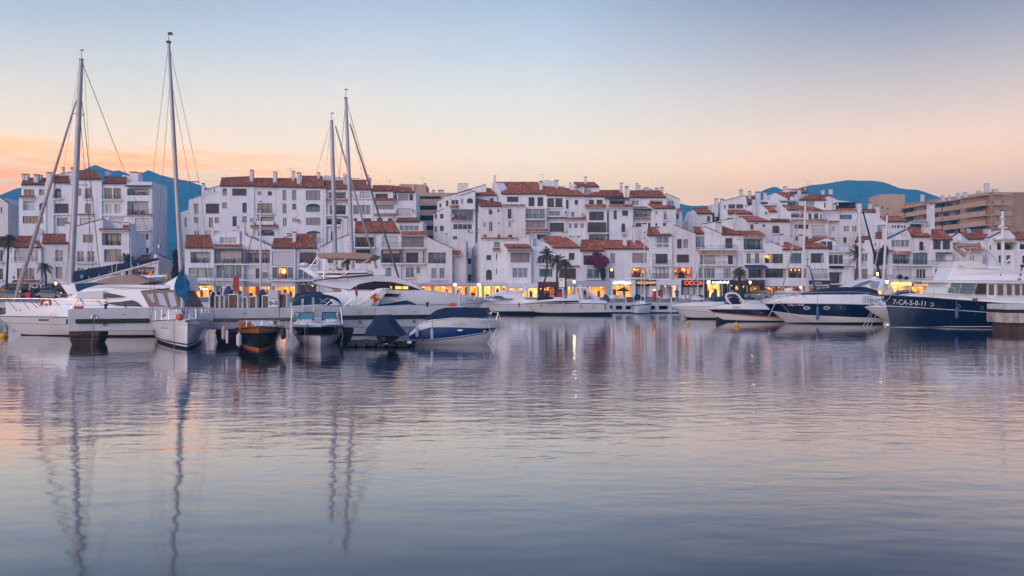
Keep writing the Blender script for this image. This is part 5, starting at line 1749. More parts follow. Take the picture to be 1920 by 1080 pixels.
# tan hotel on the right
zoom(1600, 330)
h = House('tan_hotel', 'long tan hotel with stacked balconies and blue awnings at upper right', 'hotel', 1300, 215)
f = h.wall([(380, 330), (540, 312), (1330, 205), (1545, 182)], [], Y=262, Y1=215, m=M_TAN2, depth=10)
z_top = f.uz(1540, 200)[1]
u_end = f.uz(1540, 300)[0]
lev = [f.uz(1540, y)[1] for y in (205, 320, 435, 545, 650)]
for k, z in enumerate(lev):
 ua = [f.uz(520, 330)[0], f.uz(380, 400)[0], f.uz(480, 430)[0], f.uz(560, 480)[0], f.uz(600, 500)[0]][k]
 u, j = u_end, 0
 segs = []
 while u > ua:
  w = 10.5 if j % 2 == 0 else 7.5
  segs.append((max(ua, u - w), u, 1.5 if j % 2 == 0 else 1.1))
  u -= w
  j += 1
 for a, b, o_ in segs:
  mb = MB()
  f.box(mb, a + 0.03, b, z - 0.30, z, 0.002, o_)
  if k:
   f.box(mb, a + 0.03, b, z + 0.002, z + 1.05, o_ - 0.16, o_)
  else:
   f.box(mb, a + 0.03, b, z + 0.002, z + 0.5, 0.3, o_)
  mb.build('balcony', M_TAN, h.root)
 if k:
  rnd = random.Random(k)
  u = u_end - 1.5
  while u > ua + 2:
   w = rnd.choice((1.6, 2.4, 3.0))
   h.window(f, u - w, u, z + 0.1, z + 2.15, rnd.choice(('b', 'c', 'b', 'd', 'k')), 2, -0.08, sill=False)
   if rnd.random() < 0.45:
    zt = z + 2.45
    mb = MB()
    mb.hexa([f.p(u - w - 1, zt - 0.04, 0.2), f.p(u + 0.6, zt - 0.04, 0.2), f.p(u + 0.6, zt - 0.75, 1.7), f.p(u - w - 1, zt - 0.75, 1.7),
      f.p(u - w - 1, zt, 0.2), f.p(u + 0.6, zt, 0.2), f.p(u + 0.6, zt - 0.7, 1.7), f.p(u - w - 1, zt - 0.7, 1.7)])
    mb.build('awning', M_NAVYC, h.root)
   u -= w + rnd.choice((0.8, 1.6, 2.6))
f2 = h.wall([(1548, 182), (1700, 182), (1920, 182), (2300, 176)], [], Y=215.2, Y1=222, m=M_TAN2, depth=10)
for k, z in enumerate(lev):
 u1 = f2.uz(2250, 300)[0]
 for a, b, o_ in ((0.02, 9.5, 1.2), (9.6, u1, 0.8)):
  mb = MB()
  f2.box(mb, a, b, z - 0.30, z, 0.002, o_)
  f2.box(mb, a, b, z + 0.002, z + (1.05 if k else 0.5), o_ - 0.16, o_)
  mb.build('balcony', M_TAN, h.root)
 if k:
  for u in (2.2, 5.5, 11.0, 14.5, 18.0):
   h.window(f2, u, u + 1.8, z + 0.1, z + 2.15, ('b', 'sl', 'b')[int(u) % 3], 2, -0.08, sill=False)
for x0, x1, y0, y1 in ((990, 1022, 218, 250), (1066, 1090, 218, 245), (1160, 1200, 194, 225), (1236, 1280, 182, 210), (1384, 1436, 166, 196), (1560, 1626, 146, 182)):
 h.chimney(x0, x1, y0, y1, Y=222, style=2)
h.chimney(1472, 1532, 84, 182, Y=220, style=2)
h.chimney(760, 792, 198, 262, Y=240, style=1)
h.wall([(284, 212), (380, 200), (578, 206)], [('b', 318, 342, 336, 368), ('b', 436, 358, 442, 368)], Y=252, m=M_TAN)
h.wall([(578, 232), (584, 232)], [], Y=252, Y1=262, m=M_WHITE2, depth=2)
# ------------------------------------------------------------------ boats: kit
M_GEL = mat('white_gelcoat', (0.80, 0.79, 0.79), 0.22, coat=0.4, noise=0.06, nscale=0.8)
M_GEL2 = mat('cream_gelcoat', (0.76, 0.70, 0.66), 0.25, coat=0.4, noise=0.08, nscale=0.8)
M_DECK = mat('deck_nonslip', (0.70, 0.70, 0.71), 0.6, noise=0.1, nscale=2)
M_NAVY = mat('navy_gelcoat', (0.004, 0.012, 0.040), 0.22, coat=0.25, noise=0.2, nscale=1)
M_BLUE = mat('blue_gelcoat', (0.007, 0.050, 0.165), 0.30, coat=0.08, noise=0.15, nscale=1)
M_BOOT = mat('antifouling_dark', (0.008, 0.010, 0.022), 0.5, noise=0.4, nscale=2)
M_BLACK = mat('black_rubber', (0.010, 0.009, 0.010), 0.6)
M_STRIPE = mat('orange_stripe', (0.55, 0.17, 0.03), 0.3)
M_STRIPW = mat('white_stripe', (0.78, 0.77, 0.76), 0.35)
M_STRIPD = mat('dark_stripe', (0.012, 0.016, 0.035), 0.3)
M_STRIPG = mat('grey_stripe', (0.30, 0.30, 0.34), 0.4)
M_SMOKE = mat('smoked_glass', (0.026, 0.014, 0.015), 0.08, spec=0.35)
M_BLUEGL = mat('blue_tinted_glass', (0.05, 0.12, 0.16), 0.05, spec=0.8, coat=0.5)
M_TEALGL = mat('teal_windscreen', (0.10, 0.25, 0.28), 0.06, spec=0.8, coat=0.5)
M_STEEL = mat('stainless_steel', (0.62, 0.60, 0.60), 0.25, metal=1.0)
M_ALU = mat('mast_aluminium', (0.46, 0.43, 0.44), 0.45, metal=0.35, noise=0.15, nscale=1.2)
M_ALUW = mat('white_painted_mast', (0.70, 0.64, 0.62), 0.4)
M_WIRE = mat('rigging_wire', (0.10, 0.09, 0.095), 0.5)
M_ROPE = mat('mooring_rope', (0.30, 0.22, 0.17), 0.9, noise=0.4, nscale=20)
M_CANVB = mat('beige_canvas', (0.40, 0.26, 0.19), 0.9, noise=0.15, nscale=1.5, bump=0.35, bscale=3)
M_CANVD = mat('taupe_canvas', (0.30, 0.19, 0.15), 0.9, noise=0.2, nscale=1.5, bump=0.3, bscale=3)
M_CANVN = mat('navy_cover', (0.006, 0.026, 0.075), 0.85, noise=0.35, nscale=1.6, bump=0.7, bscale=2.2)
M_CANVT = mat('teal_blue_cover', (0.006, 0.055, 0.115), 0.85, noise=0.3, nscale=1.6, bump=0.7, bscale=2.2)
M_CANVW = mat('white_canvas', (0.72, 0.70, 0.68), 0.85, noise=0.12, nscale=2, bump=0.5, bscale=3)
M_SAIL = mat('furled_sail', (0.52, 0.40, 0.36), 0.85, noise=0.25, nscale=2, stretch=(1, 1, 4))
M_VINYL = mat('clear_vinyl', (0.34, 0.33, 0.40), 0.12, coat=0.5)
M_TEAK = mat('teak', (0.22, 0.085, 0.030), 0.5, noise=0.4, nscale=4, stretch=(1, 6, 1))
M_VARN = mat('varnished_hull', (0.26, 0.075, 0.018), 0.18, coat=0.7, noise=0.5, nscale=2, stretch=(1, 1, 8))
M_DKHULL = mat('dark_green_black_hull', (0.012, 0.012, 0.010), 0.12, coat=0.6, noise=0.3, nscale=1)
M_FENW = mat('white_fender', (0.66, 0.62, 0.62), 0.5, noise=0.15, nscale=3)
M_FENB = mat('blue_fender', (0.035, 0.105, 0.21), 0.5)
M_FENN = mat('navy_fender', (0.012, 0.016, 0.035), 0.6)
M_ORANGE = mat('buoy_orange', (0.80, 0.10, 0.02), 0.5, noise=0.15, nscale=5)
M_YELLOW = mat('buoy_yellow', (0.80, 0.38, 0.02), 0.5, noise=0.15, nscale=5)
M_RED = mat('red_paint', (0.42, 0.018, 0.014), 0.5, noise=0.15, nscale=2)
M_SKYBLUE = mat('blue_cloth', (0.010, 0.16, 0.33), 0.8, noise=0.3, nscale=2, bump=0.6, bscale=3)
def interp(pts, t, k):
 for a, b in zip(pts[:-1], pts[1:]):
  if t <= b[0] or b is pts[-1]:
   f = 0 if b[0] == a[0] else (t - a[0]) / (b[0] - a[0])
   return a[k] + (b[k] - a[k]) * max(0.0, min(1.0, f))
 return pts[-1][k]
class Boat:
 """a boat lying broadside: profile drawn on the photo survey grid, near side Y metres away, true beam in metres"""
 def __init__(s, name, label, cat, Y, beam, x0, x1, group='boats in the marina'):
  s.Y, s.B, s.Yc = Y, beam, Y + beam / 2
  s.stern, s.bow = x0, x1
  xm = (at(x0, HOR, s.Yc).x + at(x1, HOR, s.Yc).x) / 2
  s.root = thing(name, label, cat, (xm, s.Yc, 0), group=group)
 def hull(s, levels, mats, deck=M_DECK, pow_=2.4, n=26, stern_w=0.88, camber=0.06, name='hull'):
  """levels from keel to sheer: (px polyline from stern to bow, width factor, fullness); mats: one per strip"""
  mb = MB()
  used = []
  rows = []
  for pts, wf, p in levels:
   row = []
   for k in range(n + 1):
    u = 1 - (1 - k / n) ** 1.5
    x = pts[0][0] + (pts[-1][0] - pts[0][0]) * u
    y = interp([(abs(q[0] - pts[0][0]), q[1]) for q in pts], abs(x - pts[0][0]), 1)
    hw = s.B / 2 * wf * max(0.0, 1 - u ** p) ** 0.85 * (stern_w + (1 - stern_w) * min(1, u / 0.35))
    d = s.Yc - hw
    q = at(x, y, d)
    row.append((q, hw))
   rows.append(row)
  for k in range(len(rows) - 1):
   m = mats[k]
   if m not in used:
    used.append(m)
   mb.mi = used.index(m)
   lo, hi = rows[k], rows[k + 1]
   for sg in (1, -1):
    a = [Vector((q.x, s.Yc - sg * w, q.z)) for q, w in lo]
    b = [Vector((q.x, s.Yc - sg * w, q.z)) for q, w in hi]
    mb.loft([a, b] if sg == 1 else [b, a])
   # transom strip
   a0, b0 = lo[0], hi[0]
   mb.quad((a0[0].x, s.Yc - a0[1], a0[0].z), (a0[0].x, s.Yc + a0[1], a0[0].z), (b0[0].x, s.Yc + b0[1], b0[0].z), (b0[0].x, s.Yc - b0[1], b0[0].z))
  if deck not in used:
   used.append(deck)
  mb.mi = used.index(deck)
  top = rows[-1]
  mb.loft([[Vector((q.x, s.Yc - w, q.z)) for q, w in top], [Vector((q.x, s.Yc, q.z + camber * min(1, w / 0.8))) for q, w in top], [Vector((q.x, s.Yc + w, q.z)) for q, w in top]])
  s.top = top
  return mb.build(name, used, s.root, smooth=True)
 def gunwale(s, r=0.05, m=None, name='rub_rail'):
  mb = MB()
  for sg in (1, -1):
   mb.tube([(q.x, s.Yc - sg * w, q.z) for q, w in s.top], r, 5)
  mb.build(name, m or M_GEL, s.root, smooth=True, kind=None)
 def block(s, poly, w0, w1, m, bevel=0.06, name='cabin', taper=None, smooth=True, parent=None):
  """superstructure: side profile poly (grid px), half width w0 at its foot and w1 at its top; taper=(px0,f0,px1,f1) narrows it along its length"""
  ys = [p[1] for p in poly]
  y0, y1 = max(ys), min(ys)
  def w(x, y):
   k = (y0 - y) / max(1e-6, y0 - y1)
   ww = w0 + (w1 - w0) * k
   if taper:
    f = (x - taper[0]) / (taper[2] - taper[0])
    ww *= taper[1] + (taper[3] - taper[1]) * max(0, min(1, f))
   return ww
  s.w = w
  near, far = [], []
  for x, y in poly:
   ww = w(x, y)
   q = at(x, y, s.Yc - ww)
   near.append(Vector((q.x, s.Yc - ww, q.z)))
   far.append(Vector((q.x, s.Yc + ww, q.z)))
  mb = MB()
  i, n = 0, len(poly)
  mb.v = [tuple(p) for p in near] + [tuple(p) for p in far]
  for t in tessellate_polygon([[Vector((p.x, p.z, 0)) for p in near]]):
   mb.f.append(tuple(t))
   mb.f.append(tuple(n + k for k in reversed(t)))
   mb.m += [0, 0]
  for k in range(n):
   mb.f.append((k, (k + 1) % n, n + (k + 1) % n, n + k))
   mb.m.append(0)
  o = mb.build(name, m, parent or s.root, recalc=True)
  bm = bmesh.new()
  bm.from_mesh(o.data)
  bmesh.ops.dissolve_limit(bm, angle_limit=0.02, verts=bm.verts, edges=bm.edges)
  if bevel:
   ed = [e for e in bm.edges if len(e.link_faces) == 2 and e.calc_face_angle(0) > 0.35]
   bmesh.ops.bevel(bm, geom=ed, offset=bevel, segments=3, affect='EDGES', profile=0.5, clamp_overlap=True)
  bmesh.ops.triangulate(bm, faces=[f for f in bm.faces if len(f.verts) > 4])
  bmesh.ops.recalc_face_normals(bm, faces=bm.faces)
  for f in bm.faces:
   f.smooth = smooth
  for e in bm.edges:
   if len(e.link_faces) == 2 and e.calc_face_angle(0) > 0.6:
    e.smooth = False
  bm.to_mesh(o.data)
  bm.free()
  return o
 def plate(s, poly, m, name='window', out=0.02, w=None, parent=None, th=0.05):
  """pane or panel set into the near side of the last block (w: its half-width function or a number)"""
  w = w if w is not None else s.w
  pts = []
  for x, y in poly:
   ww = (w(x, y) if callable(w) else w) + out
   pts.append(at(x, y, s.Yc - ww))
  mb = MB()
  mb.prism(pts, (0, th, 0))
  return mb.build(name, m, parent or s.root)
 def line(s, pts, r, m=M_STEEL, w=None, name='rail', n=5, far=False):
  """tube along grid points; w half width (positive: near side)"""
  mb = MB()
  w = s.B / 2 * 0.8 if w is None else w
  mb.tube([at(x, y, s.Yc - w) for x, y in pts], r, n)
  if far:
   mb.tube([Vector((q.x, 2 * s.Yc - q.y, q.z)) for q in (at(x, y, s.Yc - w) for x, y in pts)], r, n)
  return mb.build(name, m, s.root, smooth=True)
 def rail(s, top, posts, r=0.022, w=None, m=M_STEEL, lean=0):
  """guard rail: top polyline and posts (x top, x foot, y foot)"""
  mb = MB()
  w = s.B / 2 * 0.78 if w is None else w
  tp = [at(x, y, s.Yc - w) for x, y in top]
  mb.tube(tp, r, 5)
  for xt, xf, yf in posts:
   yt = interp(sorted(top), xt, 1)
   mb.tube([at(xt, yt, s.Yc - w), at(xf, yf, s.Yc - w)], r * 0.85, 5)
  return mb.build('guard_rail', m, s.root, smooth=True)
 def mast(s, base, top, r, m=M_ALU, spread=(), w=0.0, name='mast'):
  """tapered mast from grid point base to top with crosstrees (y, half length px)"""
  mb = MB()
  d = s.Yc - w
  a, b = at(*base, d), at(*top, d)
  pts = [a.lerp(b, k / 10) for k in range(11)]
  mb.tube(pts, [r] * 7 + [r * 0.95, r * 0.88, r * 0.8, r * 0.7], 10)
  o = mb.build(name, m, s.root, smooth=True)
  mb = MB()
  mb.box(b.x - 0.14, b.x + 0.14, b.y - 0.08, b.y + 0.08, b.z + 0.01, b.z + 0.10)
  mb.tube([b + Vector((0, 0, 0.1)), b + Vector((0.02, 0, 0.75))], 0.02, 4)
  mb.box(b.x - 0.10, b.x + 0.18, b.y - 0.02, b.y + 0.02, b.z + 0.70, b.z + 0.78)
  mb.build('masthead', M_WIRE, o)
  for y, hl in spread:
   f = (y - base[1]) / (top[1] - base[1])
   c = a.lerp(b, f)
   L = hl * d / FPX
   mb = MB()
   mb.tube([c + Vector((-L, -0.25, 0.05)), c, c + Vector((L, 0.25, 0.05))], 0.035, 5)
   mb.build('spreader', m, o)
  return a, b, o
 def stay(s, p, q, r=0.012, m=M_WIRE, w=0.0, wq=None, name='stay'):
  mb = MB()
  mb.tube([at(*p, s.Yc - w), at(*q, s.Yc - (w if wq is None else wq))], r, 4)
  return mb.build(name, m, s.root)
 def furl(s, foot, head, r0, r1, m=M_SAIL, w=0.0):
  a, b = at(*foot, s.Yc - w), at(*head, s.Yc - w)
  mb = MB()
  n = 12
  mb.tube([a.lerp(b, k / n) for k in range(n + 1)], [r0 * (0.55 if k == 0 else 1) + (r1 - r0) * k / n for k in range(n + 1)], 8)
  return mb.build('furled_headsail', m, s.root, smooth=True)
def capsule(mb, c, r, z0, z1, n=10):
 c = Vector(c)
 prof = [(0.02, z0 - 0.02)] + [(r * math.sin(a * math.pi / 8), z0 + r - r * math.cos(a * math.pi / 8)) for a in range(1, 5)] + \
  [(r * math.cos(a * math.pi / 8), z1 - r + r * math.sin(a * math.pi / 8)) for a in range(0, 4)] + [(0.03, z1), (0.03, z1 + 0.06)]
 mb.lathe(c, prof, n)
def fender(x, y0, y1, Y, rpx, m, label, rope_to=None):
 """inflated fender with end eyes and its lanyard, hung at grid column x"""
 a, b = at(x, y1, Y), at(x, y0, Y)
 t = thing('fender', label, 'fender', (a.x, Y, a.z), group='fenders hung beside the boats')
 mb = MB()
 capsule(mb, (a.x, Y, 0), rpx * Y / FPX, a.z, b.z)
 mb.build('float', m, t, smooth=True)
 q = at(x, rope_to if rope_to else y0 - 8, Y)
 mb = MB()
 mb.tube([(a.x, Y, b.z + 0.05), (a.x + 0.03, Y + 0.05, (b.z + q.z) / 2), (a.x, Y + 0.1, q.z)], 0.014, 4)
 mb.build('lanyard', M_ROPE, t)
 return t
def rope(p, q, label, Yp, Yq, sag=0.25, r=0.018, m=None):
 a, b = at(*p, Yp), at(*q, Yq)
 mb = MB()
 pts = [a.lerp(b, k / 8) - Vector((0, 0, sag * 4 * (k / 8) * (1 - k / 8))) for k in range(9)]
 mb.tube(pts, r, 5)
 o = mb.build('mooring_rope', m or M_ROPE)
 return tag(o, label, 'rope', 'mooring ropes running down to the water')
# a hull seen bow on: its own metres, x forward, then turned to its heading
class BowBoat:
 def __init__(s, name, label, cat, bow_px, Y, heading_deg, L, B, group='boats in the marina'):
  p = at(bow_px, HOR, Y)
  h = R(heading_deg)                        # 0: straight at the camera, + towards the right of the picture
  s.dir = Vector((math.sin(h), -math.cos(h), 0))
  s.L, s.B = L, B
  org = Vector((p.x, Y, 0)) - s.dir * L
  s.root = thing(name, label, cat, org, math.atan2(s.dir.y, s.dir.x), group)
 def hull(s, levels, mats, deck=M_DECK, n=26, camber=0.08, stern_w=0.8, name='hull'):
  """levels: ([(x, z)...] stern to stem, half width, fullness exponent)"""
  mb = MB()
  used, rows = [], []
  for pts, hw0, p in levels:
   row = []
   for k in range(n + 1):
    u = 1 - (1 - k / n) ** 1.5
    x = pts[0][0] + (pts[-1][0] - pts[0][0]) * u
    z = interp(pts, x, 1)
    hw = hw0 * max(0.0, 1 - u ** p) ** 0.9 * (stern_w + (1 - stern_w) * min(1, u / 0.4))
    row.append((x, hw, z))
   rows.append(row)
  for k in range(len(rows) - 1):
   m = mats[k]
   if m not in used:
    used.append(m)
   mb.mi = used.index(m)
   for sg in (1, -1):
    a = [(x, sg * w, z) for x, w, z in rows[k]]
    b = [(x, sg * w, z) for x, w, z in rows[k + 1]]
    mb.loft([a, b])
   (x0, w0, z0), (x1, w1, z1) = rows[k][0], rows[k + 1][0]
   mb.quad((x0, -w0, z0), (x0, w0, z0), (x1, w1, z1), (x1, -w1, z1))
  if deck not in used:
   used.append(deck)
  mb.mi = used.index(deck)
  mb.loft([[(x, -w, z) for x, w, z in rows[-1]], [(x, 0, z + camber * min(1, w)) for x, w, z in rows[-1]], [(x, w, z) for x, w, z in rows[-1]]])
  s.rows = rows
  return mb.build(name, used, s.root, smooth=True, local=True)
 def part(s, mb, name, m, smooth=False, bevel=0.0, parent=None, **kw):
  return mb.build(name, m, parent or s.root, smooth=smooth, bevel=bevel, local=True, **kw)
 def edge(s, k, dz=0.0, inset=0.0, sg=1, x0=None, x1=None):
  out = []
  for x, w, z in s.rows[k]:
   if (x0 is None or x >= x0) and (x1 is None or x <= x1):
    out.append(Vector((x, sg * max(0, w - inset), z + dz)))
  return out
# ------------------------------------------------------------------ boats on the left
# long finger pier
PIER_A, PIER_B = (126.7, 41.9), (872.0, 48.0)
pa, pb = at(PIER_A[0], HOR, PIER_A[1]), at(PIER_B[0], HOR, PIER_B[1])
PU = Vector((pb.x - pa.x, pb.y - pa.y, 0)).normalized()
PN = Vector((PU.y, -PU.x, 0))
PLEN = (Vector((pb.x, pb.y, 0)) - Vector((pa.x, pa.y, 0))).length
P0 = Vector((pa.x, pa.y, 0))
PW, PT, PBOT = 2.5, 1.88, 0.70
def pier_pt(u, out, z):
 return P0 + PU * u + PN * out + Vector((0, 0, z))
def pier_u(px_):
 """distance along the pier of the point seen at grid column px_"""
 d = Vector(((px_ - 960) / FPX, 1, 0))
 t = P0.dot(PN) / d.dot(PN)
 return (d * t - P0).dot(PU)
def pbox(mb, u0, u1, o0, o1, z0, z1):
 return mb.hexa([pier_pt(u0, o0, z0), pier_pt(u1, o0, z0), pier_pt(u1, o1, z0), pier_pt(u0, o1, z0),
     pier_pt(u0, o0, z1), pier_pt(u1, o0, z1), pier_pt(u1, o1, z1), pier_pt(u0, o1, z1)])
pier = thing('finger_pier', 'long white concrete finger pier with dark rubber fender strip on brown piles', 'pier', P0)
mb = MB()
seg = 4
for k in range(seg):
 pbox(mb, PLEN * k / seg + (0.006 if k else 0), PLEN * (k + 1) / seg - 0.006, -PW, 0, PBOT, PT)
mb.build('deck_slab', M_CONC, pier, bevel=0.04, bseg=1, kind='stuff')
for u0 in (0.02, PLEN * 0.34, PLEN * 0.62, PLEN * 0.9):
 mb = MB()
 mb.hexa([pier_pt(u0 + 0.35, -PW + 0.6, -0.6), pier_pt(u0 + 1.15, -PW + 0.6, -0.6), pier_pt(u0 + 1.15, -0.25, -0.6), pier_pt(u0 + 0.35, -0.25, -0.6),
   pier_pt(u0, -PW + 0.3, 0.38), pier_pt(u0 + 1.55, -PW + 0.3, 0.38), pier_pt(u0 + 1.55, -0.03, 0.38), pier_pt(u0, -0.03, 0.38)])
 pbox(mb, u0, u0 + 1.55, -PW + 0.3, -0.03, 0.381, PBOT - 0.004)
 mb.build('pile', M_RUST, pier, bevel=0.1)
mb = MB()
pbox(mb, pier_u(142), pier_u(280), 0.003, 0.10, 1.12, 1.36)
mb.build('fender_strip', M_BLACK, pier, bevel=0.03)
mb = MB()
pbox(mb, pier_u(640), pier_u(868), 0.003, 0.10, 1.18, 1.42)
mb.build('fender_strip', M_BLACK, pier, bevel=0.03)
mb = MB()
pbox(mb, pier_u(400), pier_u(560), 0.003, 0.08, 1.14, 1.32)
mb.build('fender_strip', mat('rusty_strip', (0.20, 0.11, 0.09), 0.8, noise=0.4, nscale=3), pier, bevel=0.03)
mb = MB()
pbox(mb, -0.10, -0.003, -0.9, -0.1, 1.08, 1.36)
mb.build('fender_strip', M_BLACK, pier, bevel=0.03)
for x in (233, 459, 674, 778):
 mb = MB()
 u = pier_u(x)
 pbox(mb, u - 0.10, u + 0.10, 0.003, 0.015, 1.56, 1.63)
 mb.build('number_plate', M_STRIPG, pier)
for x in (197, 515, 675, 737, 776, 810):
 mb = MB()
 u = pier_u(x)
 c = pier_pt(u, 0.04, 1.02 if x > 600 else 1.05)
 mb.tube([c + (PU * math.cos(a) + Vector((0, 0, math.sin(a)))) * 0.07 for a in [k * math.pi / 5 for k in range(11)]], 0.018, 5)
 mb.build('mooring_ring', M_IRON, pier, smooth=True)
c = pier_pt(pier_u(177.5), 0.06, 1.42)
mb = MB()
mb.tube([c + (PU * math.cos(a) + Vector((0, 0, math.sin(a)))) * 0.14 for a in [k * math.pi / 8 for k in range(17)]], 0.03, 6)
mb.build('mooring_ring', M_STEEL, pier, smooth=True)
for x in (196, 803):
 mb = MB()
 mb.lathe(pier_pt(pier_u(x), -0.3, PT), [(0.10, 0), (0.07, 0.04), (0.06, 0.16), (0.11, 0.2), (0.10, 0.25), (0.02, 0.27)], 10)
 mb.build('bollard', M_BLACK, pier, smooth=True)
mb = MB()
u = pier_u(143)
mb.tube([pier_pt(pier_u(131), -0.15, PT), pier_pt(pier_u(143), -0.15, PT + 0.5), pier_pt(pier_u(148), -0.15, PT + 0.55), pier_pt(pier_u(154), -0.15, PT + 0.42), pier_pt(pier_u(156), -0.15, PT)], 0.035, 6)
mb.build('ladder_rail', M_STEEL, pier, smooth=True)
mb = MB()
for x in (568, 588):
 u = pier_u(x)
 mb.tube([pier_pt(u, 0.12, 0.5), pier_pt(u, 0.12, PT + 0.62), pier_pt(u - 0.03, -0.1, PT + 0.7), pier_pt(u - 0.06, -0.3, PT + 0.6), pier_pt(u - 0.06, -0.3, PT)], 0.03, 6)
for k in range(5):
 mb.tube([pier_pt(pier_u(568), 0.12, 0.6 + k * 0.28), pier_pt(pier_u(588), 0.12, 0.6 + k * 0.28)], 0.02, 5)
mb.build('ladder', M_STEEL, pier, smooth=True)
for x in (140, 146, 151):
 c = pier_pt(pier_u(x), -0.2, PT + 0.09)
 mb = MB()
 mb.lathe(c, [(0.02, -0.09), (0.08, -0.05), (0.09, 0), (0.08, 0.05), (0.02, 0.09)], 8)
 o = mb.build('float', M_ORANGE, smooth=True)
 tag(o, 'small orange rope float lying on the left end of the pier', 'float', 'orange rope floats at the left end of the pier')
c = pier_pt(pier_u(840), -0.3, PT)
t = thing('dock_light', 'orange topped post light box near the right end of the pier', 'lamp', c)
mb = MB()
pbox(mb, pier_u(845), pier_u(856), -0.45, -0.2, PT + 0.002, PT + 0.22)
mb.build('box', M_ORANGE, t, bevel=0.03)
mb = MB()
mb.tube([pier_pt(pier_u(863), -0.3, PT), pier_pt(pier_u(863.5), -0.3, PT + 0.98)], 0.06, 8)
mb.box(*(lambda q: (q.x - 0.14, q.x + 0.14, q.y - 0.14, q.y + 0.14, q.z, q.z + 0.12))(pier_pt(pier_u(863.5), -0.3, PT + 0.98)))
mb.build('post', M_ALUW, t)
def cabinet(x0, x1, y0, label, m=M_WOOD, top=True, dep=0.5, base=None, Y=None):
 """timber dock box or service cabinet standing on the pier (or on the quay when Y is given)"""
 if Y is None:
  u0, u1 = pier_u(x0), pier_u(x1)
  c = pier_pt((u0 + u1) / 2, -1.0, PT)
 else:
  c = at((x0 + x1) / 2, HOR, Y)
  c.z = QUAY_Z
 w = (x1 - x0) * c.y / FPX
 hgt = EYE - (y0 - HOR) * c.y / FPX - c.z
 t = thing('dock_cabinet', label, 'cabinet', c, group='timber cabinets on the piers')
 mb = MB()
 mb.box(c.x - w / 2, c.x + w / 2, c.y - dep / 2, c.y + dep / 2, c.z + 0.04, c.z + hgt - 0.07)
 mb.build('body', m, t, bevel=0.015, bseg=1)
 mb = MB()
 mb.box(c.x - w / 2 - 0.05, c.x + w / 2 + 0.05, c.y - dep / 2 - 0.05, c.y + dep / 2 + 0.05, c.z + hgt - 0.069, c.z + hgt)
 mb.build('top', M_TRIMW, t, bevel=0.02, bseg=1)
 for sg in (-1, 1):
  mb = MB()
  xx = c.x + sg * (w / 2 + 0.03)
  mb.box(xx - 0.028, xx + 0.028, c.y - dep / 2 - 0.02, c.y + dep / 2 + 0.02, c.z, c.z + hgt - 0.071)
  mb.build('side_panel', M_TRIMW, t)
 mb = MB()
 mb.lathe((c.x + w * 0.25, c.y - dep / 2 - 0.02, c.z + hgt * 0.45), [(0.01, -0.04), (0.035, 0), (0.01, 0.04)], 6)
 mb.build('knob', M_YELLOW, t)
 return t
cabinet(431, 446, 551, 'tall timber cabinet left of the red banner on the pier')
cabinet(470, 481, 555, 'timber cabinet under the smaller red banner')
cabinet(495, 505, 553, 'timber cabinet between the blue hood and the white socket pedestal')
cabinet(526, 539, 550, 'timber cabinet right of the white socket pedestal')
cabinet(405, 411, 553, 'narrow timber cabinet nearest the white sloop on the pier')
cabinet(416, 420, 552, 'slim timber cabinet left of the tall blue hood')
cabinet(458, 464, 556, 'small timber cabinet with white sides right of the tall timber cabinet')
def hood(x0, x1, y0, y1, label, m):
 """quilted cover shaped like a bent hood over a folded gangway"""
 u0, u1 = pier_u(x0), pier_u(x1)
 c = pier_pt((u0 + u1) / 2, -1.5, PT)
 s = c.y / FPX
 w, hgt = (x1 - x0) * s, EYE - (y0 - HOR) * s - c.z
 t = thing('gangway_hood', label, 'gangway', c, group='covered gangways on the pier')
 mb = MB()
 outer = [(-w / 2, 0), (-w / 2, hgt * 0.55), (-w * 0.34, hgt * 0.82), (-w * 0.08, hgt * 0.97), (w * 0.22, hgt), (w * 0.46, hgt * 0.90), (w / 2, hgt * 0.78)]
 inner = [(w * 0.42, hgt * 0.74), (w * 0.16, hgt * 0.70), (w * 0.04, hgt * 0.5), (0.0, 0)]
 mb.prism([(c.x + a, c.y - 0.3, c.z + 0.02 + b) for a, b in outer + inner], (0, 0.6, 0))
 mb.build('cover', m, t, bevel=0.05)
 mb = MB()
 mb.tube([(c.x + a * 1.05 - 0.02, c.y - 0.32, c.z + 0.02 + b * 1.03) for a, b in outer], 0.045, 6)
 mb.build('piping', M_TRIMW, t, smooth=True)
M_HOOD = mat('slate_blue_canvas', (0.055, 0.095, 0.16), 0.85, noise=0.25, nscale=2, bump=0.4, bscale=4)
hood(419, 437, 536, 573, 'slate blue gangway hood left of the tall red banner', M_HOOD)
hood(484, 502, 543, 573, 'slate blue gangway hood right of the smaller red banner', M_HOOD)
hood(394, 406, 547, 575, 'dark navy gangway hood beside the white sloop', M_CANVN)
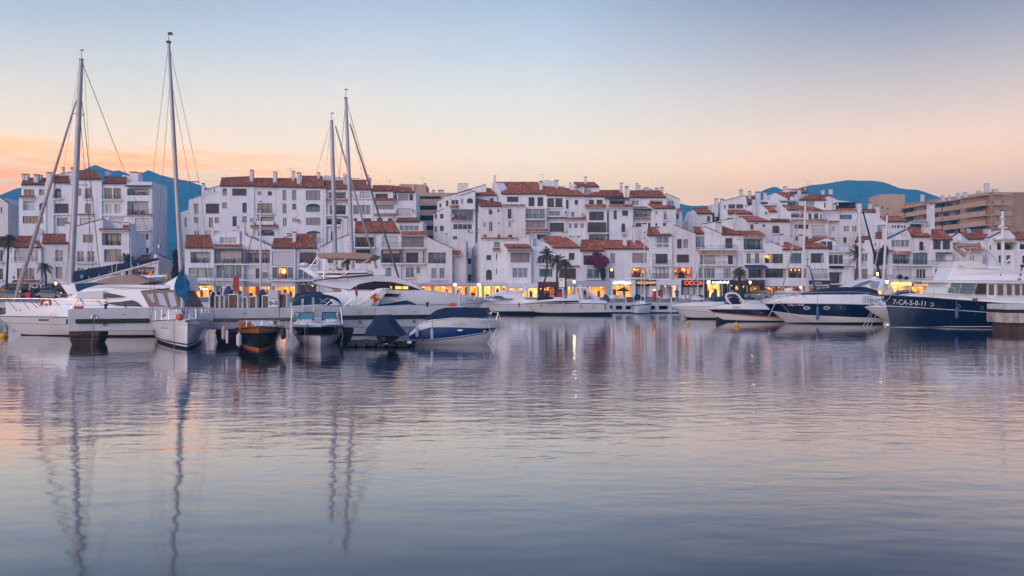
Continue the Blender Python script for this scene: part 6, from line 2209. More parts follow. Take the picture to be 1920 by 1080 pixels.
def banner(x, y0, y1, wpx, label, Y=None, yb=None, round_=False):
 """red rounded board on a white post"""
 if Y is None:
  c = pier_pt(pier_u(x), -0.8, PT)
 else:
  c = at(x, HOR, Y)
  c.z = QUAY_Z
 s = c.y / FPX
 z0, z1 = EYE - (y1 - HOR) * s, EYE - (y0 - HOR) * s
 w = wpx * s
 t = thing('red_sign', label, 'sign', c, group='red boards on posts along the piers')
 mb = MB()
 n = 8
 r = w / 2
 pts = []
 for k in range(n + 1):
  a = math.pi * k / n
  pts.append((c.x + r * math.cos(a), c.y - 0.04, z1 - r * 0.55 + r * 0.55 * math.sin(a)))
 for k in range(n + 1):
  a = math.pi + math.pi * k / n
  pts.append((c.x + r * math.cos(a), c.y - 0.04, z0 + r * 0.3 + r * 0.3 * math.sin(a)))
 mb.prism(pts, (0, 0.08, 0))
 mb.build('board', M_RED, t, bevel=0.015)
 mb = MB()
 xo = -r * 0.95 if not round_ else 0
 mb.tube([(c.x + xo, c.y + 0.07, c.z), (c.x + xo, c.y + 0.07, z1 - 0.1)], 0.035, 6)
 mb.build('post', M_ALUW, t)
banner(441.5, 517.5, 546, 10, 'tall red rounded board on a white post above the pier')
banner(482, 537, 553, 7.5, 'smaller red rounded board between two timber cabinets')
c = pier_pt(pier_u(515), -0.9, PT)
t = thing('socket_pedestal', 'white service pedestal with two teal sockets on the pier', 'pedestal', c)
s_ = c.y / FPX
mb = MB()
mb.box(c.x - 9.6 * s_, c.x + 9.6 * s_, c.y - 0.3, c.y + 0.3, c.z + 0.02, c.z + 16 * s_)
mb.build('body', M_TRIMW, t, bevel=0.03)
mb = MB()
mb.box(c.x - 10 * s_, c.x + 10 * s_, c.y - 0.34, c.y + 0.34, c.z + 16.2 * s_, c.z + 33 * s_)
mb.build('hood', mat('grey_hood', (0.55, 0.52, 0.55), 0.6), t, bevel=0.05)
for dx_ in (-5.2, 5.2):
 mb = MB()
 mb.box(c.x + dx_ * s_ - 0.07, c.x + dx_ * s_ + 0.07, c.y - 0.36, c.y - 0.302, c.z + 5 * s_, c.z + 13 * s_)
 mb.build('socket', M_TEALGL, t, bevel=0.02)
mb = MB()
mb.lathe((c.x, c.y - 0.33, c.z + 7.5 * s_), [(0.01, -0.05), (0.05, 0), (0.01, 0.05)], 8)
mb.build('button', M_BLACK, t)
# ---- white flybridge yacht at far left, bow to the left
b = Boat('motor_yacht', 'white flybridge motor yacht with beige canopy at far left, behind the pier', 'boat', 48.7, 4.3, 345, -4)
wl = HOR + EYE * FPX / 48.7
b.hull([([(345, wl + 9), (60, wl + 9), (48, wl + 6)], 0.5, 2.0), ([(345, wl - 4), (200, wl - 4), (60, 627.5), (38, 626)], 0.86, 2.2),
  ([(345, 610), (126, 610), (20, 606.5), (10, 606)], 0.95, 2.3), ([(345, 608.6), (126, 608.6), (20, 605.2), (9, 604.6)], 0.955, 2.3),
  ([(345, 595.5), (126, 595.5), (0, 593.8), (-3, 593.6)], 1.0, 2.5), ([(345, 594), (126, 594), (0, 592.4), (-4, 592)], 1.02, 2.5),
  ([(345, 577), (200, 574), (120, 571), (75, 575), (33, 582), (5, 590), (-4, 591.5)], 0.90, 2.6)],
 [M_BOOT, M_GEL2, M_STRIPG, M_GEL2, M_STRIPD, M_GEL])
b.block([(104, 573), (123, 560), (143, 548.5), (160, 541), (180, 535), (205, 533), (318, 534.5), (318, 540), (264, 545), (281, 578), (281, 582), (150, 582)], 1.75, 1.35, M_GEL, 0.14, taper=(100, 0.45, 190, 1.0))
b.plate([(197, 548.3), (215, 551.5), (236, 556.3), (197, 558.2)], M_SMOKE)
b.plate([(192, 567.8), (222, 566), (248, 562.6), (256, 566), (270.5, 577.8), (246, 576.5), (222, 573)], M_SMOKE)
b.plate([(147, 547.5), (193, 545.5), (193, 560.5), (141, 560)], mat('screen_cover', (0.58, 0.58, 0.62), 0.7), name='windscreen_cover')
b.plate([(206, 538.2), (300, 540), (300, 540.7), (206, 539)], M_STRIPG, name='trim_line')
cv = b.block([(262, 545), (295, 543.5), (328, 543.5), (341, 573), (341, 578), (281, 578)], 1.72, 1.5, M_CANVD, 0.05, name='aft_canopy')
b.plate([(275.5, 551.5), (288, 550), (290, 568), (285.5, 567)], M_VINYL, 'vinyl_window', parent=cv)
b.plate([(293.5, 550), (305.5, 549.5), (315, 575.5), (300, 571.5)], M_VINYL, 'vinyl_window', parent=cv)
b.plate([(313.5, 548.5), (326, 548), (332, 574), (320.5, 575.5)], M_VINYL, 'vinyl_window', parent=cv)
# folded sun canopy on the flybridge
bim = b.block([(180.5, 530.5), (181, 526), (210, 519.3), (244, 514), (256, 517), (283, 527.8), (262, 533.5), (236, 535.6), (204, 532.2)], 1.3, 0.35, M_CANVB, 0.05, name='sun_canopy')
b.line([(183, 531.5), (236, 536.5)], 0.05, M_WIRE, 1.25, 'canopy_frame')
b.block([(306, 533), (322, 524), (338, 513.5), (341, 513.5), (341, 546), (318, 546), (318, 536)], 1.45, 1.2, M_GEL, 0.08, name='radar_arch')
b.plate([(72, 598.3), (90, 598.3), (91, 600.2), (90, 602), (72, 602)], M_SMOKE, name='portlight', w=b.B / 2 * 0.86, out=0.03)
b.plate([(36.5, 581), (38, 580), (39, 582), (37.5, 583)], M_BLACK, name='cleat', w=1.0)
b.rail([(-14, 560), (20, 559.6), (70, 559.8), (140, 562), (200, 562.5)], [(-4, 9, 583), (10, 33, 583.5), (38, 55, 580), (50, 71, 578), (60, 76, 575), (98, 113, 573), (180, 191, 573), (225 - 30, 205, 575)], 0.028, 1.35)
b.rail([(225, 567), (238, 578)], [], 0.025, 1.9)
for x0, y0, x1, y1 in ((208, 470, 211, 514), (220, 488, 217, 513), (245, 446, 246, 516)):
 b.line([(x0, y0), (x1, y1)], 0.018, M_ALUW, 0.4, 'aerial')
# life ring on its rail
q = at(86, 568.5, 50.2)
t = thing('life_ring', 'orange horseshoe life ring on the rail of the left motor yacht', 'life ring', q)
mb = MB()
mb.tube([q + Vector((math.cos(a) * 0.28, 0, math.sin(a) * 0.28)) for a in [R(-30) + k * R(240) / 14 for k in range(15)]], 0.085, 8)
mb.build('ring', M_ORANGE, t, smooth=True)
mb = MB()
mb.box(q.x - 0.10, q.x + 0.10, q.y - 0.05, q.y + 0.05, q.z - 0.26, q.z - 0.02)
mb.build('light_box', M_TEALGL, t, bevel=0.02)
# ---- sailing yacht with the thick grey mast
b = Boat('sailing_yacht', 'sailing yacht with the thick grey mast and navy boom cover at left', 'boat', 56, 3.8, 305, 10)
b.hull([([(305, 627), (60, 627)], 0.4, 2.0), ([(305, 619), (45, 619), (30, 616)], 0.8, 2.0), ([(300, 600), (12, 590)], 0.98, 2.3), ([(300, 598), (11, 588)], 0.98, 2.3), ([(298, 577), (140, 572), (10, 566)], 0.95, 2.3)],
 [M_BOOT, M_GEL, M_BLUE, M_GEL])
b.block([(235, 566), (225, 562), (110, 558), (80, 566), (80, 574), (235, 576)], 1.2, 1.0, M_GEL, 0.08, taper=(60, 0.4, 130, 1))
b.block([(110, 528.5), (140, 531), (142, 541), (146, 548), (146, 553), (126, 552)], 0.9, 0.8, M_GEL, 0.05, name='deck_box')
b.plate([(111, 531), (131, 531.4), (132, 533), (112, 532.6)], M_BLUE, name='trim_line')
b.block([(140, 546), (142, 532), (182, 529), (200, 534), (200, 545)], 0.8, 0.7, M_CANVT, 0.1, name='spray_hood')
a_, t_, mo = b.mast((131.5, 575), (152.5, 113), 0.20, M_ALU, ((347, 20), (215, 8)))
bm_ = MB()
p0, p1 = at(140, 530, b.Yc), at(296, 489, b.Yc)
secs = []
for k in range(13):
 f = k / 12
 c = p0.lerp(p1, f) + Vector((0, 0, 0.05))
 hh = 0.62 * (1 - f) ** 0.8 + 0.14 + (0.03 if k % 3 == 0 else 0)
 ww = 0.20 * (1 - f * 0.5)
 secs.append([c + Vector((0, -ww, 0)), c + Vector((0, -ww * 1.1, hh * 0.45)), c + Vector((0, -ww * 0.3, hh)), c + Vector((0, ww * 0.3, hh)), c + Vector((0, ww * 1.1, hh * 0.45)), c + Vector((0, ww, 0))])
bm_.loft(secs, True, True, True)
bm_.build('sail_cover', M_NAVYC, b.root, smooth=True)
mb = MB()
mb.tube([p0 + Vector((0.1, 0, -0.04)), p1 + Vector((0.1, 0, -0.04))], 0.09, 8)
mb.build('boom', M_ALUW, b.root, smooth=True)
q = at(153.3, 518.5, b.Yc - 0.36)
mb = MB()
mb.prism([q + Vector((0.11 * math.cos(k * math.pi / 6), 0, 0.15 * math.sin(k * math.pi / 6))) for k in range(12)], (0, 0.05, 0))
mb.build('emblem', mat('emblem_blue', (0.10, 0.30, 0.50), 0.7), b.root)
b.furl((27, 566), (142, 192), 0.17, 0.06)
b.stay((142, 192), (145, 188), 0.03)
for p, q, r_ in (((155, 118), (237, 330), 0.012), ((155, 120), (298, 488), 0.012), ((150, 116), (135, 200), 0.012), ((154, 190), (187, 505), 0.026), ((151, 225), (176, 520), 0.02), ((152, 122), (114, 347), 0.012), ((158, 122), (170, 347), 0.012),
    ((114, 347), (100, 570), 0.012), ((170, 347), (163, 570), 0.012), ((139, 345), (120, 560), 0.015)):
 b.stay(p, q, r_, wq=0.0)
b.stay((142, 192), (28, 566), 0.02)
for x in (166, 185, 206, 247, 258):
 y = 530 - (x - 140) * 41 / 156
 b.line([(x, y - 6 + (x % 3)), (x + 3, y + 3)], 0.022, M_ALUW, 0.24, 'sail_tie')
# grey and white inflatable stowed across the yachts
q0, q1 = at(262, 521, 53.5), at(317, 519, 53.5)
t = thing('dinghy', 'pale blue and white inflatable tube stowed behind the beige canopy', 'dinghy', q0)
mb = MB()
mb.tube([q0.lerp(q1, k / 8) for k in range(9)], [0.06, 0.15, 0.17, 0.17, 0.17, 0.17, 0.17, 0.16, 0.12], 10)
mb.build('tube', M_GEL, t, smooth=True)
mb = MB()
mb.bar(q0 + Vector((0.3, -0.165, -0.03)), q1 + Vector((-0.1, -0.16, -0.03)), 0.05, 0.06)
mb.build('stripe', M_FENB, t)
q = at(313.5, 520, 53.2)
t = thing('float', 'orange life jacket float at the end of the stowed inflatable', 'float', q)
mb = MB()
capsule(mb, (q.x, q.y, q.z), 0.12, -0.22, 0.22)
mb.build('body', M_YELLOW, t, smooth=True)
q0, q1 = at(266, 534, 53), at(308, 531, 53)
# ---- white sloop, bow on
s = BowBoat('sailing_yacht', 'white sloop seen bow on with a tall mast and blue cloth', 'boat', 352, 38.4, 25, 11.8, 3.62)
L = s.L
s.hull([([(0.6, -0.35), (10.2, -0.35)], 0.5, 2.2), ([(0.2, 0.03), (11.05, 0.03)], 1.25, 2.0), ([(0.15, 0.12), (11.15, 0.12)], 1.36, 2.0), ([(0.12, 0.20), (11.2, 0.20)], 1.44, 2.05),
  ([(0.1, 0.28), (11.25, 0.28)], 1.50, 2.1), ([(0, 0.95), (11.6, 1.18)], 1.78, 2.4), ([(0, 0.965), (11.6, 1.20)], 1.785, 2.4), ([(0, 1.12), (6, 1.18), (11.8, 1.46)], 1.81, 2.5)],
 [M_BOOT, M_BOOT, M_STRIPW, M_STRIPD, M_GEL, M_STRIPG, M_GEL], stern_w=0.82)
mb = MB()
for sg in (1, -1):
 mb.tube(s.edge(-1, 0.03, 0.02, sg), 0.035, 5)
s.part(mb, 'toe_rail', M_STEEL, smooth=True)
mb = MB()
secs = []
for x, w, z in ((2.6, 0.95, 0.42), (4.0, 1.05, 0.52), (6.0, 0.95, 0.50), (7.6, 0.7, 0.36), (8.6, 0.42, 0.16), (9.0, 0.3, 0.03)):
 zb = interp([(0, 1.12), (6, 1.18), (11.8, 1.46)], x, 1) + 0.05
 secs.append([(x, -w, zb), (x, -w * 0.86, zb + z * 0.8), (x, -w * 0.5, zb + z), (x, w * 0.5, zb + z), (x, w * 0.86, zb + z * 0.8), (x, w, zb)])
mb.loft(secs, False, True, True)
s.part(mb, 'coachroof', M_GEL, smooth=True)
for sg in (1, -1):
 mb = MB()
 mb.prism([(4.0, sg * 1.03, 1.42), (6.4, sg * 0.93, 1.44), (6.1, sg * 0.86, 1.58), (4.0, sg * 0.96, 1.60)], (0, sg * 0.03, 0))
 s.part(mb, 'window', M_SMOKE)
# white canvas covers on the foredeck
for sg, x0, x1 in ((1, 7.4, 10.4), (-1, 7.6, 10.2)):
 mb = MB()
 secs = []
 for k in range(7):
  f = k / 6
  x = x0 + (x1 - x0) * f
  hh = 0.50 * (1 - f) ** 0.7 + 0.10
  wo = max(0.12, interp([(7, 1.25), (11.8, 0.15)], x, 1))
  zb = interp([(6, 1.18), (11.8, 1.46)], x, 1) + 0.06
  secs.append([(x, sg * 0.08, zb), (x, sg * 0.15, zb + hh), (x, sg * wo * 0.55, zb + hh * (0.8 + 0.1 * (k % 2))), (x, sg * wo, zb)])
 mb.loft(secs, False, True, True)
 s.part(mb, 'foredeck_cover', M_CANVW, smooth=True)
# pulpit and lifelines
mb = MB()
top = [Vector((11.95, 0, 2.02)), Vector((11.5, 0.42, 2.02)), Vector((10.6, 0.85, 1.98))]
mb.tube([Vector((10.6, -0.85, 1.98)), Vector((11.5, -0.42, 2.02)), *top], 0.02, 6)
for p, f in (((11.9, 0, 2.02), (11.6, 0, 1.45)), ((11.4, 0.45, 2.02), (11.1, 0.5, 1.42)), ((11.4, -0.45, 2.02), (11.1, -0.5, 1.42)), ((10.6, 0.85, 1.98), (10.5, 0.85, 1.38)), ((10.6, -0.85, 1.98), (10.5, -0.85, 1.38))):
 mb.tube([p, f], 0.018, 5)
s.part(mb, 'pulpit', M_STEEL, smooth=True)
for sg in (1, -1):
 e = s.edge(-1, 0.0, 0.08, sg, 1.0, 10.7)
 mb = MB()
 for k in range(0, len(e), 3):
  mb.tube([e[k], e[k] + Vector((0, 0, 0.62))], 0.017, 5)
 mb.tube([q + Vector((0, 0, 0.60)) for q in e], 0.008, 4)
 mb.tube([q + Vector((0, 0, 0.32)) for q in e], 0.008, 4)
 s.part(mb, 'lifeline', M_STEEL, smooth=True)
mb = MB()
pts = [Vector((7.5, 0, 1.55)).lerp(Vector((6.9, -0.70, 16.1)), k / 10) for k in range(11)]
mb.tube(pts, [0.115] * 7 + [0.105, 0.095, 0.085, 0.075], 10)
mo = s.part(mb, 'mast', M_ALU, smooth=True)
mtop = pts[-1]
mb = MB()
mb.box(mtop.x - 0.12, mtop.x + 0.12, mtop.y - 0.12, mtop.y + 0.12, mtop.z, mtop.z + 0.08)
mb.tube([mtop + Vector((0, 0, 0.08)), mtop + Vector((0, 0, 0.55))], 0.015, 4)
mb.box(mtop.x - 0.05, mtop.x + 0.05, mtop.y - 0.04, mtop.y + 0.20, mtop.z + 0.44, mtop.z + 0.56)
s.part(mb, 'masthead', M_WIRE, parent=mo)
sp = pts[0].lerp(pts[-1], 0.49)
mb = MB()
mb.tube([sp + Vector((-0.1, -1.15, 0.05)), sp, sp + Vector((-0.1, 1.15, 0.05))], 0.03, 5)
s.part(mb, 'spreader', M_ALU, parent=mo)
hd = pts[0].lerp(pts[-1], 0.88)
for q in (Vector((11.6, 0, 1.5)), Vector((0.1, 0.2, 1.2))):
 mb = MB()
 mb.tube([mtop if q.x < 5 else hd, q], 0.011, 4)
 s.part(mb, 'stay', M_WIRE)
for sg in (1, -1):
 tip = sp + Vector((-0.1, sg * 1.15, 0.05))
 mb = MB()
 mb.tube([mtop, tip, Vector((7.2, sg * 1.62, 1.25))], 0.010, 4)
 mb.tube([hd, Vector((7.6, sg * 1.55, 1.25))], 0.010, 4)
 s.part(mb, 'shroud', M_WIRE)
mb = MB()
mb.tube([Vector((7.35, 0.02, 2.5)), Vector((2.6, 0.1, 2.45))], 0.075, 8)
s.part(mb, 'boom', M_ALUW, smooth=True)
# loose blue cloth hoisted at the mast
mb = MB()
secs = []
for k in range(9):
 z = 2.35 + k * 0.20
 f = k / 8
 lw = 0.60 * math.sin(math.pi * min(1, f * 1.05)) ** 0.6 * (1 - 0.45 * f) + 0.06
 secs.append([(7.75 + 0.06 * math.sin(3 * k + j), 0.12 - 0.02 * k + (-lw * 0.95 if j < 3 else 0) * (3 - j) / 3 + (lw * 0.5) * max(0, j - 3) / 3, z + 0.08 * math.sin(j * 1.7 + k)) for j in range(7)])
mb.loft(secs)
s.part(mb, 'blue_cloth', M_SKYBLUE, smooth=True)
mb = MB()
mb.box(11.55, 12.05, -0.09, 0.09, 1.42, 1.50)
mb.tube([(12.0, -0.10, 1.44), (12.0, 0.10, 1.44)], 0.06, 8)
s.part(mb, 'bow_roller', M_STEEL)
mb = MB()
mb.tube([(11.85, 0.05, 1.33), (11.72, 0.30, 1.26), (11.5, 0.55, 1.22)], [0.06, 0.13, 0.10], 8)
mb.tube([(11.9, -0.12, 1.38), (11.5, 0.24, 1.42)], 0.05, 6)
s.part(mb, 'anchor', mat('galvanised_pinkish', (0.50, 0.42, 0.42), 0.5), smooth=True)
for sg in (1, -1):
 c = Vector((10.1, sg * 0.88, 1.02))
 text('boat_name', 'FALLEN', 0.17, M_STRIPG, s.root, (0, 0, 0), depth=0.006)
 o = FONTS[-1]
 yaw = math.atan2(-(0.70), 1.0) if sg == 1 else math.atan2(0.70, 1.0)
 # along the topside: forward tangent of the sheer at x=10
 o.location = (10.1, sg * 0.99, 1.02)
 o.rotation_euler = (math.pi / 2, 0, math.pi - 0.58 if sg == 1 else 0.58)
q = s.root.matrix_basis @ Vector((11.0, -0.15, 1.60))
h_ = R(25)
def sl(x, y, z):
 d = s.dir
 lft = Vector((-d.y, d.x, 0))
 o = Vector(s.root.location)
 return o + d * x + lft * y + Vector((0, 0, z))
q = sl(11.15, -0.32, 1.58)
t = thing('float', 'round orange mooring float on the bow of the white sloop', 'float', q)
mb = MB()
mb.lathe(q, [(0.02, -0.16), (0.12, -0.12), (0.165, 0), (0.12, 0.12), (0.03, 0.16), (0.03, 0.2)], 12)
mb.build('ball', M_ORANGE, t, smooth=True)
rope((326.3, 600), (326.5, 655), 'thin mooring rope hanging down the left bow of the white sloop', 38.6, 37.6, 0.0, 0.014)
rope((390.3, 600), (391.5, 645), 'thin mooring rope hanging down the right bow of the white sloop', 38.9, 38.2, 0.0, 0.014)
rope((177, 597), (171, 650), 'rope dropping from the steel ring on the left end of the pier', 41.6, 41.5, 0.05, 0.02)
fender(420, 612, 637, 38.0, 4.6, mat('pink_fender', (0.50, 0.34, 0.28), 0.6, noise=0.2, nscale=3), 'tan fender between the white sloop and the wooden boat', 600)
fender(426, 620, 644, 37.6, 2.6, M_FENW, 'narrow pale fender left of the wooden boat', 605)
fender(448, 625, 650, 37.2, 4.8, M_FENW, 'fat white fender in front of the wooden boat', 612)
# ---- varnished wooden launch, bow on
s = BowBoat('wooden_launch', 'dark varnished wooden launch seen bow on between the sloop and the navy runabout', 'boat', 485, 37.9, 17, 6.5, 2.55)
s.hull([([(0.3, -0.3), (5.6, -0.3)], 0.4, 2.0), ([(0.1, 0.0), (5.95, 0.0)], 0.95, 1.9), ([(0, 0.08), (6.0, 0.10)], 1.0, 1.9), ([(0, 0.62), (6.4, 0.86)], 1.24, 2.6), ([(0, 0.66), (6.42, 0.90)], 1.26, 2.6),
  ([(0, 0.72), (6.44, 0.97)], 1.25, 2.7), ([(0, 0.76), (6.45, 1.01)], 1.28, 2.7), ([(0, 0.88), (3, 0.92), (6.5, 1.14)], 1.27, 2.8)],
 [M_BOOT, M_STRIPE, M_DKHULL, M_STRIPE, M_VARN, M_STRIPE, M_VARN], deck=M_TEAK)
mb = MB()
for sg in (1, -1):
 mb.tube(s.edge(-1, 0.02, 0.0, sg), 0.05, 6)
s.part(mb, 'gunwale', M_VARN, smooth=True)
mb = MB()
mb.box(2.2, 4.4, -0.72, 0.72, 0.95, 1.30)
s.part(mb, 'cabin', M_GEL, bevel=0.08)
mb = MB()
mb.box(4.6, 5.2, -0.95, -0.38, 1.02, 1.32)
s.part(mb, 'locker', mat('orange_wood', (0.42, 0.13, 0.03), 0.4, noise=0.3, nscale=3), bevel=0.04)
mb = MB()
mb.box(4.7, 5.3, -0.25, 0.5, 1.05, 1.24)
s.part(mb, 'hatch', M_CANVW, bevel=0.04)
for sg in (1, -1):
 mb = MB()
 mb.tube([(6.35, sg * 0.10, 1.16), (6.3, sg * 0.15, 1.40), (5.6, sg * 0.55, 1.42), (4.9, sg * 0.95, 1.36), (4.9, sg * 0.95, 1.05)], 0.022, 6)
 mb.tube([(5.6, sg * 0.55, 1.42), (5.6, sg * 0.58, 1.10)], 0.018, 5)
 s.part(mb, 'bow_rail', M_STEEL, smooth=True)
mb = MB()
mb.lathe((5.2, 0.36, 1.42), [(0.01, -0.05), (0.05, 0), (0.01, 0.05)], 8)
s.part(mb, 'lamp', M_BLACK)
# ---- navy bowrider with a black arch, bow on
s = BowBoat('runabout', 'navy and white runabout seen bow on with a black folding top arch', 'boat', 602.5, 38.8, 16, 7.2, 2.95)
s.hull([([(0.3, -0.35), (5.6, -0.30)], 0.45, 2.2), ([(0.1, 0.05), (6.2, 0.16)], 1.18, 1.9), ([(0, 0.30), (6.75, 0.62)], 1.36, 2.3), ([(0, 0.36), (6.78, 0.69)], 1.42, 2.3),
  ([(0, 0.78), (7.1, 1.08)], 1.46, 2.9), ([(0, 0.92), (7.2, 1.18)], 1.44, 3.0)],
 [M_GEL, M_GEL, M_STRIPE, M_NAVY, M_GEL], n=26)
mb = MB()
for sg in (1, -1):
 mb.tube(s.edge(4, 0.0, -0.015, sg), 0.035, 6)
s.part(mb, 'rub_rail', M_BLACK, smooth=True)
for sg in (1, -1):
 mb = MB()                                   # raised bow coaming each side of the walk-through
 secs = []
 for x, w0, w1, hh in ((3.1, 0.30, 1.30, 0.30), (4.2, 0.30, 1.24, 0.26), (5.4, 0.26, 1.02, 0.16), (6.3, 0.12, 0.66, 0.08), (6.8, 0.02, 0.32, 0.03)):
  zb = interp([(0, 0.92), (7.2, 1.18)], x, 1)
  secs.append([(x, sg * w0, zb), (x, sg * (w0 + 0.05), zb + hh), (x, sg * (w1 * 0.8), zb + hh * 1.05), (x, sg * w1, zb + 0.02)])
 mb.loft(secs, False, True, True)
 s.part(mb, 'bow_coaming', M_GEL, smooth=True)
 mb = MB()                                   # windscreen half
 gl = [(3.25, sg * 0.22, 1.30), (3.05, sg * 1.02, 1.29), (2.3, sg * 1.28, 1.26), (2.1, sg * 1.16, 1.66), (2.75, sg * 0.92, 1.68), (2.95, sg * 0.24, 1.68)]
 mb.quad(gl[0], gl[1], gl[4], gl[5])
 mb.quad(gl[1], gl[2], gl[3], gl[4])
 w_ = s.part(mb, 'windscreen', M_TEALGL)
 mb = MB()
 for a, c in ((0, 1), (1, 2), (2, 3), (3, 4), (4, 5), (5, 0), (1, 4)):
  mb.tube([gl[a], gl[c]], 0.022, 5)
 s.part(mb, 'frame', M_STRIPD, parent=w_)
 mb = MB()                                   # bow cushions
 mb.box(4.2, 5.6, *sorted((sg * 0.35, sg * 0.85)), 1.26, 1.38)
 s.part(mb, 'cushion', M_CANVW, bevel=0.06)
mb = MB()
mb.box(2.6, 4.6, -0.2, 0.2, 0.98, 1.06)
s.part(mb, 'walkway', mat('taupe_floor', (0.30, 0.20, 0.19), 0.8))
mb = MB()
arc = []
for k in range(17):
 a = math.pi * k / 16
 arc.append(Vector((1.5 + 0.25 * math.sin(a), -1.32 * math.cos(a), 1.98 + 0.62 * math.sin(a) ** 0.75)))
secs = [[p + Vector((dx_, 0, dz_)) for dx_, dz_ in ((-0.32, 0.02), (-0.1, 0.07), (0.2, 0.04), (0.24, -0.10), (0, -0.06), (-0.3, -0.10))] for p in arc]
mb.loft(secs, True, True, True)
s.part(mb, 'folded_top', M_FENN, smooth=True)
for sg in (1, -1):
 mb = MB()
 mb.tube([(1.5, sg * 1.30, 2.0), (1.9, sg * 1.38, 0.95)], 0.024, 6)
 mb.tube([(1.45, sg * 1.30, 2.0), (0.9, sg * 1.34, 0.95)], 0.024, 6)
 s.part(mb, 'top_frame', M_STEEL, smooth=True)
 mb = MB()
 mb.lathe((6.1, sg * 0.74, 0.98), [(0.01, -0.06), (0.06, 0), (0.01, 0.06)], 8)
 s.part(mb, 'bow_light', M_STEEL)
mb = MB()
mb.tube([(7.12, -0.05, 0.74), (7.14, 0.05, 0.70), (7.08, 0, 0.62)], 0.045, 6)
s.part(mb, 'towing_eye', M_BLACK, smooth=True)
mb = MB()
for k in range(2):
 e = s.edge(1, 0.10 + 0.0 * k, -0.02, 1 if k else -1, 2.0, 5.9)
 mb.tube([Vector((p.x, p.y, p.z)) for p in e], 0.03, 5)
s.part(mb, 'spray_rail', M_GEL, smooth=True)
mb = MB()
mb.box(0.4, 1.5, -1.1, 1.1, 0.95, 1.35)
s.part(mb, 'rear_bench', M_CANVW, bevel=0.08)
fender(531, 614, 636, 37.7, 5.2, M_FENN, 'fat navy fender on the left bow of the navy runabout', 604)
fender(546.5, 608, 626, 37.6, 2.6, M_FENW, 'thin grey fender tied at the left bow of the navy runabout', 602)
fender(641, 640, 652, 38.6, 3.4, M_FENN, 'low dark fender at the right side of the navy runabout', 620)
rope((576.5, 606), (578, 668), 'dark rope hanging in front of the navy runabout bow', 37.4, 36.4, 0.0, 0.02, M_FENN)
rope((572, 610), (571, 660), 'second thinner rope left of the dark rope at the navy runabout bow', 37.6, 37.0, 0.0, 0.014)
# ---- jet ski under a navy cover on black float cubes
Yd = 40.2
q = at(712, HOR, Yd)
dock = thing('floating_dock', 'black floating cube dock under the covered jet ski', 'dock', (q.x, Yd, 0))
cs = 0.50
cube_me = None
U_ = Vector((0.955, -0.12, 0)).normalized()
V_ = Vector((0.12, 0.955, 0)).normalized()
c0 = at(655, HOR, 43.2)
for i in range(7):
 for j in range(5):
  if (i < 1 and j < 3) or (i > 4 and j > 3):
   continue
  c = Vector((at(662, HOR, 42.6).x, 42.6, 0)) + U_ * (i * 0.52) - V_ * ((4 - j) * 0.52 - 1.0) + Vector((0, -0.8, 0))
  z1 = 0.20 + 0.03 * ((i * 3 + j) % 2)
  mb = MB()
  mb.box(-0.24, 0.24, -0.24, 0.24, -0.2, 0.0)
  if cube_me is None:
   o = mb.build('float_cube', M_BLACK, dock, bevel=0.05)
   cube_me = o.data
   # the shared mesh is centred on its own origin
   for v in cube_me.vertices:
    v.co += Vector((q.x, Yd, 0))
  else:
   o = bpy.data.objects.new('float_cube', cube_me)
   COL.objects.link(o)
   o.parent = dock
  o.location = (c.x - q.x, c.y - Yd, z1)
  o.rotation_euler = (0, 0, math.atan2(U_.y, U_.x))
for x, y in ((723, 643), (767.5, 641.5)):
 c = at(x, y, 39.5)
 mb = MB()
 mb.box(c.x - 0.10, c.x + 0.10, c.y - 0.02, c.y, c.z - 0.06, c.z + 0.06)
 mb.build('white_tag', M_TRIMW, dock)
Yj = 40.0
q = at(727, HOR, Yj)
jet = thing('jet_ski', 'jet ski hidden under a peaked navy cover on the black float cubes', 'jet ski', (q.x, Yj, 0.22))
mb = MB()
s_ = Yj / FPX
rows_ = []
for dy, sc_ in ((-1.1, 0.86), (-0.75, 1.0), (-0.1, 1.0), (0.6, 0.92), (1.25, 0.7)):
 base = [(-38, 626), (-36, 617), (-26, 603), (-19, 593), (-9, 590), (8, 590), (13, 597), (19, 606), (30, 619), (36, 627)]
 if dy > 0:
  base = [(a, 626 - (626 - b_) * (0.85 if dy < 1 else 0.6)) for a, b_ in base]
 if dy < -0.9:
  base = [(a, 627 - (627 - b_) * 0.72) for a, b_ in base]
 rows_.append([Vector((q.x + a * s_ * sc_, Yj + dy, EYE - (b_ + 1.2 * math.sin(i * 2.1 + dy * 4) - HOR) * s_)) for i, (a, b_) in enumerate(base)])
mb.loft(rows_, False, True, True)
mb.build('cover', M_CANVN, jet, smooth=True)
mb = MB()
secs = []
for dy, w, zt in ((-1.35, 0.10, 0.62), (-1.0, 0.40, 0.66), (-0.3, 0.56, 0.66), (0.9, 0.52, 0.62), (1.3, 0.42, 0.6)):
 secs.append([(q.x - w, Yj + dy, zt), (q.x - w * 0.8, Yj + dy, 0.42), (q.x, Yj + dy, 0.26 if dy > -1.2 else 0.42), (q.x + w * 0.8, Yj + dy, 0.42), (q.x + w, Yj + dy, zt)])
mb.loft(secs, False, True, True)
mb.build('hull', M_BLACK, jet, smooth=True)
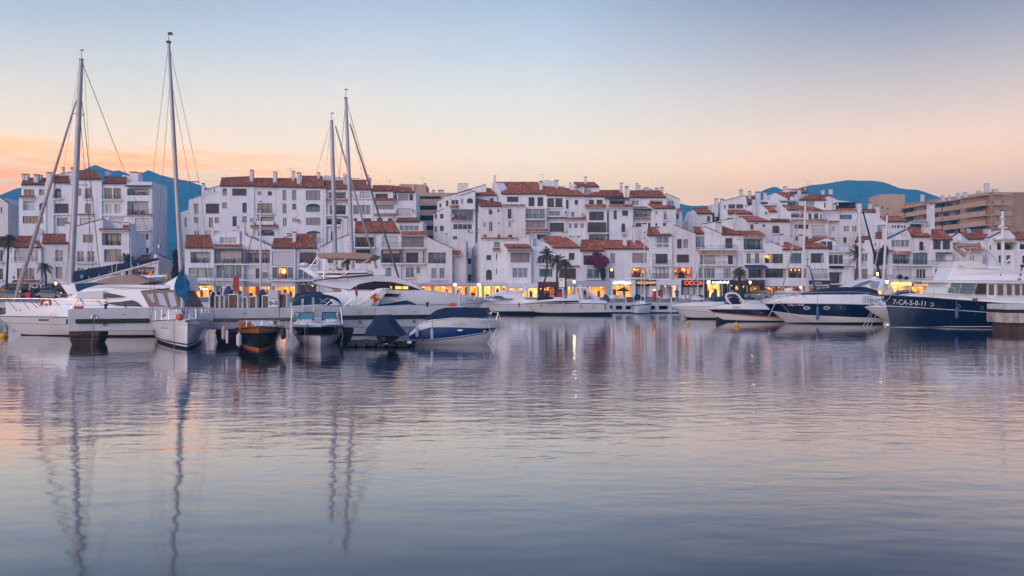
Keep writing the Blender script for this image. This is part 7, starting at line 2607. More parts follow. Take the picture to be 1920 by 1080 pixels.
# ---- blue and white cuddy boat, bow to the right
b = Boat('cuddy_boat', 'blue and white cuddy boat under a navy cover, right of the covered jet ski', 'boat', 42.2, 2.5, 767, 938)
wl = HOR + EYE * FPX / 42.2
b.hull([([(778, wl + 8), (880, wl + 8), (900, wl + 5)], 0.45, 2.0), ([(776, wl - 1), (880, wl + 0.5), (911, 645)], 0.82, 2.0), ([(769, 640), (800, 640), (850, 635), (907, 626.5), (928, 619)], 0.95, 2.3),
  ([(768.5, 638.3), (800, 638.3), (850, 633.4), (907, 625), (929, 617.2)], 0.97, 2.3), ([(768, 637), (800, 637), (850, 632), (907, 623.6), (930, 616)], 0.98, 2.3),
  ([(767, 630), (785, 620), (807, 613.5), (850, 613.5), (900, 615.5), (934, 614.5)], 1.0, 2.6), ([(768, 626), (787, 607.5), (805, 600), (850, 596), (905, 596), (930, 601), (938, 609)], 0.92, 2.8)],
 [M_BOOT, M_GEL2, M_BLUE, M_STRIPW, M_BLUE, M_GEL2], stern_w=0.9)
cv = b.block([(794, 599.5), (803, 592), (817, 582), (832, 577.6), (870, 577), (904, 577.5), (911, 585), (918, 592.5), (905, 596.5), (850, 597)], 1.06, 0.66, M_CANVN, 0.12, name='boat_cover', taper=(870, 1.0, 925, 0.45))
b.plate([(857, 618.6), (862, 617), (868, 618.4), (868, 619.6), (862, 621.4), (857, 620)], M_STEEL, 'porthole', w=1.16, out=0.05)
b.plate([(905, 620.4), (909, 619.6), (911, 620.8), (907, 622)], M_STEEL, 'bow_eye', w=0.8, out=0.03)
b.rail([(913, 590), (922, 584.5), (934, 586), (938.5, 600)], [(922, 917, 597), (934, 930, 600)], 0.02, 0.25)
b.line([(782, 626), (790, 635), (796, 637), (786, 640), (779, 637)], 0.018, M_ROPE, 1.24, 'loose_rope')
b.line([(787, 605), (830, 598.5), (880, 597.5), (925, 600)], 0.02, M_STEEL, 1.15, 'deck_trim')
text('boat_name', 'Sea Sport', 0.20, M_STRIPG, b.root, at(861.5, 608, b.Yc - 1.22), depth=0.004)
text('registration', 'Laurel 20', 0.22, M_STRIPG, b.root, at(917, 603.8, b.Yc - 0.86), (math.pi / 2, 0, 0.42), depth=0.004)
fender(782, 612, 632, 42.0, 3.0, M_FENW, 'left white fender on the blue cuddy boat', 606)
fender(810, 617, 637, 41.9, 3.0, M_FENW, 'right white fender on the blue cuddy boat', 600)
rope((916, 604), (922, 634), 'rope hanging from the bow of the blue cuddy boat', 42.6, 42.2, 0.02, 0.016, M_FENW)
rope((937, 612), (920, 645), 'rope running from the bow tip of the blue cuddy boat to the water', 43.4, 43.0, 0.05, 0.014)
# ---- large flybridge yacht behind the pier, bow to the right
b = Boat('motor_yacht', 'large white flybridge yacht with beige awning and dark wraparound windows behind the pier', 'boat', 53.5, 4.9, 580, 911)
wl = HOR + EYE * FPX / 53.5
b.hull([([(600, wl + 8), (830, wl + 8), (850, wl + 5)], 0.45, 2.0), ([(590, wl - 3), (830, wl - 3), (868, wl - 5)], 0.84, 2.1), ([(583, 590), (860, 588), (893, 583)], 0.96, 2.4), ([(582, 574), (870, 571), (906, 568)], 1.0, 2.6),
  ([(582, 572.5), (870, 569.5), (907, 566.5)], 1.0, 2.6), ([(582, 549), (700, 546), (793, 546), (865, 553.5), (890, 557.5), (911, 565.5)], 0.94, 2.8)],
 [M_BOOT, M_GEL, M_GEL, M_STRIPG, M_GEL], stern_w=0.92)
b.block([(585, 530), (640, 523), (702, 517), (727, 518), (745, 521.5), (762, 527.5), (778, 535), (794, 545.5), (794, 550), (640, 550), (640, 543), (625, 539), (600, 534)], 1.95, 1.45, M_GEL, 0.12, taper=(720, 1.0, 800, 0.45))
gw = b.w
glass_ = b.plate([(657, 542.6), (666, 536.5), (675, 532), (702, 527.4), (735, 528.8), (760, 533.8), (775, 538), (790, 543.6)], M_SMOKE, 'saloon_window')
for x0, x1 in ((731.5, 735), (741, 752.5), (755, 765)):
 b.plate([(x0, 542), (x1, 542), (x1, 537), (x0, 536.5)], M_LIT[2], 'lit_pane', out=0.035, parent=glass_, w=gw)
b.plate([(717, 550.3), (740, 550.6), (752.5, 551.6), (744, 556.6), (718, 556.2)], M_SMOKE, 'cabin_window', w=2.2, out=0.1)
b.plate([(600, 536), (640, 541), (660, 543), (645, 549), (632, 549), (620, 541)], M_CANVD, 'underside', w=1.9, out=-0.1)
b.block([(585, 507.5), (640, 507), (684, 505), (692, 511), (694, 517), (640, 520.5), (600, 520)], 1.4, 1.2, M_GEL, 0.08, name='flybridge')
b.plate([(586, 512.5), (640, 512), (690, 511), (692, 513.5), (640, 516), (588, 514.6)], M_SMOKE, 'flybridge_window', out=0.02)
b.plate([(587, 525.6), (640, 518.6), (698, 514), (698, 516.6), (640, 522), (588, 527)], M_SMOKE, 'dark_band', w=1.75)
b.block([(700, 503.5), (714, 502), (724, 504.5), (723, 517), (700, 516.5)], 1.1, 1.0, M_CANVW, 0.06, name='helm_cover')
b.block([(560, 502), (568, 501.5), (582, 504), (600, 516), (600, 521), (588, 521), (575, 512)], 1.5, 1.4, M_GEL, 0.06, name='radar_arch')
awn = b.block([(592, 476), (604, 474), (640, 473.4), (690, 474.5), (701, 477), (700, 481), (690, 486.5), (600, 484.5)], 1.55, 1.35, M_CANVB, 0.08, name='awning')
for pts in (((594, 483), (577, 506)), ((597, 484), (656, 523)), ((651, 484), (600, 521)), ((692, 486), (637, 520)), ((608, 485), (607, 527))):
 b.line(list(pts), 0.028, M_STEEL, 1.45, 'awning_pole')
mb = MB()
q = at(571, 496, b.Yc)
mb.lathe(q - Vector((0, 0, 0.12)), [(0.05, 0), (0.32, 0.02), (0.36, 0.10), (0.30, 0.22), (0.05, 0.26)], 14)
mb.build('radar_dome', M_GEL, b.root, smooth=True)
mb = MB()
q = at(560.5, 482, b.Yc)
mb.tube([q - Vector((0, 0, 0.9)), q + Vector((0, 0, 0.3))], 0.02, 5)
mb.lathe(q + Vector((0, 0, 0.2)), [(0.02, 0), (0.10, 0.05), (0.02, 0.16)], 8)
mb.build('aerial', M_TRIMW, b.root)
b.rail([(760, 546.5), (800, 545), (840, 546), (870, 550), (905, 560)], [(767, 767, 556), (802, 802, 555), (837, 837, 556), (868, 868, 558), (890, 890, 562)], 0.022, 1.5)
b.line([(612, 526.8), (656, 526.6)], 0.02, M_STRIPG, 1.75, 'trim_line')
text('boat_name', 'THIERRY', 0.30, M_STRIPG, b.root, at(888, 563, b.Yc - 0.75), (math.pi / 2, 0, 0.30), depth=0.004)
# ---- sports cruiser with a raked arch and Spanish flag
b = Boat('sports_cruiser', 'sports cruiser with raked white arch and navy foredeck cover behind the pier', 'boat', 50.6, 3.0, 640, 800)
b.hull([([(650, 632), (770, 632)], 0.4, 2.0), ([(645, 626), (775, 626), (785, 620)], 0.85, 2.1), ([(640, 590), (797, 585)], 1.0, 2.5), ([(640, 577), (720, 574), (770, 572), (800, 574)], 0.95, 2.7)], [M_BOOT, M_GEL, M_GEL])
for w_ in (1.25, -1.25):
 o = b.block([(668, 577), (694, 553), (712, 541.5), (722, 540), (725, 543), (716, 552), (700, 577)], 0.10, 0.09, M_GEL if w_ > 0 else M_GEL2, 0.02, name='arch_leg')
 o.location = (0, -w_, 0)
b.block([(711, 541.5), (722, 540), (725, 543), (714, 545)], 1.2, 1.2, M_GEL, 0.02, name='arch_top')
b.block([(698, 576), (716, 569.5), (740, 566.5), (760, 563.5), (770, 567), (783, 573.5), (760, 575.5)], 1.05, 0.5, M_CANVN, 0.08, name='foredeck_cover', taper=(750, 1, 790, 0.3))
b.plate([(712, 571), (712, 561.5), (727, 558.5), (740, 564), (737, 568)], M_TEALGL, 'windscreen', w=0.95)
b.block([(655, 577), (656, 566), (684, 559), (690, 566), (680, 577)], 1.1, 0.9, M_CANVW, 0.08, name='cockpit_cover')
fl = thing('flag', 'red and yellow Spanish flag hanging on the raked arch', 'flag', at(700, 556, b.Yc - 1.5))
corner = [at(694, 558, b.Yc - 1.6), at(705, 549.2, b.Yc - 1.55), at(712, 560.5, b.Yc - 1.6), at(702, 568.2, b.Yc - 1.65)]
def fquad(t0, t1, m, nm):
 mb = MB()
 n = 6
 rws = []
 for t in (t0, (t0 + t1) / 2, t1):
  rws.append([corner[0].lerp(corner[3], t).lerp(corner[1].lerp(corner[2], t), k / n) + Vector((0, 0.05 * math.sin(k * 1.6 + t * 3), 0)) for k in range(n + 1)])
 mb.loft(rws)
 return mb.build(nm, m, fl, smooth=True)
M_FLR, M_FLY = mat('flag_red', (0.48, 0.012, 0.012), 0.8), mat('flag_yellow', (0.80, 0.33, 0.010), 0.8)
fquad(0.0, 0.25, M_FLR, 'red_stripe')
fquad(0.25, 0.75, M_FLY, 'yellow_stripe')
fquad(0.75, 1.0, M_FLR, 'red_stripe')
mb = MB()
ce = corner[0].lerp(corner[2], 0.5) + Vector((0.0, -0.10, 0))
mb.prism([ce + Vector((0.075 * math.cos(k * math.pi / 5), 0, 0.10 * math.sin(k * math.pi / 5))) for k in range(10)], (0, 0.02, 0))
mb.build('crest', mat('crest_dark', (0.14, 0.06, 0.02), 0.8), fl)
fl2 = thing('flag', 'narrow furled red flag on a staff left of the raked arch', 'flag', at(668, 556, b.Yc - 1.6))
mb = MB()
mb.tube([at(668, 536, b.Yc - 1.6), at(668, 562, b.Yc - 1.6)], [0.03, 0.03], 5)
mb.build('staff', M_STEEL, fl2)
mb = MB()
mb.tube([at(668.2, 537, b.Yc - 1.66), at(668, 544, b.Yc - 1.66), at(668.5, 550, b.Yc - 1.66), at(669, 556, b.Yc - 1.66)], [0.02, 0.06, 0.09, 0.03], 7)
mb.build('cloth', M_FLR, fl2, smooth=True)
for x0, y0, x1, y1 in ((644, 575, 660, 560), (655, 576, 690, 566), (672, 575, 695, 560)):
 b.line([(x0, y0), (x1, y1)], 0.025, M_STEEL, 1.35, 'hand_rail')
# ---- runabout under a big blue cover
b = Boat('covered_runabout', 'white runabout under a sagging teal blue cover behind the navy runabout', 'boat', 50.2, 2.6, 545, 642)
b.hull([([(555, 634), (630, 634)], 0.4, 2.0), ([(550, 628), (625, 628), (632, 622)], 0.85, 2.1), ([(545, 588), (640, 583)], 1.0, 2.5), ([(545, 574), (600, 571), (642, 572)], 0.95, 2.7)], [M_BOOT, M_GEL, M_GEL])
b.block([(548, 575), (552, 552), (566, 546.5), (590, 547), (606, 556), (622, 566), (628, 571), (590, 574)], 1.15, 0.75, M_CANVT, 0.12, name='boat_cover', taper=(590, 1, 640, 0.5))
b.block([(575, 575), (575.5, 564), (582.5, 564), (582, 575)], 0.25, 0.25, M_CANVW, 0.02, name='bucket')
b.block([(600, 574), (606, 565), (622, 560), (628, 564), (640, 573)], 0.8, 0.5, M_GEL, 0.08, name='console')
for x0, y0, x1, y1 in ((598, 560, 612, 568), (600, 568, 628, 552), (610, 572, 632, 554)):
 b.line([(x0, y0), (x1, y1)], 0.022, M_STEEL, 1.2, 'hand_rail')
# ---- the twin masts
b = Boat('sailing_yacht', 'sailing yacht with the taller of the twin masts and a blue boom cover', 'boat', 63, 3.6, 610, 765)
b.hull([([(630, 617), (740, 617)], 0.4, 2.0), ([(620, 610), (745, 610), (752, 606)], 0.8, 2.0), ([(612, 580), (762, 576)], 0.98, 2.3), ([(612, 572), (765, 567)], 0.95, 2.4)], [M_BOOT, M_GEL, M_GEL])
b.block([(640, 571), (645, 563), (700, 561), (720, 570)], 1.0, 0.85, M_GEL, 0.08)
b.mast((664, 572), (648.3, 185), 0.165, M_ALU, ((335, 20),))
p0, p1 = at(700, 546.5, b.Yc), at(636, 547, b.Yc)
mb = MB()
mb.tube([p0.lerp(p1, k / 8) for k in range(9)], [0.10, 0.20, 0.22, 0.22, 0.21, 0.20, 0.18, 0.15, 0.08], 8)
mb.build('sail_cover', M_CANVT, b.root, smooth=True)
b.furl((752, 535), (656, 232), 0.10, 0.05, mat('dark_furled_sail', (0.14, 0.12, 0.13), 0.8))
b.stay((752, 566), (752, 535), 0.03)
for p, q in (((650, 190), (690, 330)), ((650, 190), (752, 560)), ((648, 190), (637, 335)), ((652, 192), (680, 335)), ((637, 335), (640, 565)), ((680, 335), (690, 565)), ((648, 188), (615, 565))):
 b.stay(p, q, 0.010)
b = Boat('sailing_yacht', 'sailing yacht with the shorter of the twin masts', 'boat', 67.5, 3.4, 585, 722)
b.hull([([(600, 612), (700, 612)], 0.4, 2.0), ([(595, 605), (700, 605), (708, 602)], 0.8, 2.0), ([(588, 578), (718, 574)], 0.98, 2.3), ([(588, 571), (722, 566)], 0.95, 2.4)], [M_BOOT, M_GEL, M_GEL])
b.block([(610, 570), (615, 563), (660, 561), (680, 569)], 1.0, 0.85, M_GEL, 0.08)
b.mast((631, 570), (621.8, 228), 0.20, M_ALU, ((362, 15),))
b.furl((712, 525), (629, 236), 0.10, 0.06, mat('tan_furled_sail', (0.40, 0.29, 0.27), 0.8))
b.stay((714, 565), (712, 525), 0.03)
for p, q in (((620, 230), (600, 300)), ((620, 230), (592, 330)), ((624, 232), (640, 362)), ((620, 232), (607, 362)), ((607, 362), (606, 560)), ((640, 362), (646, 560))):
 b.stay(p, q, 0.010)
# yellow buoy at the left edge
def buoy(x, y, r, m, label):
 Y = EYE * FPX / (y - HOR)
 c = at(x, y, Y)
 rr = r * Y / FPX
 t = thing('buoy', label, 'buoy', (c.x, Y, 0), group='round mooring buoys')
 mb = MB()
 mb.lathe((c.x, Y, rr * 0.55), [(rr * math.sin(k * math.pi / 10) + 0.005, -rr * math.cos(k * math.pi / 10)) for k in range(11)], 14)
 mb.build('ball', m, t, smooth=True)
 mb = MB()
 mb.tube([(c.x + 0.06 * math.cos(k * math.pi / 4), Y, rr * 1.6 + 0.06 * math.sin(k * math.pi / 4)) for k in range(9)], 0.015, 4)
 mb.build('eye', M_STEEL, t)
buoy(7, 633, 6.5, M_YELLOW, 'yellow mooring buoy at the left edge by the yacht bow')
rope((12, 606), (-6, 630), 'mooring rope from the bow of the left motor yacht to the yellow buoy', 50.6, 48.5, 0.1, 0.02)
# ------------------------------------------------------------------ boats on the right
# ---- white flybridge cruiser in the middle, bow to the left
b = Boat('motor_yacht', 'small white flybridge cruiser with blue tinted windows, left of the low express cruiser', 'boat', 89.5, 3.6, 1040, 912)
b.hull([([(1030, 596), (930, 596)], 0.45, 2.0), ([(1035, 586.3), (935, 586.3), (921, 585.5)], 0.84, 2.1), ([(1038, 583.5), (935, 583.5), (919, 583)], 0.87, 2.2), ([(1040, 571.5), (914, 570.5)], 1.0, 2.5), ([(1040, 570.4), (913, 569.4)], 1.0, 2.5), ([(1040, 562), (980, 562), (940, 563), (917, 566), (912, 569)], 0.94, 2.7)],
 [M_BOOT, M_STRIPD, M_GEL2, M_STRIPG, M_GEL])
b.block([(898 + 5, 560), (918, 553.5), (936, 546.5), (945, 544), (980, 543.5), (984, 546), (978, 553), (990, 564), (920, 564)], 1.5, 1.1, M_GEL, 0.1, taper=(903, 0.5, 935, 1))
b.plate([(906, 559.3), (914, 555.6), (923, 554.2), (917, 559.6)], M_BLUEGL)
b.plate([(921, 559.5), (929, 554.6), (937, 554.6), (945, 557.2), (942, 559.6)], M_BLUEGL)
b.plate([(926, 562.2), (945, 559.8), (960, 559.6), (962, 562)], M_BLUEGL, w=1.5)
b.plate([(948, 545.6), (966, 545.6), (966, 546.6), (948, 546.6)], M_STRIPD, 'grille')
b.block([(952, 544), (975, 545), (986, 536), (990, 536), (984, 548), (960, 549)], 1.3, 1.1, M_GEL, 0.05, name='radar_arch')
b.block([(958, 563), (968, 556.5), (978, 556), (988, 562)], 1.2, 0.9, M_NAVYC, 0.05, name='cockpit_cover')
b.plate([(930, 571.6), (937, 571.6), (937, 572.2), (930, 572.2)], M_STRIPD, 'portlight', w=1.5)
b.rail([(908, 562), (917, 557.5), (930, 556.5)], [(912, 914, 568), (922, 924, 564)], 0.02, 0.8)
b.line([(914, 558), (920, 566)], 0.03, M_STRIPE, 0.3, 'anchor')
fender(952.5, 570.5, 579, 89.3, 1.6, M_FENW, 'left white fender on the middle flybridge cruiser', 566)
fender(973, 568, 576, 89.3, 1.5, M_ROPE, 'right tan fender on the middle flybridge cruiser', 566)
# ---- low express cruiser
b = Boat('express_cruiser', 'low white express cruiser with a raked radar arch and long dark side strip', 'boat', 88, 3.4, 1149, 981)
b.hull([([(1140, 598), (1030, 598), (1015, 594)], 0.45, 2.0), ([(1149, 588.2), (1040, 590), (1012, 588.5), (1007, 587.5)], 0.86, 2.1), ([(1148, 585), (1030, 586.5), (1003, 585)], 0.9, 2.2), ([(1141, 570.5), (1100, 569.8), (1000, 569.2), (983, 570.6)], 1.0, 2.6), ([(1140, 569), (1100, 568.4), (1000, 568), (982, 569.8)], 1.01, 2.6),
  ([(1136, 564.5), (1110, 562), (1084, 561.6), (1038, 561), (1010, 563.3), (990, 567), (981, 569.4)], 0.92, 2.7)],
 [M_BOOT, M_STRIPD, M_GEL2, M_STRIPD, M_GEL], stern_w=0.93)
b.plate([(997, 567.2), (1015, 565.7), (1040, 564.4), (1055, 563.6), (1083, 563.4), (1087.5, 567), (1060, 567.2)], M_SMOKE, 'side_strip', w=1.62)
b.block([(1063, 561.5), (1066, 555), (1072, 552), (1087, 552), (1088, 561.5)], 1.1, 0.95, M_CANVW, 0.1, name='seat_cover')
b.block([(1006, 562), (1012, 556), (1022, 555), (1034, 556.5), (1038, 561.5)], 0.9, 0.6, M_NAVYC, 0.06, name='sunpad_cover')
b.block([(1038, 561.5), (1040, 557), (1056, 557.5), (1064, 561)], 1.1, 0.8, M_GEL, 0.08, name='coachroof')
for w_ in (1.4, -1.4):
 for poly in ([(1084, 540), (1088, 540), (1092, 561), (1087.5, 561)], [(1095, 540), (1099, 540), (1124, 561), (1115, 562)]):
  o = b.block(poly, 0.09, 0.08, M_GEL, 0.02, name='arch_leg')
  o.location = (0, -w_, 0)
b.block([(1082, 540.5), (1083, 537.5), (1100, 538), (1101, 541)], 1.4, 1.35, M_GEL, 0.03, name='arch_top')
mb = MB()
mb.lathe(at(1089, 537.6, b.Yc), [(0.05, 0), (0.22, 0.02), (0.24, 0.12), (0.05, 0.2)], 12)
mb.build('radar_dome', M_GEL, b.root, smooth=True)
b.rail([(1088, 553), (1104, 553), (1120, 560)], [(1096, 1096, 561), (1104, 1104, 561), (1110, 1110, 561)], 0.02, 1.3)
b.plate([(1012, 572.6), (1017.5, 572.6), (1018, 573.4), (1017, 574), (1012, 574)], M_BLACK, 'portlight', w=1.58)
text('registration', '7-MA-2', 0.24, M_STRIPG, b.root, at(1029, 571.4, b.Yc - 1.66), depth=0.004)
for x, nm in ((1056, 'first'), (1087, 'second'), (1110.5, 'third')):
 fender(x, 568.5, 576.5, 87.8, 1.5, M_FENW, '%s white fender from the bow on the low express cruiser' % nm, 564)
fender(1134.5, 570, 581, 87.8, 1.4, M_ROPE, 'tan fender at the stern of the low express cruiser', 566)
# ---- white sports boat with navy cockpit cover
b = Boat('sports_boat', 'white sports boat with twin grey hull lines and a teal cockpit cover', 'boat', 76, 3.2, 1430, 1257)
wl = HOR + EYE * FPX / 76
b.hull([([(1420, wl + 8), (1310, wl + 8)], 0.45, 2.0), ([(1425, wl - 1), (1300, wl - 1), (1284, 596)], 0.82, 2.1), ([(1428, wl - 3.5), (1300, wl - 3.5), (1280, 594)], 0.85, 2.1), ([(1430, 588), (1340, 585.8), (1300, 583.2), (1266, 580.2)], 0.96, 2.4), ([(1430, 587.2), (1340, 585), (1300, 582.4), (1265, 579.6)], 0.965, 2.4),
  ([(1430, 575.5), (1300, 575.2), (1259, 575.6)], 1.0, 2.5), ([(1430, 574.7), (1300, 574.4), (1258.5, 575)], 1.0, 2.5), ([(1425, 564), (1345, 566), (1310, 567), (1285, 568.6), (1262, 571), (1257, 574.2)], 0.93, 2.7)],
 [M_BOOT, M_STRIPD, M_GEL2, M_STRIPG, M_GEL2, M_STRIPG, M_GEL])
b.block([(1338, 566.5), (1344, 562), (1352, 557), (1360, 555.4), (1380, 555), (1384, 565), (1360, 567)], 1.15, 0.75, M_CANVT, 0.1, name='cockpit_cover')
b.rail([(1258, 566), (1275, 563.5), (1300, 563)], [(1262, 1265, 571), (1280, 1283, 568.5), (1298, 1300, 567.6)], 0.02, 1.0)
rope((1263, 577), (1250, 598), 'pale mooring line at the bow of the white sports boat', 77, 75, 0.05, 0.03, M_FENW)
rope((1266, 578), (1284, 597), 'second mooring line crossing the bow of the white sports boat', 77, 75.5, 0.05, 0.025)
# ---- small speed boat with orange stripe
b = Boat('speed_boat', 'small dark striped speed boat with orange line and white roll bar', 'boat', 70.5, 2.6, 1478, 1327)
wl = HOR + EYE * FPX / 70.5
b.hull([([(1470, wl + 8), (1380, wl + 8)], 0.45, 2.0), ([(1474, wl - 1), (1390, wl - 1), (1345, 600.5)], 0.8, 2.1), ([(1475, 601.8), (1390, 600.6), (1343, 598.5)], 0.83, 2.1), ([(1474, 597.8), (1420, 594.6), (1380, 590.8), (1350, 588), (1338, 586.4)], 0.95, 2.4), ([(1473, 595), (1420, 591.8), (1380, 588.6), (1350, 586.2), (1336, 584.6)], 0.96, 2.4),
  ([(1462, 581), (1400, 579.8), (1350, 579.8), (1328, 580)], 1.0, 2.6), ([(1455, 573), (1430, 570.5), (1395, 570), (1360, 571.5), (1340, 574.5), (1327, 579)], 0.92, 2.7)],
 [M_BOOT, M_STRIPD, M_GEL2, M_STRIPE, M_NAVY, M_GEL])
for w_ in (0.75, -0.75):
 b.line([(1371, 571), (1364, 563), (1361, 556), (1363, 551.5), (1370, 549.6), (1379, 550), (1384, 553), (1389, 560), (1396, 567)], 0.10, M_GEL, w_, 'roll_bar', 8)
b.block([(1366, 570.5), (1368, 559), (1376, 556.5), (1384, 560), (1390, 570)], 0.85, 0.6, M_SMOKE, 0.05, name='windscreen')
b.block([(1392, 570.5), (1392, 566), (1406, 566), (1412, 570.5)], 0.8, 0.7, M_CANVW, 0.04, name='seat')
b.plate([(1424, 586.4), (1428, 585.2), (1432, 586.4), (1428, 587.8)], M_STEEL, 'porthole', w=1.2, out=0.04)
b.plate([(1372, 575), (1387, 575.4), (1387, 576.4), (1374, 576.2)], M_FENB, 'lettering_strip', w=1.0, out=0.15)
b.rail([(1335, 571), (1350, 566.5), (1370, 566)], [(1340, 1342, 575), (1352, 1354, 572.5)], 0.018, 0.8)
q = at(1348, 598, 69.5)
t = thing('outboard_leg', 'dark weedy outboard leg hanging by the speed boat bow', 'outboard motor', (q.x, q.y, 0))
mb = MB()
mb.tube([(q.x - 0.25, q.y, 0.42), (q.x, q.y, 0.22), (q.x + 0.5, q.y, 0.08), (q.x + 0.9, q.y, -0.05)], [0.12, 0.18, 0.12, 0.05], 8)
mb.tube([(q.x - 0.22, q.y, 0.02), (q.x - 0.1, q.y, 0.3)], 0.09, 6)
mb.build('leg', M_BLACK, t, smooth=True)
# ---- white cabin boat behind the navy cruiser
b = Boat('cabin_cruiser', 'white cabin cruiser with a roof box, partly hidden behind the navy cruiser bow', 'boat', 74, 3.2, 1560, 1425)
b.hull([([(1550, 606), (1460, 606)], 0.45, 2.0), ([(1555, 599), (1450, 599), (1440, 597)], 0.85, 2.1), ([(1558, 568), (1427, 564)], 1.0, 2.6), ([(1558, 562), (1480, 560), (1440, 560), (1425, 563)], 0.94, 2.8)], [M_BOOT, M_GEL, M_GEL])
b.block([(1454, 562), (1466, 553), (1480, 548), (1512, 548), (1530, 556), (1538, 562)], 1.2, 0.95, M_GEL, 0.08)
b.plate([(1468, 559.5), (1474, 553), (1490, 551), (1508, 553), (1512, 558)], mat('pinkish_tinted_glass', (0.20, 0.13, 0.13), 0.1, spec=0.7), 'window')
b.block([(1466, 548.2), (1474, 545.8), (1497, 545.8), (1497, 548)], 1.25, 1.2, M_GEL, 0.05, name='hard_top')
b.block([(1475.5, 545.8), (1477, 540), (1485, 539.6), (1487, 545.8)], 0.4, 0.36, M_GEL, 0.05, name='radar_box')
b.rail([(1420, 546.2), (1440, 547.5), (1465, 548)], [(1428, 1436, 561), (1438, 1446, 559.5), (1446, 1454, 559), (1453, 1460, 557)], 0.02, 1.0)
b.rail([(1424, 553), (1445, 551)], [(1430, 1434, 561)], 0.018, 1.05)
# ---- navy cruiser with oval portholes, bow to the left
b = Boat('motor_cruiser', 'navy and white motor cruiser with three oval portholes, left of the navy trawler', 'boat', 66, 3.9, 1660, 1431)
wl = HOR + EYE * FPX / 66
b.hull([([(1650, wl + 8), (1510, wl + 8), (1490, wl + 4)], 0.45, 2.0), ([(1655, wl - 1), (1500, wl - 1), (1480, 607)], 0.83, 2.1), ([(1657, 604.3), (1520, 604.5), (1473, 605)], 0.86, 2.1), ([(1658, 597.2), (1600, 595.4), (1500, 590.6), (1447, 583.2)], 0.97, 2.4), ([(1658, 596.6), (1600, 594.8), (1500, 590), (1446, 582.6)], 0.972, 2.4),
  ([(1656, 572), (1560, 570), (1480, 569.2), (1434, 570.2)], 1.0, 2.6), ([(1656, 571.4), (1560, 569.4), (1480, 568.6), (1433, 569.6)], 1.0, 2.6), ([(1650, 551.5), (1600, 552.5), (1540, 552.5), (1500, 553.4), (1470, 557), (1445, 564), (1431, 569.2)], 0.90, 2.8)],
 [M_BOOT, M_STRIPD, M_GEL2, M_STRIPW, M_NAVY, M_STRIPG, M_GEL])
b.block([(1498, 554), (1520, 548.5), (1546, 543.5), (1567, 539.6), (1590, 538), (1622, 538), (1640, 543), (1648, 547), (1650, 553), (1560, 554)], 1.35, 1.0, M_CANVN, 0.10, name='cabin_cover', taper=(1498, 0.5, 1540, 1))
b.block([(1592, 538.6), (1612, 528), (1633, 522.5), (1657, 523), (1662, 526), (1650, 546), (1640, 543), (1622, 538)], 1.3, 1.05, M_GEL, 0.08, name='hard_top')
b.plate([(1596, 538), (1614, 529.5), (1630, 525.5), (1640, 527), (1618, 536), (1610, 538)], mat('lilac_glass', (0.24, 0.20, 0.24), 0.1, spec=0.7), 'windscreen')
b.plate([(1630, 533), (1640, 527.5), (1650, 528), (1645, 542), (1634, 540)], M_VINYL, 'clear_curtain')
mb = MB()
q = at(1640, 521, b.Yc)
mb.lathe(q - Vector((0, 0, 0.1)), [(0.05, -0.05), (0.28, 0), (0.30, 0.10), (0.24, 0.18), (0.05, 0.22)], 12)
mb.build('radar_dome', M_GEL, b.root, smooth=True)
for x in (1512.5, 1550, 1581):
 o = b.plate([(x + 6.4 * math.cos(k * math.pi / 8), 577.4 + 3.1 * math.sin(k * math.pi / 8)) for k in range(16)], M_STEEL, 'porthole', w=1.84, out=0.04)
 b.plate([(x + 4.6 * math.cos(k * math.pi / 8), 577.4 + 1.7 * math.sin(k * math.pi / 8)) for k in range(16)], M_SMOKE, 'glass', w=1.84, out=0.06, parent=o)
b.rail([(1447, 549.5), (1500, 548.2), (1560, 547.6), (1605, 547.4), (1632, 549)], [(1458, 1466, 561), (1470, 1478, 559), (1486, 1494, 557), (1500, 1510, 558), (1520, 1530, 556), (1541, 1551, 560), (1562, 1573, 558.5), (1588, 1600, 561.5)], 0.026, 1.45)
text('registration', '7-AL-1-4-06', 0.30, M_SIGNW, b.root, at(1492, 571.6, b.Yc - 1.78), (math.pi / 2, 0, 0.14), depth=0.004)
mb = MB()
for k, x in enumerate((1620, 1624, 1630, 1634)):
 c = at(x, 561, b.Yc - 1.95)
 mb.tube([c + Vector((0.12 * math.cos(a), 0, 0.26 * math.sin(a))) for a in [j * math.pi / 5 for j in range(11)]], 0.015, 4)
mb.build('coiled_line', M_WIRE, b.root)
fender(1533, 575, 600, 65.8, 2.9, M_FENB, 'pale blue fender hanging in the middle of the navy cruiser', 553)
rope((1456, 562), (1441, 594), 'pale mooring line from the bow rail of the navy cruiser down to the left', 67.5, 66, 0.05, 0.03, M_FENW)
rope((1460, 563), (1488, 592), 'mooring line across the navy bow of the cruiser', 67.3, 65.6, 0.1, 0.02)
rope((1488, 592), (1520, 604), 'slack end of the mooring line under the cruiser portholes', 65.6, 64.5, 0.05, 0.02)
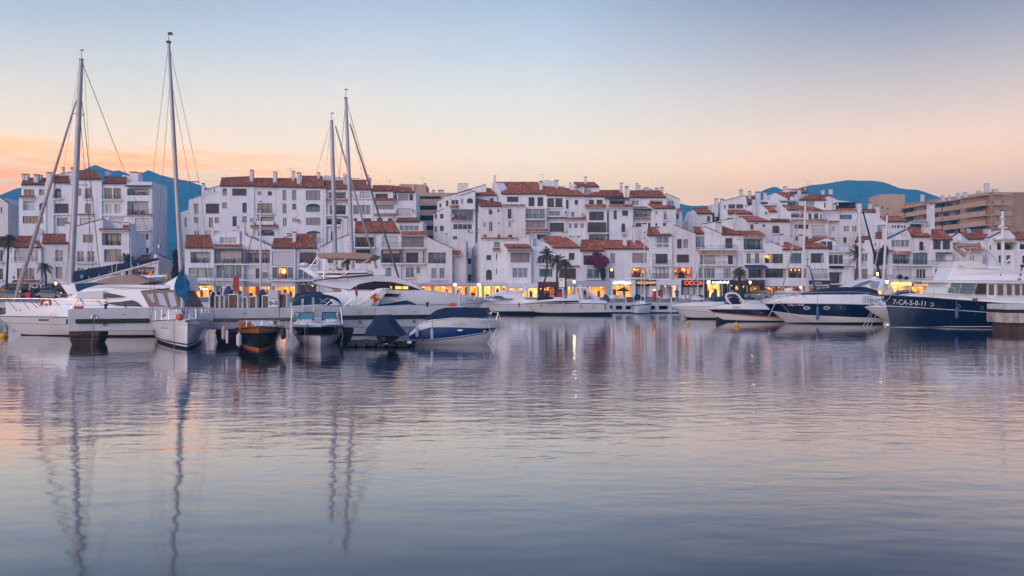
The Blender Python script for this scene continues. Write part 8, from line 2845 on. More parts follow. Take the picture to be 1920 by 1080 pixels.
# ---- cream bow tucked between the cruiser and the trawler
b = Boat('moored_yacht', 'cream bow of a yacht tucked between the navy cruiser and the trawler', 'boat', 63.8, 3.2, 1800, 1621)
b.hull([([(1780, 618), (1690, 618)], 0.45, 2.0), ([(1790, 609), (1690, 609), (1670, 608.5)], 0.85, 2.1), ([(1795, 580), (1630, 577.4), (1622, 577.6)], 1.0, 2.5), ([(1795, 578.4), (1630, 576), (1621, 576.6)], 1.0, 2.5), ([(1795, 572), (1640, 573.4), (1621, 576)], 0.93, 2.7)], [M_BOOT, M_GEL2, M_STRIPG, M_GEL])
mb = MB()
for x0, y0, x1, y1 in ((1632, 560, 1654, 574), (1628, 566, 1640, 573), (1640, 558, 1652, 570), (1636, 570, 1650, 560), (1632, 563, 1658, 562)):
 mb.tube([at(x0, y0, 64.6), at(x1, y1, 64.6)], 0.022, 4)
mb.build('pulpit', M_WIRE, b.root)
for k, (x0, y0, x1, y1) in enumerate(((1634, 582, 1618, 612), (1638, 581, 1624, 614), (1644, 586, 1632, 612))):
 rope((x0, y0), (x1, y1), ('outer', 'middle', 'inner')[k] + ' of three mooring lines below the cream bow', 64.0, 62.5, 0.02, 0.022, M_FENW)
# ---- navy trawler yacht, bow to the left
b = Boat('trawler_yacht', 'navy hulled trawler yacht with white flybridge and registration at right', 'boat', 59, 4.4, 2030, 1655)
wl = HOR + EYE * FPX / 59
b.hull([([(2010, wl + 10), (1700, wl + 10), (1680, wl + 6)], 0.5, 2.2), ([(2020, wl - 1), (1700, wl - 1), (1671, 614.5)], 0.84, 2.2), ([(2024, 613), (1770, 613), (1740, 613.5), (1670.6, 613.6)], 0.86, 2.2), ([(2024, 611.6), (1780, 611.8), (1745, 613.2), (1670.4, 613)], 0.865, 2.2), ([(2028, 588.8), (1886, 588.2), (1723, 577.4), (1662, 574)], 0.98, 2.5), ([(2028, 587.8), (1886, 587.2), (1723, 576.4), (1661.8, 573)], 0.982, 2.5),
  ([(2030, 572), (1888, 569.4), (1830, 565), (1750, 559.2), (1656, 553.4)], 1.0, 2.8), ([(2030, 571), (1888, 568.6), (1830, 564), (1750, 558), (1655, 552)], 1.01, 2.8)],
 [M_BOOT, M_NAVY, M_STRIPW, M_NAVY, M_STRIPW, M_NAVY, M_TEAK], stern_w=0.92)
b.block([(1690, 558.5), (1705, 552.5), (1730, 550), (1770, 550.5), (1800, 553), (1830, 556), (1890, 560), (2000, 565), (2000, 572), (1888, 569.5), (1830, 565), (1750, 559)], 1.75, 1.65, M_GEL, 0.06, name='deck_house', taper=(1690, 0.35, 1780, 1))
b.block([(1768.5, 551), (1782, 527.5), (2010, 531), (2010, 566), (1880, 563), (1830, 558)], 1.72, 1.72, M_GEL, 0.04, name='wheelhouse', taper=(1765, 0.82, 1810, 1))
ww = b.w
for poly in ([(1777, 548.4), (1785, 530.4), (1801, 531), (1796.5, 549.6)], [(1799.5, 549.8), (1806, 531.2), (1830, 531.8), (1823.5, 551.2)], [(1828, 551.2), (1834.5, 532), (1848.6, 532.4), (1848.6, 551.6)]):
 o = b.plate(poly, M_BLUEGL if poly[0][0] < 1820 else M_SMOKE, 'wheelhouse_window', w=ww, out=0.03)
for x0, x1 in ((1854, 1864), (1872, 1881), (1889, 1897), (1904, 1912), (1918, 1928), (1936, 1946)):
 b.plate([(x0, 533), (x1, 533.2), (x1, 553.4), (x0, 553.2)], mat('brown_curtain_glass', (0.12, 0.06, 0.055), 0.12, spec=0.6), 'side_window', w=ww, out=0.03)
o = b.plate([(1851, 531.5), (1867.5, 532), (1867.5, 561), (1851, 559.5)], M_GEL, 'door', w=ww, out=0.012)
b.block([(1766, 529.5), (1767, 526.6), (1777, 524.5), (1900, 526), (2015, 530), (2015, 533), (1800, 530.5)], 2.0, 2.0, M_GEL, 0.04, name='boat_deck', taper=(1766, 0.75, 1815, 1))
b.block([(1776.5, 526), (1781, 516), (1787, 504), (1788, 501), (1850, 502.5), (1900, 507), (2010, 514), (2010, 530), (1900, 528)], 1.85, 1.6, M_GEL, 0.10, name='flybridge', taper=(1776, 0.62, 1830, 1))
fw = b.w
b.plate([(1875.5, 515.8), (1876.6, 513.6), (1878, 515.8), (1876.6, 517)], M_BLACK, 'navigation_light', w=fw, out=0.04)
b.plate([(1909, 521.4), (1914.5, 521.6), (1914.5, 526), (1909, 525.8)], mat('orange_marker', (0.55, 0.14, 0.02), 0.5), 'marker', w=fw, out=0.04)
b.block([(1786.8, 501.8), (1788, 491.8), (1800, 489.4), (1822, 489.6), (1842, 493), (1850, 497.5), (1849, 503.5)], 1.62, 1.56, M_CANVW, 0.10, name='helm_cover', taper=(1786, 0.66, 1835, 1))
b.plate([(1797, 499), (1806, 498.6), (1806, 501), (1797, 501)], M_STRIPG, 'lettering_strip', w=1.5, out=0.05)
b.block([(1850, 501), (1855, 497.5), (1880, 499), (1880, 504), (1850, 503.5)], 1.3, 1.2, M_GEL, 0.05, name='seat')
can = b.line([(1809, 480), (1800, 471), (1793, 466), (1791, 463), (1796, 461), (1812, 460), (1832, 460), (1838, 462)], 0.16, M_CANVB, 1.3, 'folded_awning', 8)
b.line([(1838, 462), (1848, 466), (1862, 480), (1876, 497)], 0.05, M_STEEL, 1.3, 'awning_frame')
b.line([(1815, 462), (1820, 470), (1811, 481), (1816, 488)], 0.03, M_STEEL, 1.3, 'awning_frame')
a_, t_, mo = b.mast((1880.5, 501), (1880, 396), 0.13, M_ALUW, ())
for y, hl in ((411, 4), (428, 8)):
 c = at(1880, y, b.Yc)
 mb = MB()
 mb.box(c.x - hl * 59 / FPX, c.x + hl * 59 / FPX, c.y - 0.1, c.y + 0.1, c.z, c.z + 0.08)
 mb.lathe(c + Vector((-hl * 59 / FPX * 0.7, -0.1, 0.08)), [(0.02, 0), (0.16, 0.03), (0.16, 0.12), (0.02, 0.16)], 10)
 mb.build('instrument_shelf', M_GEL, mo)
c = at(1874, 447, b.Yc)
mb = MB()
mb.lathe(c, [(0.05, -0.15), (0.36, -0.12), (0.42, 0), (0.32, 0.14), (0.05, 0.2)], 14)
mb.build('radar_dome', M_GEL, mo, smooth=True)
mb = MB()
mb.bar(at(1884, 492, b.Yc - 0.2), at(1932, 466, b.Yc - 0.2), 0.14)
mb.build('boom', M_ALUW, b.root)
for p, q_ in (((1880, 398), (1960, 500)), ((1880, 400), (1770, 528)), ((1881, 410), (1925, 470))):
 b.stay(p, q_, 0.012)
mb = MB()
q = at(1917, 498, b.Yc - 1.5)
mb.tube([at(1913, 518, b.Yc - 1.5), q], 0.05, 6)
mb.lathe(q - Vector((0, 0, 0.08)), [(0.03, -0.08), (0.15, 0), (0.14, 0.12), (0.03, 0.18)], 10)
mb.build('searchlight', M_BLACK, b.root, smooth=True)
b.rail([(1655, 545), (1700, 537.5), (1730, 536), (1790, 540), (1855, 544.6), (1860, 550), (1866, 564)], [(1664, 1662, 553), (1706, 1706, 556), (1720, 1720, 557), (1751, 1751, 558), (1790, 1792, 560), (1829, 1829, 563)], 0.028, 1.6)
b.rail([(1660, 549.5), (1700, 546.5), (1752, 549)], [], 0.018, 1.65)
text('registration', '7-CA-5-0-11', 0.52, M_SIGNW, b.root, at(1706, 568, b.Yc - 1.86), (math.pi / 2, 0.055, 0.17), depth=0.008, spacing=1.05)
reg = FONTS[-1]
reg.rotation_euler = (R(98), 0.055, 0.17)
for x, y in ((1747.5, 571), (1798, 574.5), (1841, 577.4)):
 o = b.plate([(x + 3.6 * math.cos(k * math.pi / 7), y + 3.8 * math.sin(k * math.pi / 7)) for k in range(14)], M_STEEL, 'porthole', w=2.12, out=0.02)
 b.plate([(x + 2.4 * math.cos(k * math.pi / 7) - 0.3, y - 0.4 + 2.5 * math.sin(k * math.pi / 7)) for k in range(14)], M_BLACK, 'glass', w=2.12, out=0.05, parent=o)
for x, y in ((1670, 596), (1783.5, 601), (1827, 591.5), (1852, 609)):
 mb = MB()
 mb.lathe(at(x, y, b.Yc - (2.14 if x > 1700 else 0.55)), [(0.01, -0.05), (0.05, 0), (0.01, 0.05)], 8)
 mb.build('drain', M_STEEL, b.root)
b.plate([(1824, 560), (1829, 560), (1829, 563.4), (1824, 563.2)], M_FBROWN, 'grille', w=1.76, out=0.03)
b.plate([(1830.5, 560), (1833, 560), (1833, 563.4), (1830.5, 563.2)], M_FBROWN, 'grille', w=1.76, out=0.03)
b.block([(1632, 550.4), (1660, 552.6), (1668, 555), (1654, 556), (1632, 551.6)], 0.4, 0.4, M_TEAK, 0.02, name='bow_platform')
fender(1794, 577, 598, 58.6, 3.3, M_FENB, 'blue fender hanging on the navy trawler', 562)
rope((1671, 553.5), (1659, 568), 'pale mooring line at the trawler bow', 60.8, 61, 0.03, 0.02, M_FENW)
# ---- short pier at the right edge
q = at(1889.5, HOR, 54)
rp = thing('finger_pier', 'rust stained white pier end at the right edge in front of the trawler', 'pier', (q.x, 54, 0))
mb = MB()
mb.box(q.x, q.x + 9, 54, 56.4, 1.52, 1.90)
mb.build('deck_slab', M_CONC, rp, bevel=0.04)
mb = MB()
mb.box(q.x + 0.03, q.x + 9, 54.06, 56.3, 1.30, 1.519)
mb.build('fender_strip', M_BLACK, rp)
mb = MB()
mb.box(q.x - 0.08, q.x + 9, 53.98, 56.3, 0.62, 1.299)
mb.build('lower_wall', mat('rust_streaked_concrete', (0.58, 0.52, 0.48), 0.85, noise=0.75, nscale=1.5, stretch=(1.3, 1, 0.5), col2=(0.22, 0.10, 0.05)), rp, bevel=0.04)
mb = MB()
mb.box(q.x + 0.12, q.x + 2.0, 54.2, 56.0, -0.6, 0.619)
mb.build('pile', M_RUST, rp, bevel=0.1)
# ---- sailing yachts moored at the quay, masts against the houses
def quay_yacht(label, base, top, r, Y, x0, x1, m=M_ALUW, fur=None, fm=M_SAIL, fr=0.09, spread=(), stays=()):
 b = Boat('sailing_yacht', label, 'boat', Y, 3.0, x0, x1)
 y0 = HOR + EYE * FPX / Y
 f = FPX / Y
 b.hull([([(x0, y0 + 0.3 * f), (x1 + (x0 - x1) * 0.25, y0 + 0.3 * f)], 0.4, 2.0), ([(x0, y0 - 0.1 * f), (x1 + (x0 - x1) * 0.12, y0 - 0.1 * f)], 0.85, 2.0), ([(x0, y0 - 0.9 * f), (x1, y0 - 1.1 * f)], 1.0, 2.4), ([(x0, y0 - 1.0 * f), (x1, y0 - 1.25 * f)], 0.96, 2.4)], [M_BOOT, M_GEL, M_STRIPD])
 xa, xb = x0 + (x1 - x0) * 0.3, x0 + (x1 - x0) * 0.72
 b.block([(xa, y0 - 1.0 * f), (xa + (xb - xa) * 0.05, y0 - 1.5 * f), (xa + (xb - xa) * 0.7, y0 - 1.5 * f), (xb, y0 - 1.15 * f)], 0.95, 0.8, M_GEL, 0.05)
 b.mast(base, top, r, m, spread)
 if fur:
  b.furl(fur[0], fur[1], fr, fr * 0.6, fm)
 for p, q in stays:
  b.stay(p, q, 0.014)
 return b
quay_yacht('sailing yacht with a pale furled headsail sloping left of its tall bare mast', (1503.5, 553), (1510.5, 377), 0.12, 79, 1560, 1462, fur=((1464, 552), (1503, 393)), fr=0.10, spread=((395, 14), (430, 10)), stays=(((1510, 378), (1556, 552)), ((1510, 380), (1496, 396))))
quay_yacht('sailing yacht with a bare pale mast and navy furled sail crossing to the right', (1613.5, 548), (1611.5, 381), 0.15, 84, 1575, 1662, fur=((1652, 524), (1618, 396)), fm=M_CANVN, fr=0.13, spread=((440, 10),), stays=(((1612, 384), (1580, 555)),))
quay_yacht('sailing yacht with a radar pod halfway up its rightmost mast', (1655, 548), (1663.5, 404), 0.13, 83, 1700, 1628, fur=((1632, 540), (1650, 454)), fr=0.08, spread=((426, 12),), stays=(((1663, 406), (1695, 555)),))
quay_yacht('small sailing yacht with a short mast and bright blue furled sail', (1516, 552), (1513.5, 500), 0.09, 80, 1480, 1534, fur=((1531, 548), (1517, 498)), fm=M_BLUEAWN, fr=0.09)
quay_yacht('small sailing yacht with a thin mast rising in front of the paned yellow shop', (1208.5, 566), (1208, 447), 0.06, 92, 1190, 1222, fur=((1221, 522), (1212, 490)), fm=M_WIRE, fr=0.03, stays=(((1208, 449), (1222, 524)),))
quay_yacht('small sailing yacht with two thin poles beside the arched cream shop', (1202, 566), (1202.5, 503), 0.045, 94, 1186, 1216)
quay_yacht('small sailing yacht with a thin mast in front of the red shop sign', (1319.5, 563), (1319.5, 476), 0.055, 85, 1302, 1340, stays=(((1319, 480), (1300, 560)),))
quay_yacht('small sailing yacht with a blue stay left of the red shop sign', (1309, 562), (1308.5, 468), 0.045, 87, 1290, 1325, fur=((1300, 545), (1312, 490)), fm=M_FENB, fr=0.04)
quay_yacht('small sailing yacht with a very thin mast between the vented houses', (876, 560), (876, 487), 0.03, 88, 862, 892)
quay_yacht('small sailing yacht with a slim grey mast among the timber cabinets', (489, 566), (488, 394), 0.09, 66, 462, 512, fur=((464, 478), (484, 402)), fm=M_WIRE, fr=0.035, stays=(((488, 396), (510, 560)),))
quay_yacht('small sailing yacht with a thin white mast left of the red banner', (418, 566), (417.5, 505), 0.035, 68, 402, 436)
for x, y, r_, nm in ((1290.5, 606, 3.4, 'small orange mooring buoy below the white sports boat'), (1381, 609, 4.6, 'larger orange mooring buoy below the speed boat')):
 buoy(x, y + r_ * 0.6, r_, M_YELLOW, nm)
# ------------------------------------------------------------------ along the quay: pillars, cabinets, parasol, lamps, cars, person
qk = thing('quay_landing', 'white concrete landing with dark slots on brown piles in front of the lit shops', 'landing stage', Vector((at(1200, HOR, 96.2).x, 96.2, 0)))
x0, x1 = at(1140, HOR, 95.6).x, at(1330, HOR, 95.6).x
mb = MB()
mb.box(x0, x1, 95.4, 96.99, 0.86, 1.25)
mb.build('deck_slab', M_CONC, qk, bevel=0.03)
for k, px_ in enumerate((1151.5, 1170, 1190.5, 1211, 1232, 1256, 1280)):
 c = at(px_, HOR, 95.5).x
 mb = MB()
 mb.box(c - 0.20, c + 0.20, 95.36, 96.9, 0.42, 0.859)
 mb.build('pillar', M_CONC, qk, bevel=0.02)
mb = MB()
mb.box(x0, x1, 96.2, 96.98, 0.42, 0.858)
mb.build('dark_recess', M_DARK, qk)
mb = MB()
mb.box(x0 + 0.3, x1 - 0.2, 95.3, 96.96, 0.10, 0.419)
mb.build('lower_beam', M_CONC, qk, bevel=0.05)
for px_ in (1153, 1176, 1199, 1222, 1246, 1270):
 c = at(px_, HOR, 95.7).x
 mb = MB()
 mb.box(c - 0.25, c + 0.25, 95.8, 96.6, -0.6, 0.099)
 mb.build('pile', M_RUST, qk, bevel=0.04)
QY = 98.6
cabinet(1173.5, 1187, 556, 'timber cabinet with a small light, under the navy parasol on the quay', base=True, Y=QY)
cabinet(1259, 1266, 557, 'timber cabinet left of the standing person on the quay', base=True, Y=QY)
t = thing('red_post', 'stout red cylindrical post standing on the quay before the lit boutique', 'post', at(1227, HOR, QY) * 1)
t.location.z = QUAY_Z
ORG[t] = Vector(t.location)
c = Vector(t.location)
mb = MB()
mb.lathe(c, [(0.17, 0), (0.17, 0.55), (0.23, 0.6), (0.23, 1.35), (0.17, 1.42), (0.04, 1.46)], 12)
mb.build('column', M_RED, t, smooth=True)
mb = MB()
mb.lathe(c + Vector((0, 0, 1.42)), [(0.03, 0), (0.14, 0.05), (0.12, 0.14), (0.02, 0.18)], 8)
mb.build('cap_light', M_LAMPO, t, smooth=True)
banner(1236.5, 543, 555, 5.2, 'round red board on a thin post beside the stout red post', Y=QY, round_=True)
t = thing('parasol', 'navy parasol on a white pole in front of the orange boutique', 'parasol', (at(1168, HOR, 101).x, 101, QUAY_Z))
c = Vector(t.location)
mb = MB()
mb.tube([c, c + Vector((0, 0, 1.95))], 0.035, 6)
mb.build('pole', M_ALUW, t)
mb = MB()
n = 12
top = c + Vector((0, 0, 1.82))
ring = [c + Vector((0.82 * math.cos(k * math.pi / 6), 0.82 * math.sin(k * math.pi / 6), 1.50)) for k in range(n)]
for k in range(n):
 mb.face([top, ring[k], ring[(k + 1) % n]])
 mb.face([ring[k], ring[k] - Vector((0, 0, 0.13)), ring[(k + 1) % n] - Vector((0, 0, 0.13)), ring[(k + 1) % n]])
mb.build('canopy', M_NAVYC, t, recalc=False)
def chair(px_, Y, rot, first=[]):
 c = Vector((at(px_, HOR, Y).x, Y, QUAY_Z))
 if first:
  r = copy_thing(first[0], c, rot)
  return r
 t = thing('terrace_chair', 'white terrace chair standing on the quay in front of the lit shops', 'chair', c, 0.0001, 'white terrace chairs on the quay')
 mb = MB()
 mb.box(-0.24, 0.24, -0.24, 0.24, 0.42, 0.46)
 mb.build('seat', M_GEL, t, local=True)
 mb = MB()
 mb.box(-0.24, 0.24, 0.20, 0.25, 0.461, 0.88)
 mb.build('backrest', M_GEL, t, local=True)
 for sx in (-1, 1):
  for sy in (-1, 1):
   mb = MB()
   mb.box(sx * 0.21 - 0.02, sx * 0.21 + 0.02, sy * 0.21 - 0.02, sy * 0.21 + 0.02, 0, 0.419)
   mb.build('leg', M_STEEL, t, local=True)
 first.append(t)
 return t
rc = random.Random(11)
for px_ in (1146, 1150, 1155, 1161, 1165, 1171, 1192, 1197, 1203, 1243, 1248, 1253, 1275, 1281, 1287, 1292, 1298, 1305):
 chair(px_, 100.5 + rc.random() * 4, rc.random() * 6.28)
# covered tenders parked on the quay
def tender(x0, x1, y0, Y, m, label):
 c = Vector((at((x0 + x1) / 2, HOR, Y).x, Y, QUAY_Z))
 s = Y / FPX
 w, hh = (x1 - x0) * s, EYE - (y0 - HOR) * s - QUAY_Z
 t = thing('covered_tender', label, 'tender', c, group='covered tenders parked on the quay')
 mb = MB()
 rows_ = []
 for f, h, d in ((-0.5, 0.25, 0.15), (-0.46, 0.7, 0.5), (-0.25, 1.0, 0.6), (0.0, 0.85, 0.62), (0.3, 0.55, 0.55), (0.5, 0.3, 0.2)):
  z = c.z + 0.28 + (hh - 0.28) * h
  rows_.append([(c.x + f * w, c.y - d, c.z + 0.28), (c.x + f * w, c.y - d * 0.9, c.z + 0.28 + (z - c.z - 0.28) * 0.6), (c.x + f * w, c.y - d * 0.3, z), (c.x + f * w, c.y + d * 0.3, z), (c.x + f * w, c.y + d, c.z + 0.28)])
 mb.loft(rows_, False, True, True)
 mb.build('cover', m, t, smooth=True)
 for sx in (-0.3, 0.3):
  mb = MB()
  mb.box(c.x + sx * w - 0.05, c.x + sx * w + 0.05, c.y - 0.5, c.y + 0.5, c.z, c.z + 0.29)
  mb.build('cradle', M_IRON, t)
tender(1131, 1143, 551, 98.4, M_HOOD, 'slate blue covered tender at the stern of the low express cruiser')
tender(1189, 1209, 551, 99, M_CANVN, 'navy and pale covered tender right of the timber cabinet with the light')
tender(1333, 1347, 548, 99, M_HOOD, 'slate blue covered tender in front of the yellow lit shop')
tender(1296, 1320, 553, 99.5, M_CANVW, 'white covered tender left of the slate covered tender')
# person on the quay
def person(px_, Y, label):
 c = Vector((at(px_, HOR, Y).x, Y, QUAY_Z))
 t = thing('person', label, 'person', c)
 V, E, RR = [], [], []
 def v(x, y, z, r, p=None):
  V.append((x, y, z))
  RR.append(r)
  if p is not None:
   E.append((p, len(V) - 1))
  return len(V) - 1
 pel = v(0, 0, 0.95, 0.15)
 ab = v(0, 0.01, 1.10, 0.14, pel)
 ch = v(0, 0.0, 1.32, 0.165, ab)
 nk = v(0, -0.01, 1.50, 0.065, ch)
 hd = v(0, -0.02, 1.60, 0.085, nk)
 hd2 = v(0, -0.02, 1.70, 0.085, hd)
 for sg in (1, -1):
  sh = v(sg * 0.19, 0, 1.41, 0.075, ch)
  el = v(sg * 0.27, 0.03, 1.14, 0.05, sh)
  wr = v(sg * 0.25, -0.10, 0.92, 0.035, el)
  ha = v(sg * 0.24, -0.13, 0.83, 0.04, wr)
  hp = v(sg * 0.09, 0, 0.88, 0.10, pel)
  kn = v(sg * 0.10, -0.02, 0.50, 0.065, hp)
  an = v(sg * 0.10, 0.02, 0.09, 0.045, kn)
  v(sg * 0.11, -0.15, 0.04, 0.04, an)
 me = bpy.data.meshes.new('body')
 me.from_pydata(V, E, [])
 o = bpy.data.objects.new('body', me)
 COL.objects.link(o)
 o.parent = t
 sm = o.modifiers.new('skin', 'SKIN')
 for i, r in enumerate(RR):
  me.skin_vertices[0].data[i].radius = (r, r * 0.85)
 me.skin_vertices[0].data[0].use_root = True
 ss = o.modifiers.new('smooth', 'SUBSURF')
 ss.levels = ss.render_levels = 2
 m = mat('dark_blue_clothes', (0.02, 0.05, 0.09), 0.85)
 me.materials.append(m)
 mb = MB()
 mb.lathe((c.x, c.y - 0.02, c.z + 1.66), [(0.02, -0.14), (0.075, -0.11), (0.098, -0.02), (0.098, 0.04), (0.075, 0.10), (0.02, 0.13)], 12)
 hd_o = mb.build('head', mat('skin', (0.36, 0.19, 0.13), 0.6), t, smooth=True)
 mb = MB()
 mb.lathe((c.x, c.y + 0.0, c.z + 1.70), [(0.104, -0.02), (0.106, 0.04), (0.085, 0.09), (0.02, 0.115)], 12)
 mb.build('hair', mat('brown_hair', (0.06, 0.03, 0.02), 0.8), t, smooth=True)
person(1269, 99.2, 'person in dark blue clothes standing on the quay in front of the cream lit arch')
# ---- street lamps
def lamp(x, y, Y, label, hpole=None):
 q = at(x, y, Y)
 c = Vector((q.x, Y, QUAY_Z))
 t = thing('street_lamp', label, 'street lamp', c, group='lit lantern street lamps')
 mb = MB()
 mb.lathe(c, [(0.16, 0), (0.14, 0.3), (0.07, 0.4), (0.05, 0.5), (0.045, q.z - QUAY_Z - 0.3), (0.09, q.z - QUAY_Z - 0.26), (0.03, q.z - QUAY_Z - 0.22)], 8)
 mb.build('pole', M_IRON, t, smooth=True)
 mb = MB()
 mb.lathe(q, [(0.10, -0.24), (0.20, 0.14), (0.17, 0.18)], 6)
 mb.build('lantern_glass', M_LAMPW, t)
 mb = MB()
 mb.lathe(q, [(0.24, 0.181), (0.12, 0.32), (0.03, 0.36), (0.03, 0.44)], 6)
 mb.build('cap', M_IRON, t)
 ld = bpy.data.lights.new('lamp_light', 'POINT')
 ld.energy = 60
 ld.color = (1, 0.62, 0.25)
 ld.shadow_soft_size = 0.2
 lo = bpy.data.objects.new('lamp_light', ld)
 COL.objects.link(lo)
 lo.parent = t
 lo.location = q - c + Vector((0, -0.35, 0))
lamp(104.5, 531, 118, 'lit lantern lamp beside the bar with the JOYS sign')
lamp(1076.5, 528.5, 118, 'lit lantern lamp above the low express cruiser radar arch')
lamp(1406.5, 529.5, 120, 'lit lantern lamp right of the bushy palm')
lamp(1645.5, 513, 104, 'highest lit lamp above the hard top of the navy cruiser')
lamp(1663, 528, 112, 'lit lantern lamp left of the trawler bow over yellow shops')
lamp(1769, 538, 106, 'lit lantern lamp tucked under the trawler flybridge')
lamp(1501.5, 538.5, 118, 'lit round lamp at the foot of the bare mast by the brasserie')
# ---- poster board, red booth, parked cars
t = thing('poster_board', 'white framed poster board on a post beside the leaning palm trunk', 'sign', (at(1053, HOR, 116).x, 116, QUAY_Z))
c = Vector(t.location)
a, b_ = at(1047, 540, 116), at(1060.5, 519.5, 116)
mb = MB()
mb.box(a.x, b_.x, 116.05, 116.2, a.z, b_.z)
mb.build('frame', M_FDARK, t, bevel=0.03)
mb = MB()
mb.box(a.x + 0.08, b_.x - 0.12, 116.0, 116.049, a.z + 0.10, b_.z - 0.12)
mb.build('poster', mat('cream_poster', (0.72, 0.66, 0.55), 0.6, emit=(1, 0.9, 0.7), estr=0.15), t)
text('sign_lettering', 'KS', 0.36, M_FDARK, t, (c.x, 115.98, b_.z - 0.42), depth=0.008)
mb = MB()
mb.box(c.x - 0.35, c.x + 0.35, 116.04, 116.2, QUAY_Z, a.z - 0.002)
mb.build('stand', M_TRIMW, t)
t = thing('red_booth', 'bright red booth below the poster board', 'kiosk', (at(1050, HOR, 114).x, 114, QUAY_Z))
c = Vector(t.location)
mb = MB()
mb.box(c.x - 0.34, c.x + 0.34, c.y - 0.3, c.y + 0.3, c.z, c.z + 1.15)
mb.build('body', mat('bright_red', (0.50, 0.012, 0.045), 0.5), t, bevel=0.03)
mb = MB()
mb.box(c.x - 0.34, c.x + 0.30, c.y - 0.28, c.y + 0.28, c.z + 1.151, c.z + 1.65)
mb.build('hood', mat('dark_red', (0.10, 0.015, 0.03), 0.5), t, bevel=0.05)
t = thing('red_booth', 'bright red box on the street below the bar with the JOYS sign', 'kiosk', (at(53.5, HOR, 122).x, 122, QUAY_Z))
c = Vector(t.location)
mb = MB()
mb.box(c.x - 0.45, c.x + 0.45, c.y - 0.3, c.y + 0.3, c.z + 0.05, c.z + 1.05)
mb.build('body', MATS['bright_red'], t, bevel=0.03)
mb = MB()
mb.lathe(c + Vector((0.1, 0, 1.05)), [(0.1, 0), (0.12, 0.3), (0.03, 0.55)], 8)
mb.build('cap', M_RED, t)
def car(px_, Y, m, label, rot=0.0):
 c = Vector((at(px_, HOR, Y).x, Y, QUAY_Z))
 t = thing('parked_car', label, 'car', c, rot if rot else 0.0001, 'cars parked along the street')
 prof = [(-2.1, 0.35), (-2.12, 0.75), (-1.95, 0.92), (-1.55, 0.98), (-1.05, 1.42), (0.35, 1.46), (1.1, 1.0), (1.9, 0.86), (2.08, 0.68), (2.1, 0.35)]
 mb = MB()
 rows_ = []
 for y, k in ((-0.86, 0.96), (-0.82, 1.0), (0.82, 1.0), (0.86, 0.96)):
  rows_.append([(x * (1 if abs(y) < 0.85 else 0.985), y * (1.0 if z < 1.0 else 0.86), 0.3 + (z - 0.3) * k) for x, z in prof])
 mb.loft(rows_, True, True, True)
 mb.build('body', m, t, smooth=True, local=True)
 for sg in (-1, 1):
  mb = MB()
  mb.prism([(-1.35, sg * 0.80, 1.0), (-1.0, sg * 0.745, 1.36), (0.3, sg * 0.745, 1.39), (0.9, sg * 0.80, 1.02)], (0, sg * 0.03, 0))
  mb.build('side_window', M_SMOKE, t, local=True)
  for x in (-1.3, 1.3):
   mb = MB()
   secs = [[(x + r * math.cos(k * math.pi / 8), sg * yy, 0.32 + r * math.sin(k * math.pi / 8)) for k in range(16)] for r, yy in ((0.31, 0.68), (0.32, 0.80), (0.30, 0.88), (0.18, 0.885))]
   mb.loft(secs, True, True, True)
   mb.build('wheel', M_BLACK, t, smooth=True, local=True)
  mb = MB()
  mb.box(2.0, 2.11, *sorted((sg * 0.5, sg * 0.75)), 0.62, 0.74)
  mb.build('headlight', M_GEL, t, local=True)
 mb = MB()
 mb.quad((0.42, -0.66, 1.44), (0.42, 0.66, 1.44), (1.14, 0.74, 1.04), (1.14, -0.74, 1.04))
 mb.build('windscreen', M_SMOKE, t, local=True)
car(1424, 122, mat('dark_teal_paint', (0.012, 0.028, 0.034), 0.25, coat=0.6), 'dark teal car parked below the lantern right of the bushy palm', R(-35))
car(1385, 126, mat('wine_red_paint', (0.12, 0.012, 0.012), 0.25, coat=0.6), 'wine red car parked in front of the yellow lit shop', R(10))
car(20, 122, mat('black_paint', (0.012, 0.012, 0.014), 0.25, coat=0.6), 'black car parked at the left edge of the street', 0)
car(95, 124, mat('dark_grey_paint', (0.04, 0.04, 0.045), 0.25, coat=0.6), 'dark grey car parked below the lantern by the JOYS bar', 0)
car(1700, 118, mat('blue_van_paint', (0.01, 0.03, 0.07), 0.3, coat=0.5), 'dark blue car parked under the orange shops behind the trawler', 0)
car(1755, 112, mat('teal_paint', (0.01, 0.05, 0.10), 0.3, coat=0.5), 'blue car parked beside the trawler wheelhouse', 0)
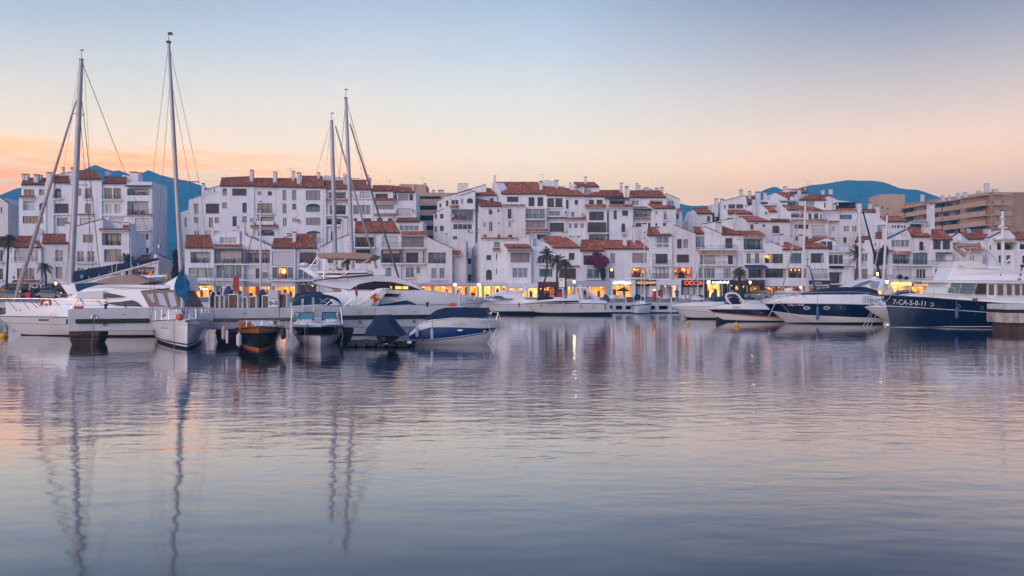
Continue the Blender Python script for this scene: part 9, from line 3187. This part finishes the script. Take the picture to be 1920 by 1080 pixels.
# ------------------------------------------------------------------ palms and other plants
M_FROND = mat('palm_frond', (0.12, 0.105, 0.035), 0.7, noise=0.6, nscale=1.2, col2=(0.028, 0.028, 0.012))
M_FROND2 = mat('dry_palm_frond', (0.16, 0.085, 0.025), 0.7, noise=0.6, nscale=1.2, col2=(0.040, 0.035, 0.012))
M_TRUNK = mat('palm_trunk', (0.085, 0.052, 0.042), 0.9, noise=0.5, nscale=5, stretch=(1, 1, 3), bump=0.8, bscale=12)
M_BOUG = mat('bougainvillea_bloom', (0.33, 0.035, 0.085), 0.8, noise=0.6, nscale=1.5, col2=(0.10, 0.018, 0.032))
M_LEAF = mat('green_leaves', (0.050, 0.055, 0.016), 0.8, noise=0.5, nscale=1.5)
M_RUSSET = mat('russet_foliage', (0.085, 0.026, 0.020), 0.8, noise=0.6, nscale=1.2)
def frond(mb, c, az, up, L, droop, rnd, wid=0.32):
 """curved rib with two rows of leaflets"""
 n = 9
 d = Vector((math.cos(az), math.sin(az), 0))
 pts = []
 for k in range(n + 1):
  t = k / n
  r = L * (t - 0.10 * t * t)
  pts.append(c + d * r * math.cos(up) + Vector((0, 0, L * (math.sin(up) * t - droop * t * t))))
 side = Vector((-d.y, d.x, 0))
 for k in range(n):
  a, b = pts[k], pts[k + 1]
  mb.quad(a - side * 0.025, a + side * 0.025, b + side * 0.02, b - side * 0.02)
  for j in range(2):
   p = a.lerp(b, j / 2)
   t = (k + j / 2) / n
   if t < 0.08:
    continue
   ll = wid * 2.0 * (math.sin(math.pi * min(1, 0.12 + t * 0.95)) ** 0.6) * rnd.uniform(0.8, 1.15)
   fw = (b - a).normalized()
   for sg in (1, -1):
    tip = p + side * sg * ll * 0.75 + fw * ll * 0.55 - Vector((0, 0, ll * rnd.uniform(0.15, 0.55)))
    mb.face([p - fw * 0.035, tip, p + fw * 0.05])
def palm(label, crown, trunk, Y, L, nf=34, m=M_FROND, droop=0.55, tr=0.17, up=(0.05, 1.35), seed=1, m2=None):
 rnd = random.Random(seed)
 pts = [at(x, y, Y) for x, y in trunk]
 base = pts[-1].copy()
 if base.z > QUAY_Z:
  base.z = QUAY_Z - 0.05
  pts.append(base)
 t = thing('palm_tree', label, 'palm tree', (pts[-1].x, Y, QUAY_Z), group='palms along the quay')
 full = []
 for a, b in zip(pts[:-1], pts[1:]):
  for k in range(5):
   full.append(a.lerp(b, k / 5))
 full.append(pts[-1])
 mb = MB()
 n = len(full)
 mb.tube(full, [tr * (0.95 + 0.35 * (k / n) ** 3) * (1 + 0.05 * (k % 2)) for k in range(n)], 9)
 mb.build('trunk', M_TRUNK, t, smooth=True)
 c = at(*crown, Y)
 c = pts[0].copy() if (c - pts[0]).length < 0.3 else c
 for part_m, cnt, u0, u1, dr in ((m, nf, up[0], up[1], droop), (m2 or M_FROND2, nf // 3, -0.7, 0.1, 0.45)):
  mb = MB()
  for k in range(cnt):
   az = k * 2.399 + rnd.uniform(-0.3, 0.3)
   uu = u0 + (u1 - u0) * ((k + 0.5) / cnt) + rnd.uniform(-0.1, 0.1)
   frond(mb, pts[0] + Vector((rnd.uniform(-0.1, 0.1), rnd.uniform(-0.1, 0.1), rnd.uniform(0, 0.15))), az, uu, L * rnd.uniform(0.8, 1.1), dr * rnd.uniform(0.7, 1.3), rnd, 0.11 * L)
  mb.build('crown', part_m, t, recalc=False, kind='stuff')
 mb = MB()
 mb.lathe(pts[0], [(tr, -0.55), (tr * 1.7, -0.2), (tr * 1.5, 0.1), (0.05, 0.35)], 9)
 mb.build('crown_shaft', M_FROND2, t, smooth=True)
palm('tall palm with arching dark fronds at the left edge', (16, 452), [(15.5, 452), (15, 480), (13.5, 510), (12, 545)], 135, 3.0, 30, droop=0.75, up=(0.2, 1.45), seed=2)
palm('small shaggy palm in front of the bar with the JOYS sign', (83, 500), [(84, 500), (86, 520), (86, 548)], 128, 2.0, 26, M_FROND2, 0.85, 0.16, (-0.2, 1.3), 3)
palm('feathery palm behind the navy sail cover of the left yacht', (238, 486), [(238.5, 492), (238, 510), (238, 530)], 130, 2.5, 34, M_FROND, 0.35, 0.22, (0.3, 1.4), 4)
palm('leaning palm with a curved trunk at left of the centre palm group', (1023, 478), [(1025, 478), (1026, 495), (1023, 520), (1015, 545), (1011, 560)], 124, 2.3, 30, M_FROND, 0.55, 0.14, (-0.1, 1.35), 5)
palm('upright palm in the middle of the centre palm group', (1044, 486), [(1045, 488), (1044.5, 510), (1044, 535)], 126, 2.0, 30, M_FROND2, 0.6, 0.15, (-0.3, 1.3), 6)
palm('drooping palm with a slanted trunk at right of the centre palm group', (1058, 490), [(1058, 492), (1062, 515), (1058, 545), (1055, 562)], 122, 2.0, 28, M_FROND, 0.95, 0.13, (-0.4, 1.2), 7)
palm('bushy palm hanging over the dark shop beside the lantern', (1386, 510), [(1386, 508), (1387, 530), (1388, 552)], 124, 1.75, 44, M_FROND2, 0.85, 0.24, (-0.7, 1.4), 8)
palm('feathery palm with a slim trunk left of the bare mast on the right', (1607, 478), [(1607.5, 477), (1607, 500), (1604, 530), (1603, 550)], 128, 2.3, 30, M_FROND, 0.28, 0.14, (0.1, 1.45), 9)
palm('yellowish fan palm under the beige flybridge awning', (652, 487), [(652, 488), (652, 510), (652, 540)], 135, 1.7, 36, M_FROND2, 0.7, 0.2, (-0.6, 1.2), 10)
def leaf_mass(mb, c, rx, ry, rz, n, rnd, size=0.22):
 for k in range(n):
  u = Vector((rnd.gauss(0, 1), rnd.gauss(0, 1), rnd.gauss(0, 1))).normalized() * (rnd.random() ** 0.4)
  p = Vector((c[0] + u.x * rx, c[1] + u.y * ry, c[2] + u.z * rz))
  a = Vector((rnd.uniform(-1, 1), rnd.uniform(-1, 1), rnd.uniform(-1, 1))).normalized() * size * rnd.uniform(0.6, 1.3)
  b = a.cross(Vector((rnd.uniform(-1, 1), rnd.uniform(-1, 1), rnd.uniform(-1, 1)))).normalized() * size * 0.6
  mb.face([p - a, p + b, p + a, p - b])
def shrub(name, label, cat, masses, stem, Y, m, sm=M_TRUNK, seed=1, size=0.2):
 rnd = random.Random(seed)
 pts = [at(x, y, Y) for x, y in stem]
 t = thing(name, label, cat, pts[-1])
 mb = MB()
 mb.tube(pts, [0.06] + [0.10] * (len(pts) - 1), 6)
 for (x, y, rx, ry) in masses:
  c = at(x, y, Y)
  mb.tube([pts[0], pts[0].lerp(c, 0.6) + Vector((0.1, 0, 0.1)), c], [0.06, 0.04, 0.02], 5)
 mb.build('stem', sm, t, smooth=True)
 mb = MB()
 s = Y / FPX
 for (x, y, rx, ry) in masses:
  c = at(x, y, Y)
  leaf_mass(mb, c, rx * s, 0.7, ry * s, int(26 * rx * ry * s * s * 14) + 120, rnd, size)
 mb.build('crown', m, t, recalc=False, kind='stuff')
shrub('bougainvillea', 'purple red bougainvillea bush climbing the house above the grey shop band', 'bougainvillea', [(1108, 489, 14, 8), (1122, 484, 14, 10), (1133, 490, 10, 9), (1124, 497, 12, 8), (1129, 506, 6, 7), (1118, 478, 8, 6)], [(1125, 500), (1129, 515), (1131, 528)], 147.6, M_BOUG, seed=3)
shrub('creeper', 'green creeper hanging below the purple bougainvillea', 'creeper', [(1131, 516, 5, 9), (1128, 508, 5, 5)], [(1130, 508), (1131, 526)], 147.2, M_LEAF, seed=4)
shrub('cypress_shrub', 'russet shaggy shrub in the gap right of the blue hill', 'shrub', [(333, 492, 8, 18), (330, 478, 6, 10), (338, 508, 7, 16), (328, 512, 6, 14)], [(333, 500), (332, 555)], 152, M_RUSSET, seed=5, size=0.3)
shrub('balcony_plants', 'tall green plants filling the loggia behind the crossed masts', 'plant', [(1654, 478, 6, 14), (1660, 470, 5, 12), (1650, 490, 6, 8)], [(1655, 478), (1655, 494)], 148.6, M_LEAF, seed=6)
shrub('terrace_shrub', 'leafy potted plants on the balcony right of the pale shutters', 'plant', [(1687, 519, 5, 4), (1700, 521, 3, 3)], [(1687, 520), (1687, 524)], 148.5, M_RUSSET, seed=7, size=0.14)
# ------------------------------------------------------------------ lettering to plain meshes
bpy.context.view_layer.update()
dg = bpy.context.evaluated_depsgraph_get()
for o in FONTS:
 me = bpy.data.meshes.new_from_object(o.evaluated_get(dg))
 nm = o.name
 n = bpy.data.objects.new('lettering_mesh', me)
 COL.objects.link(n)
 n.parent, n.location, n.rotation_euler, n.scale = o.parent, o.location, o.rotation_euler, o.scale
 if 'kind' in o:
  n['kind'] = o['kind']
 bpy.data.objects.remove(o)
 n.name = nm
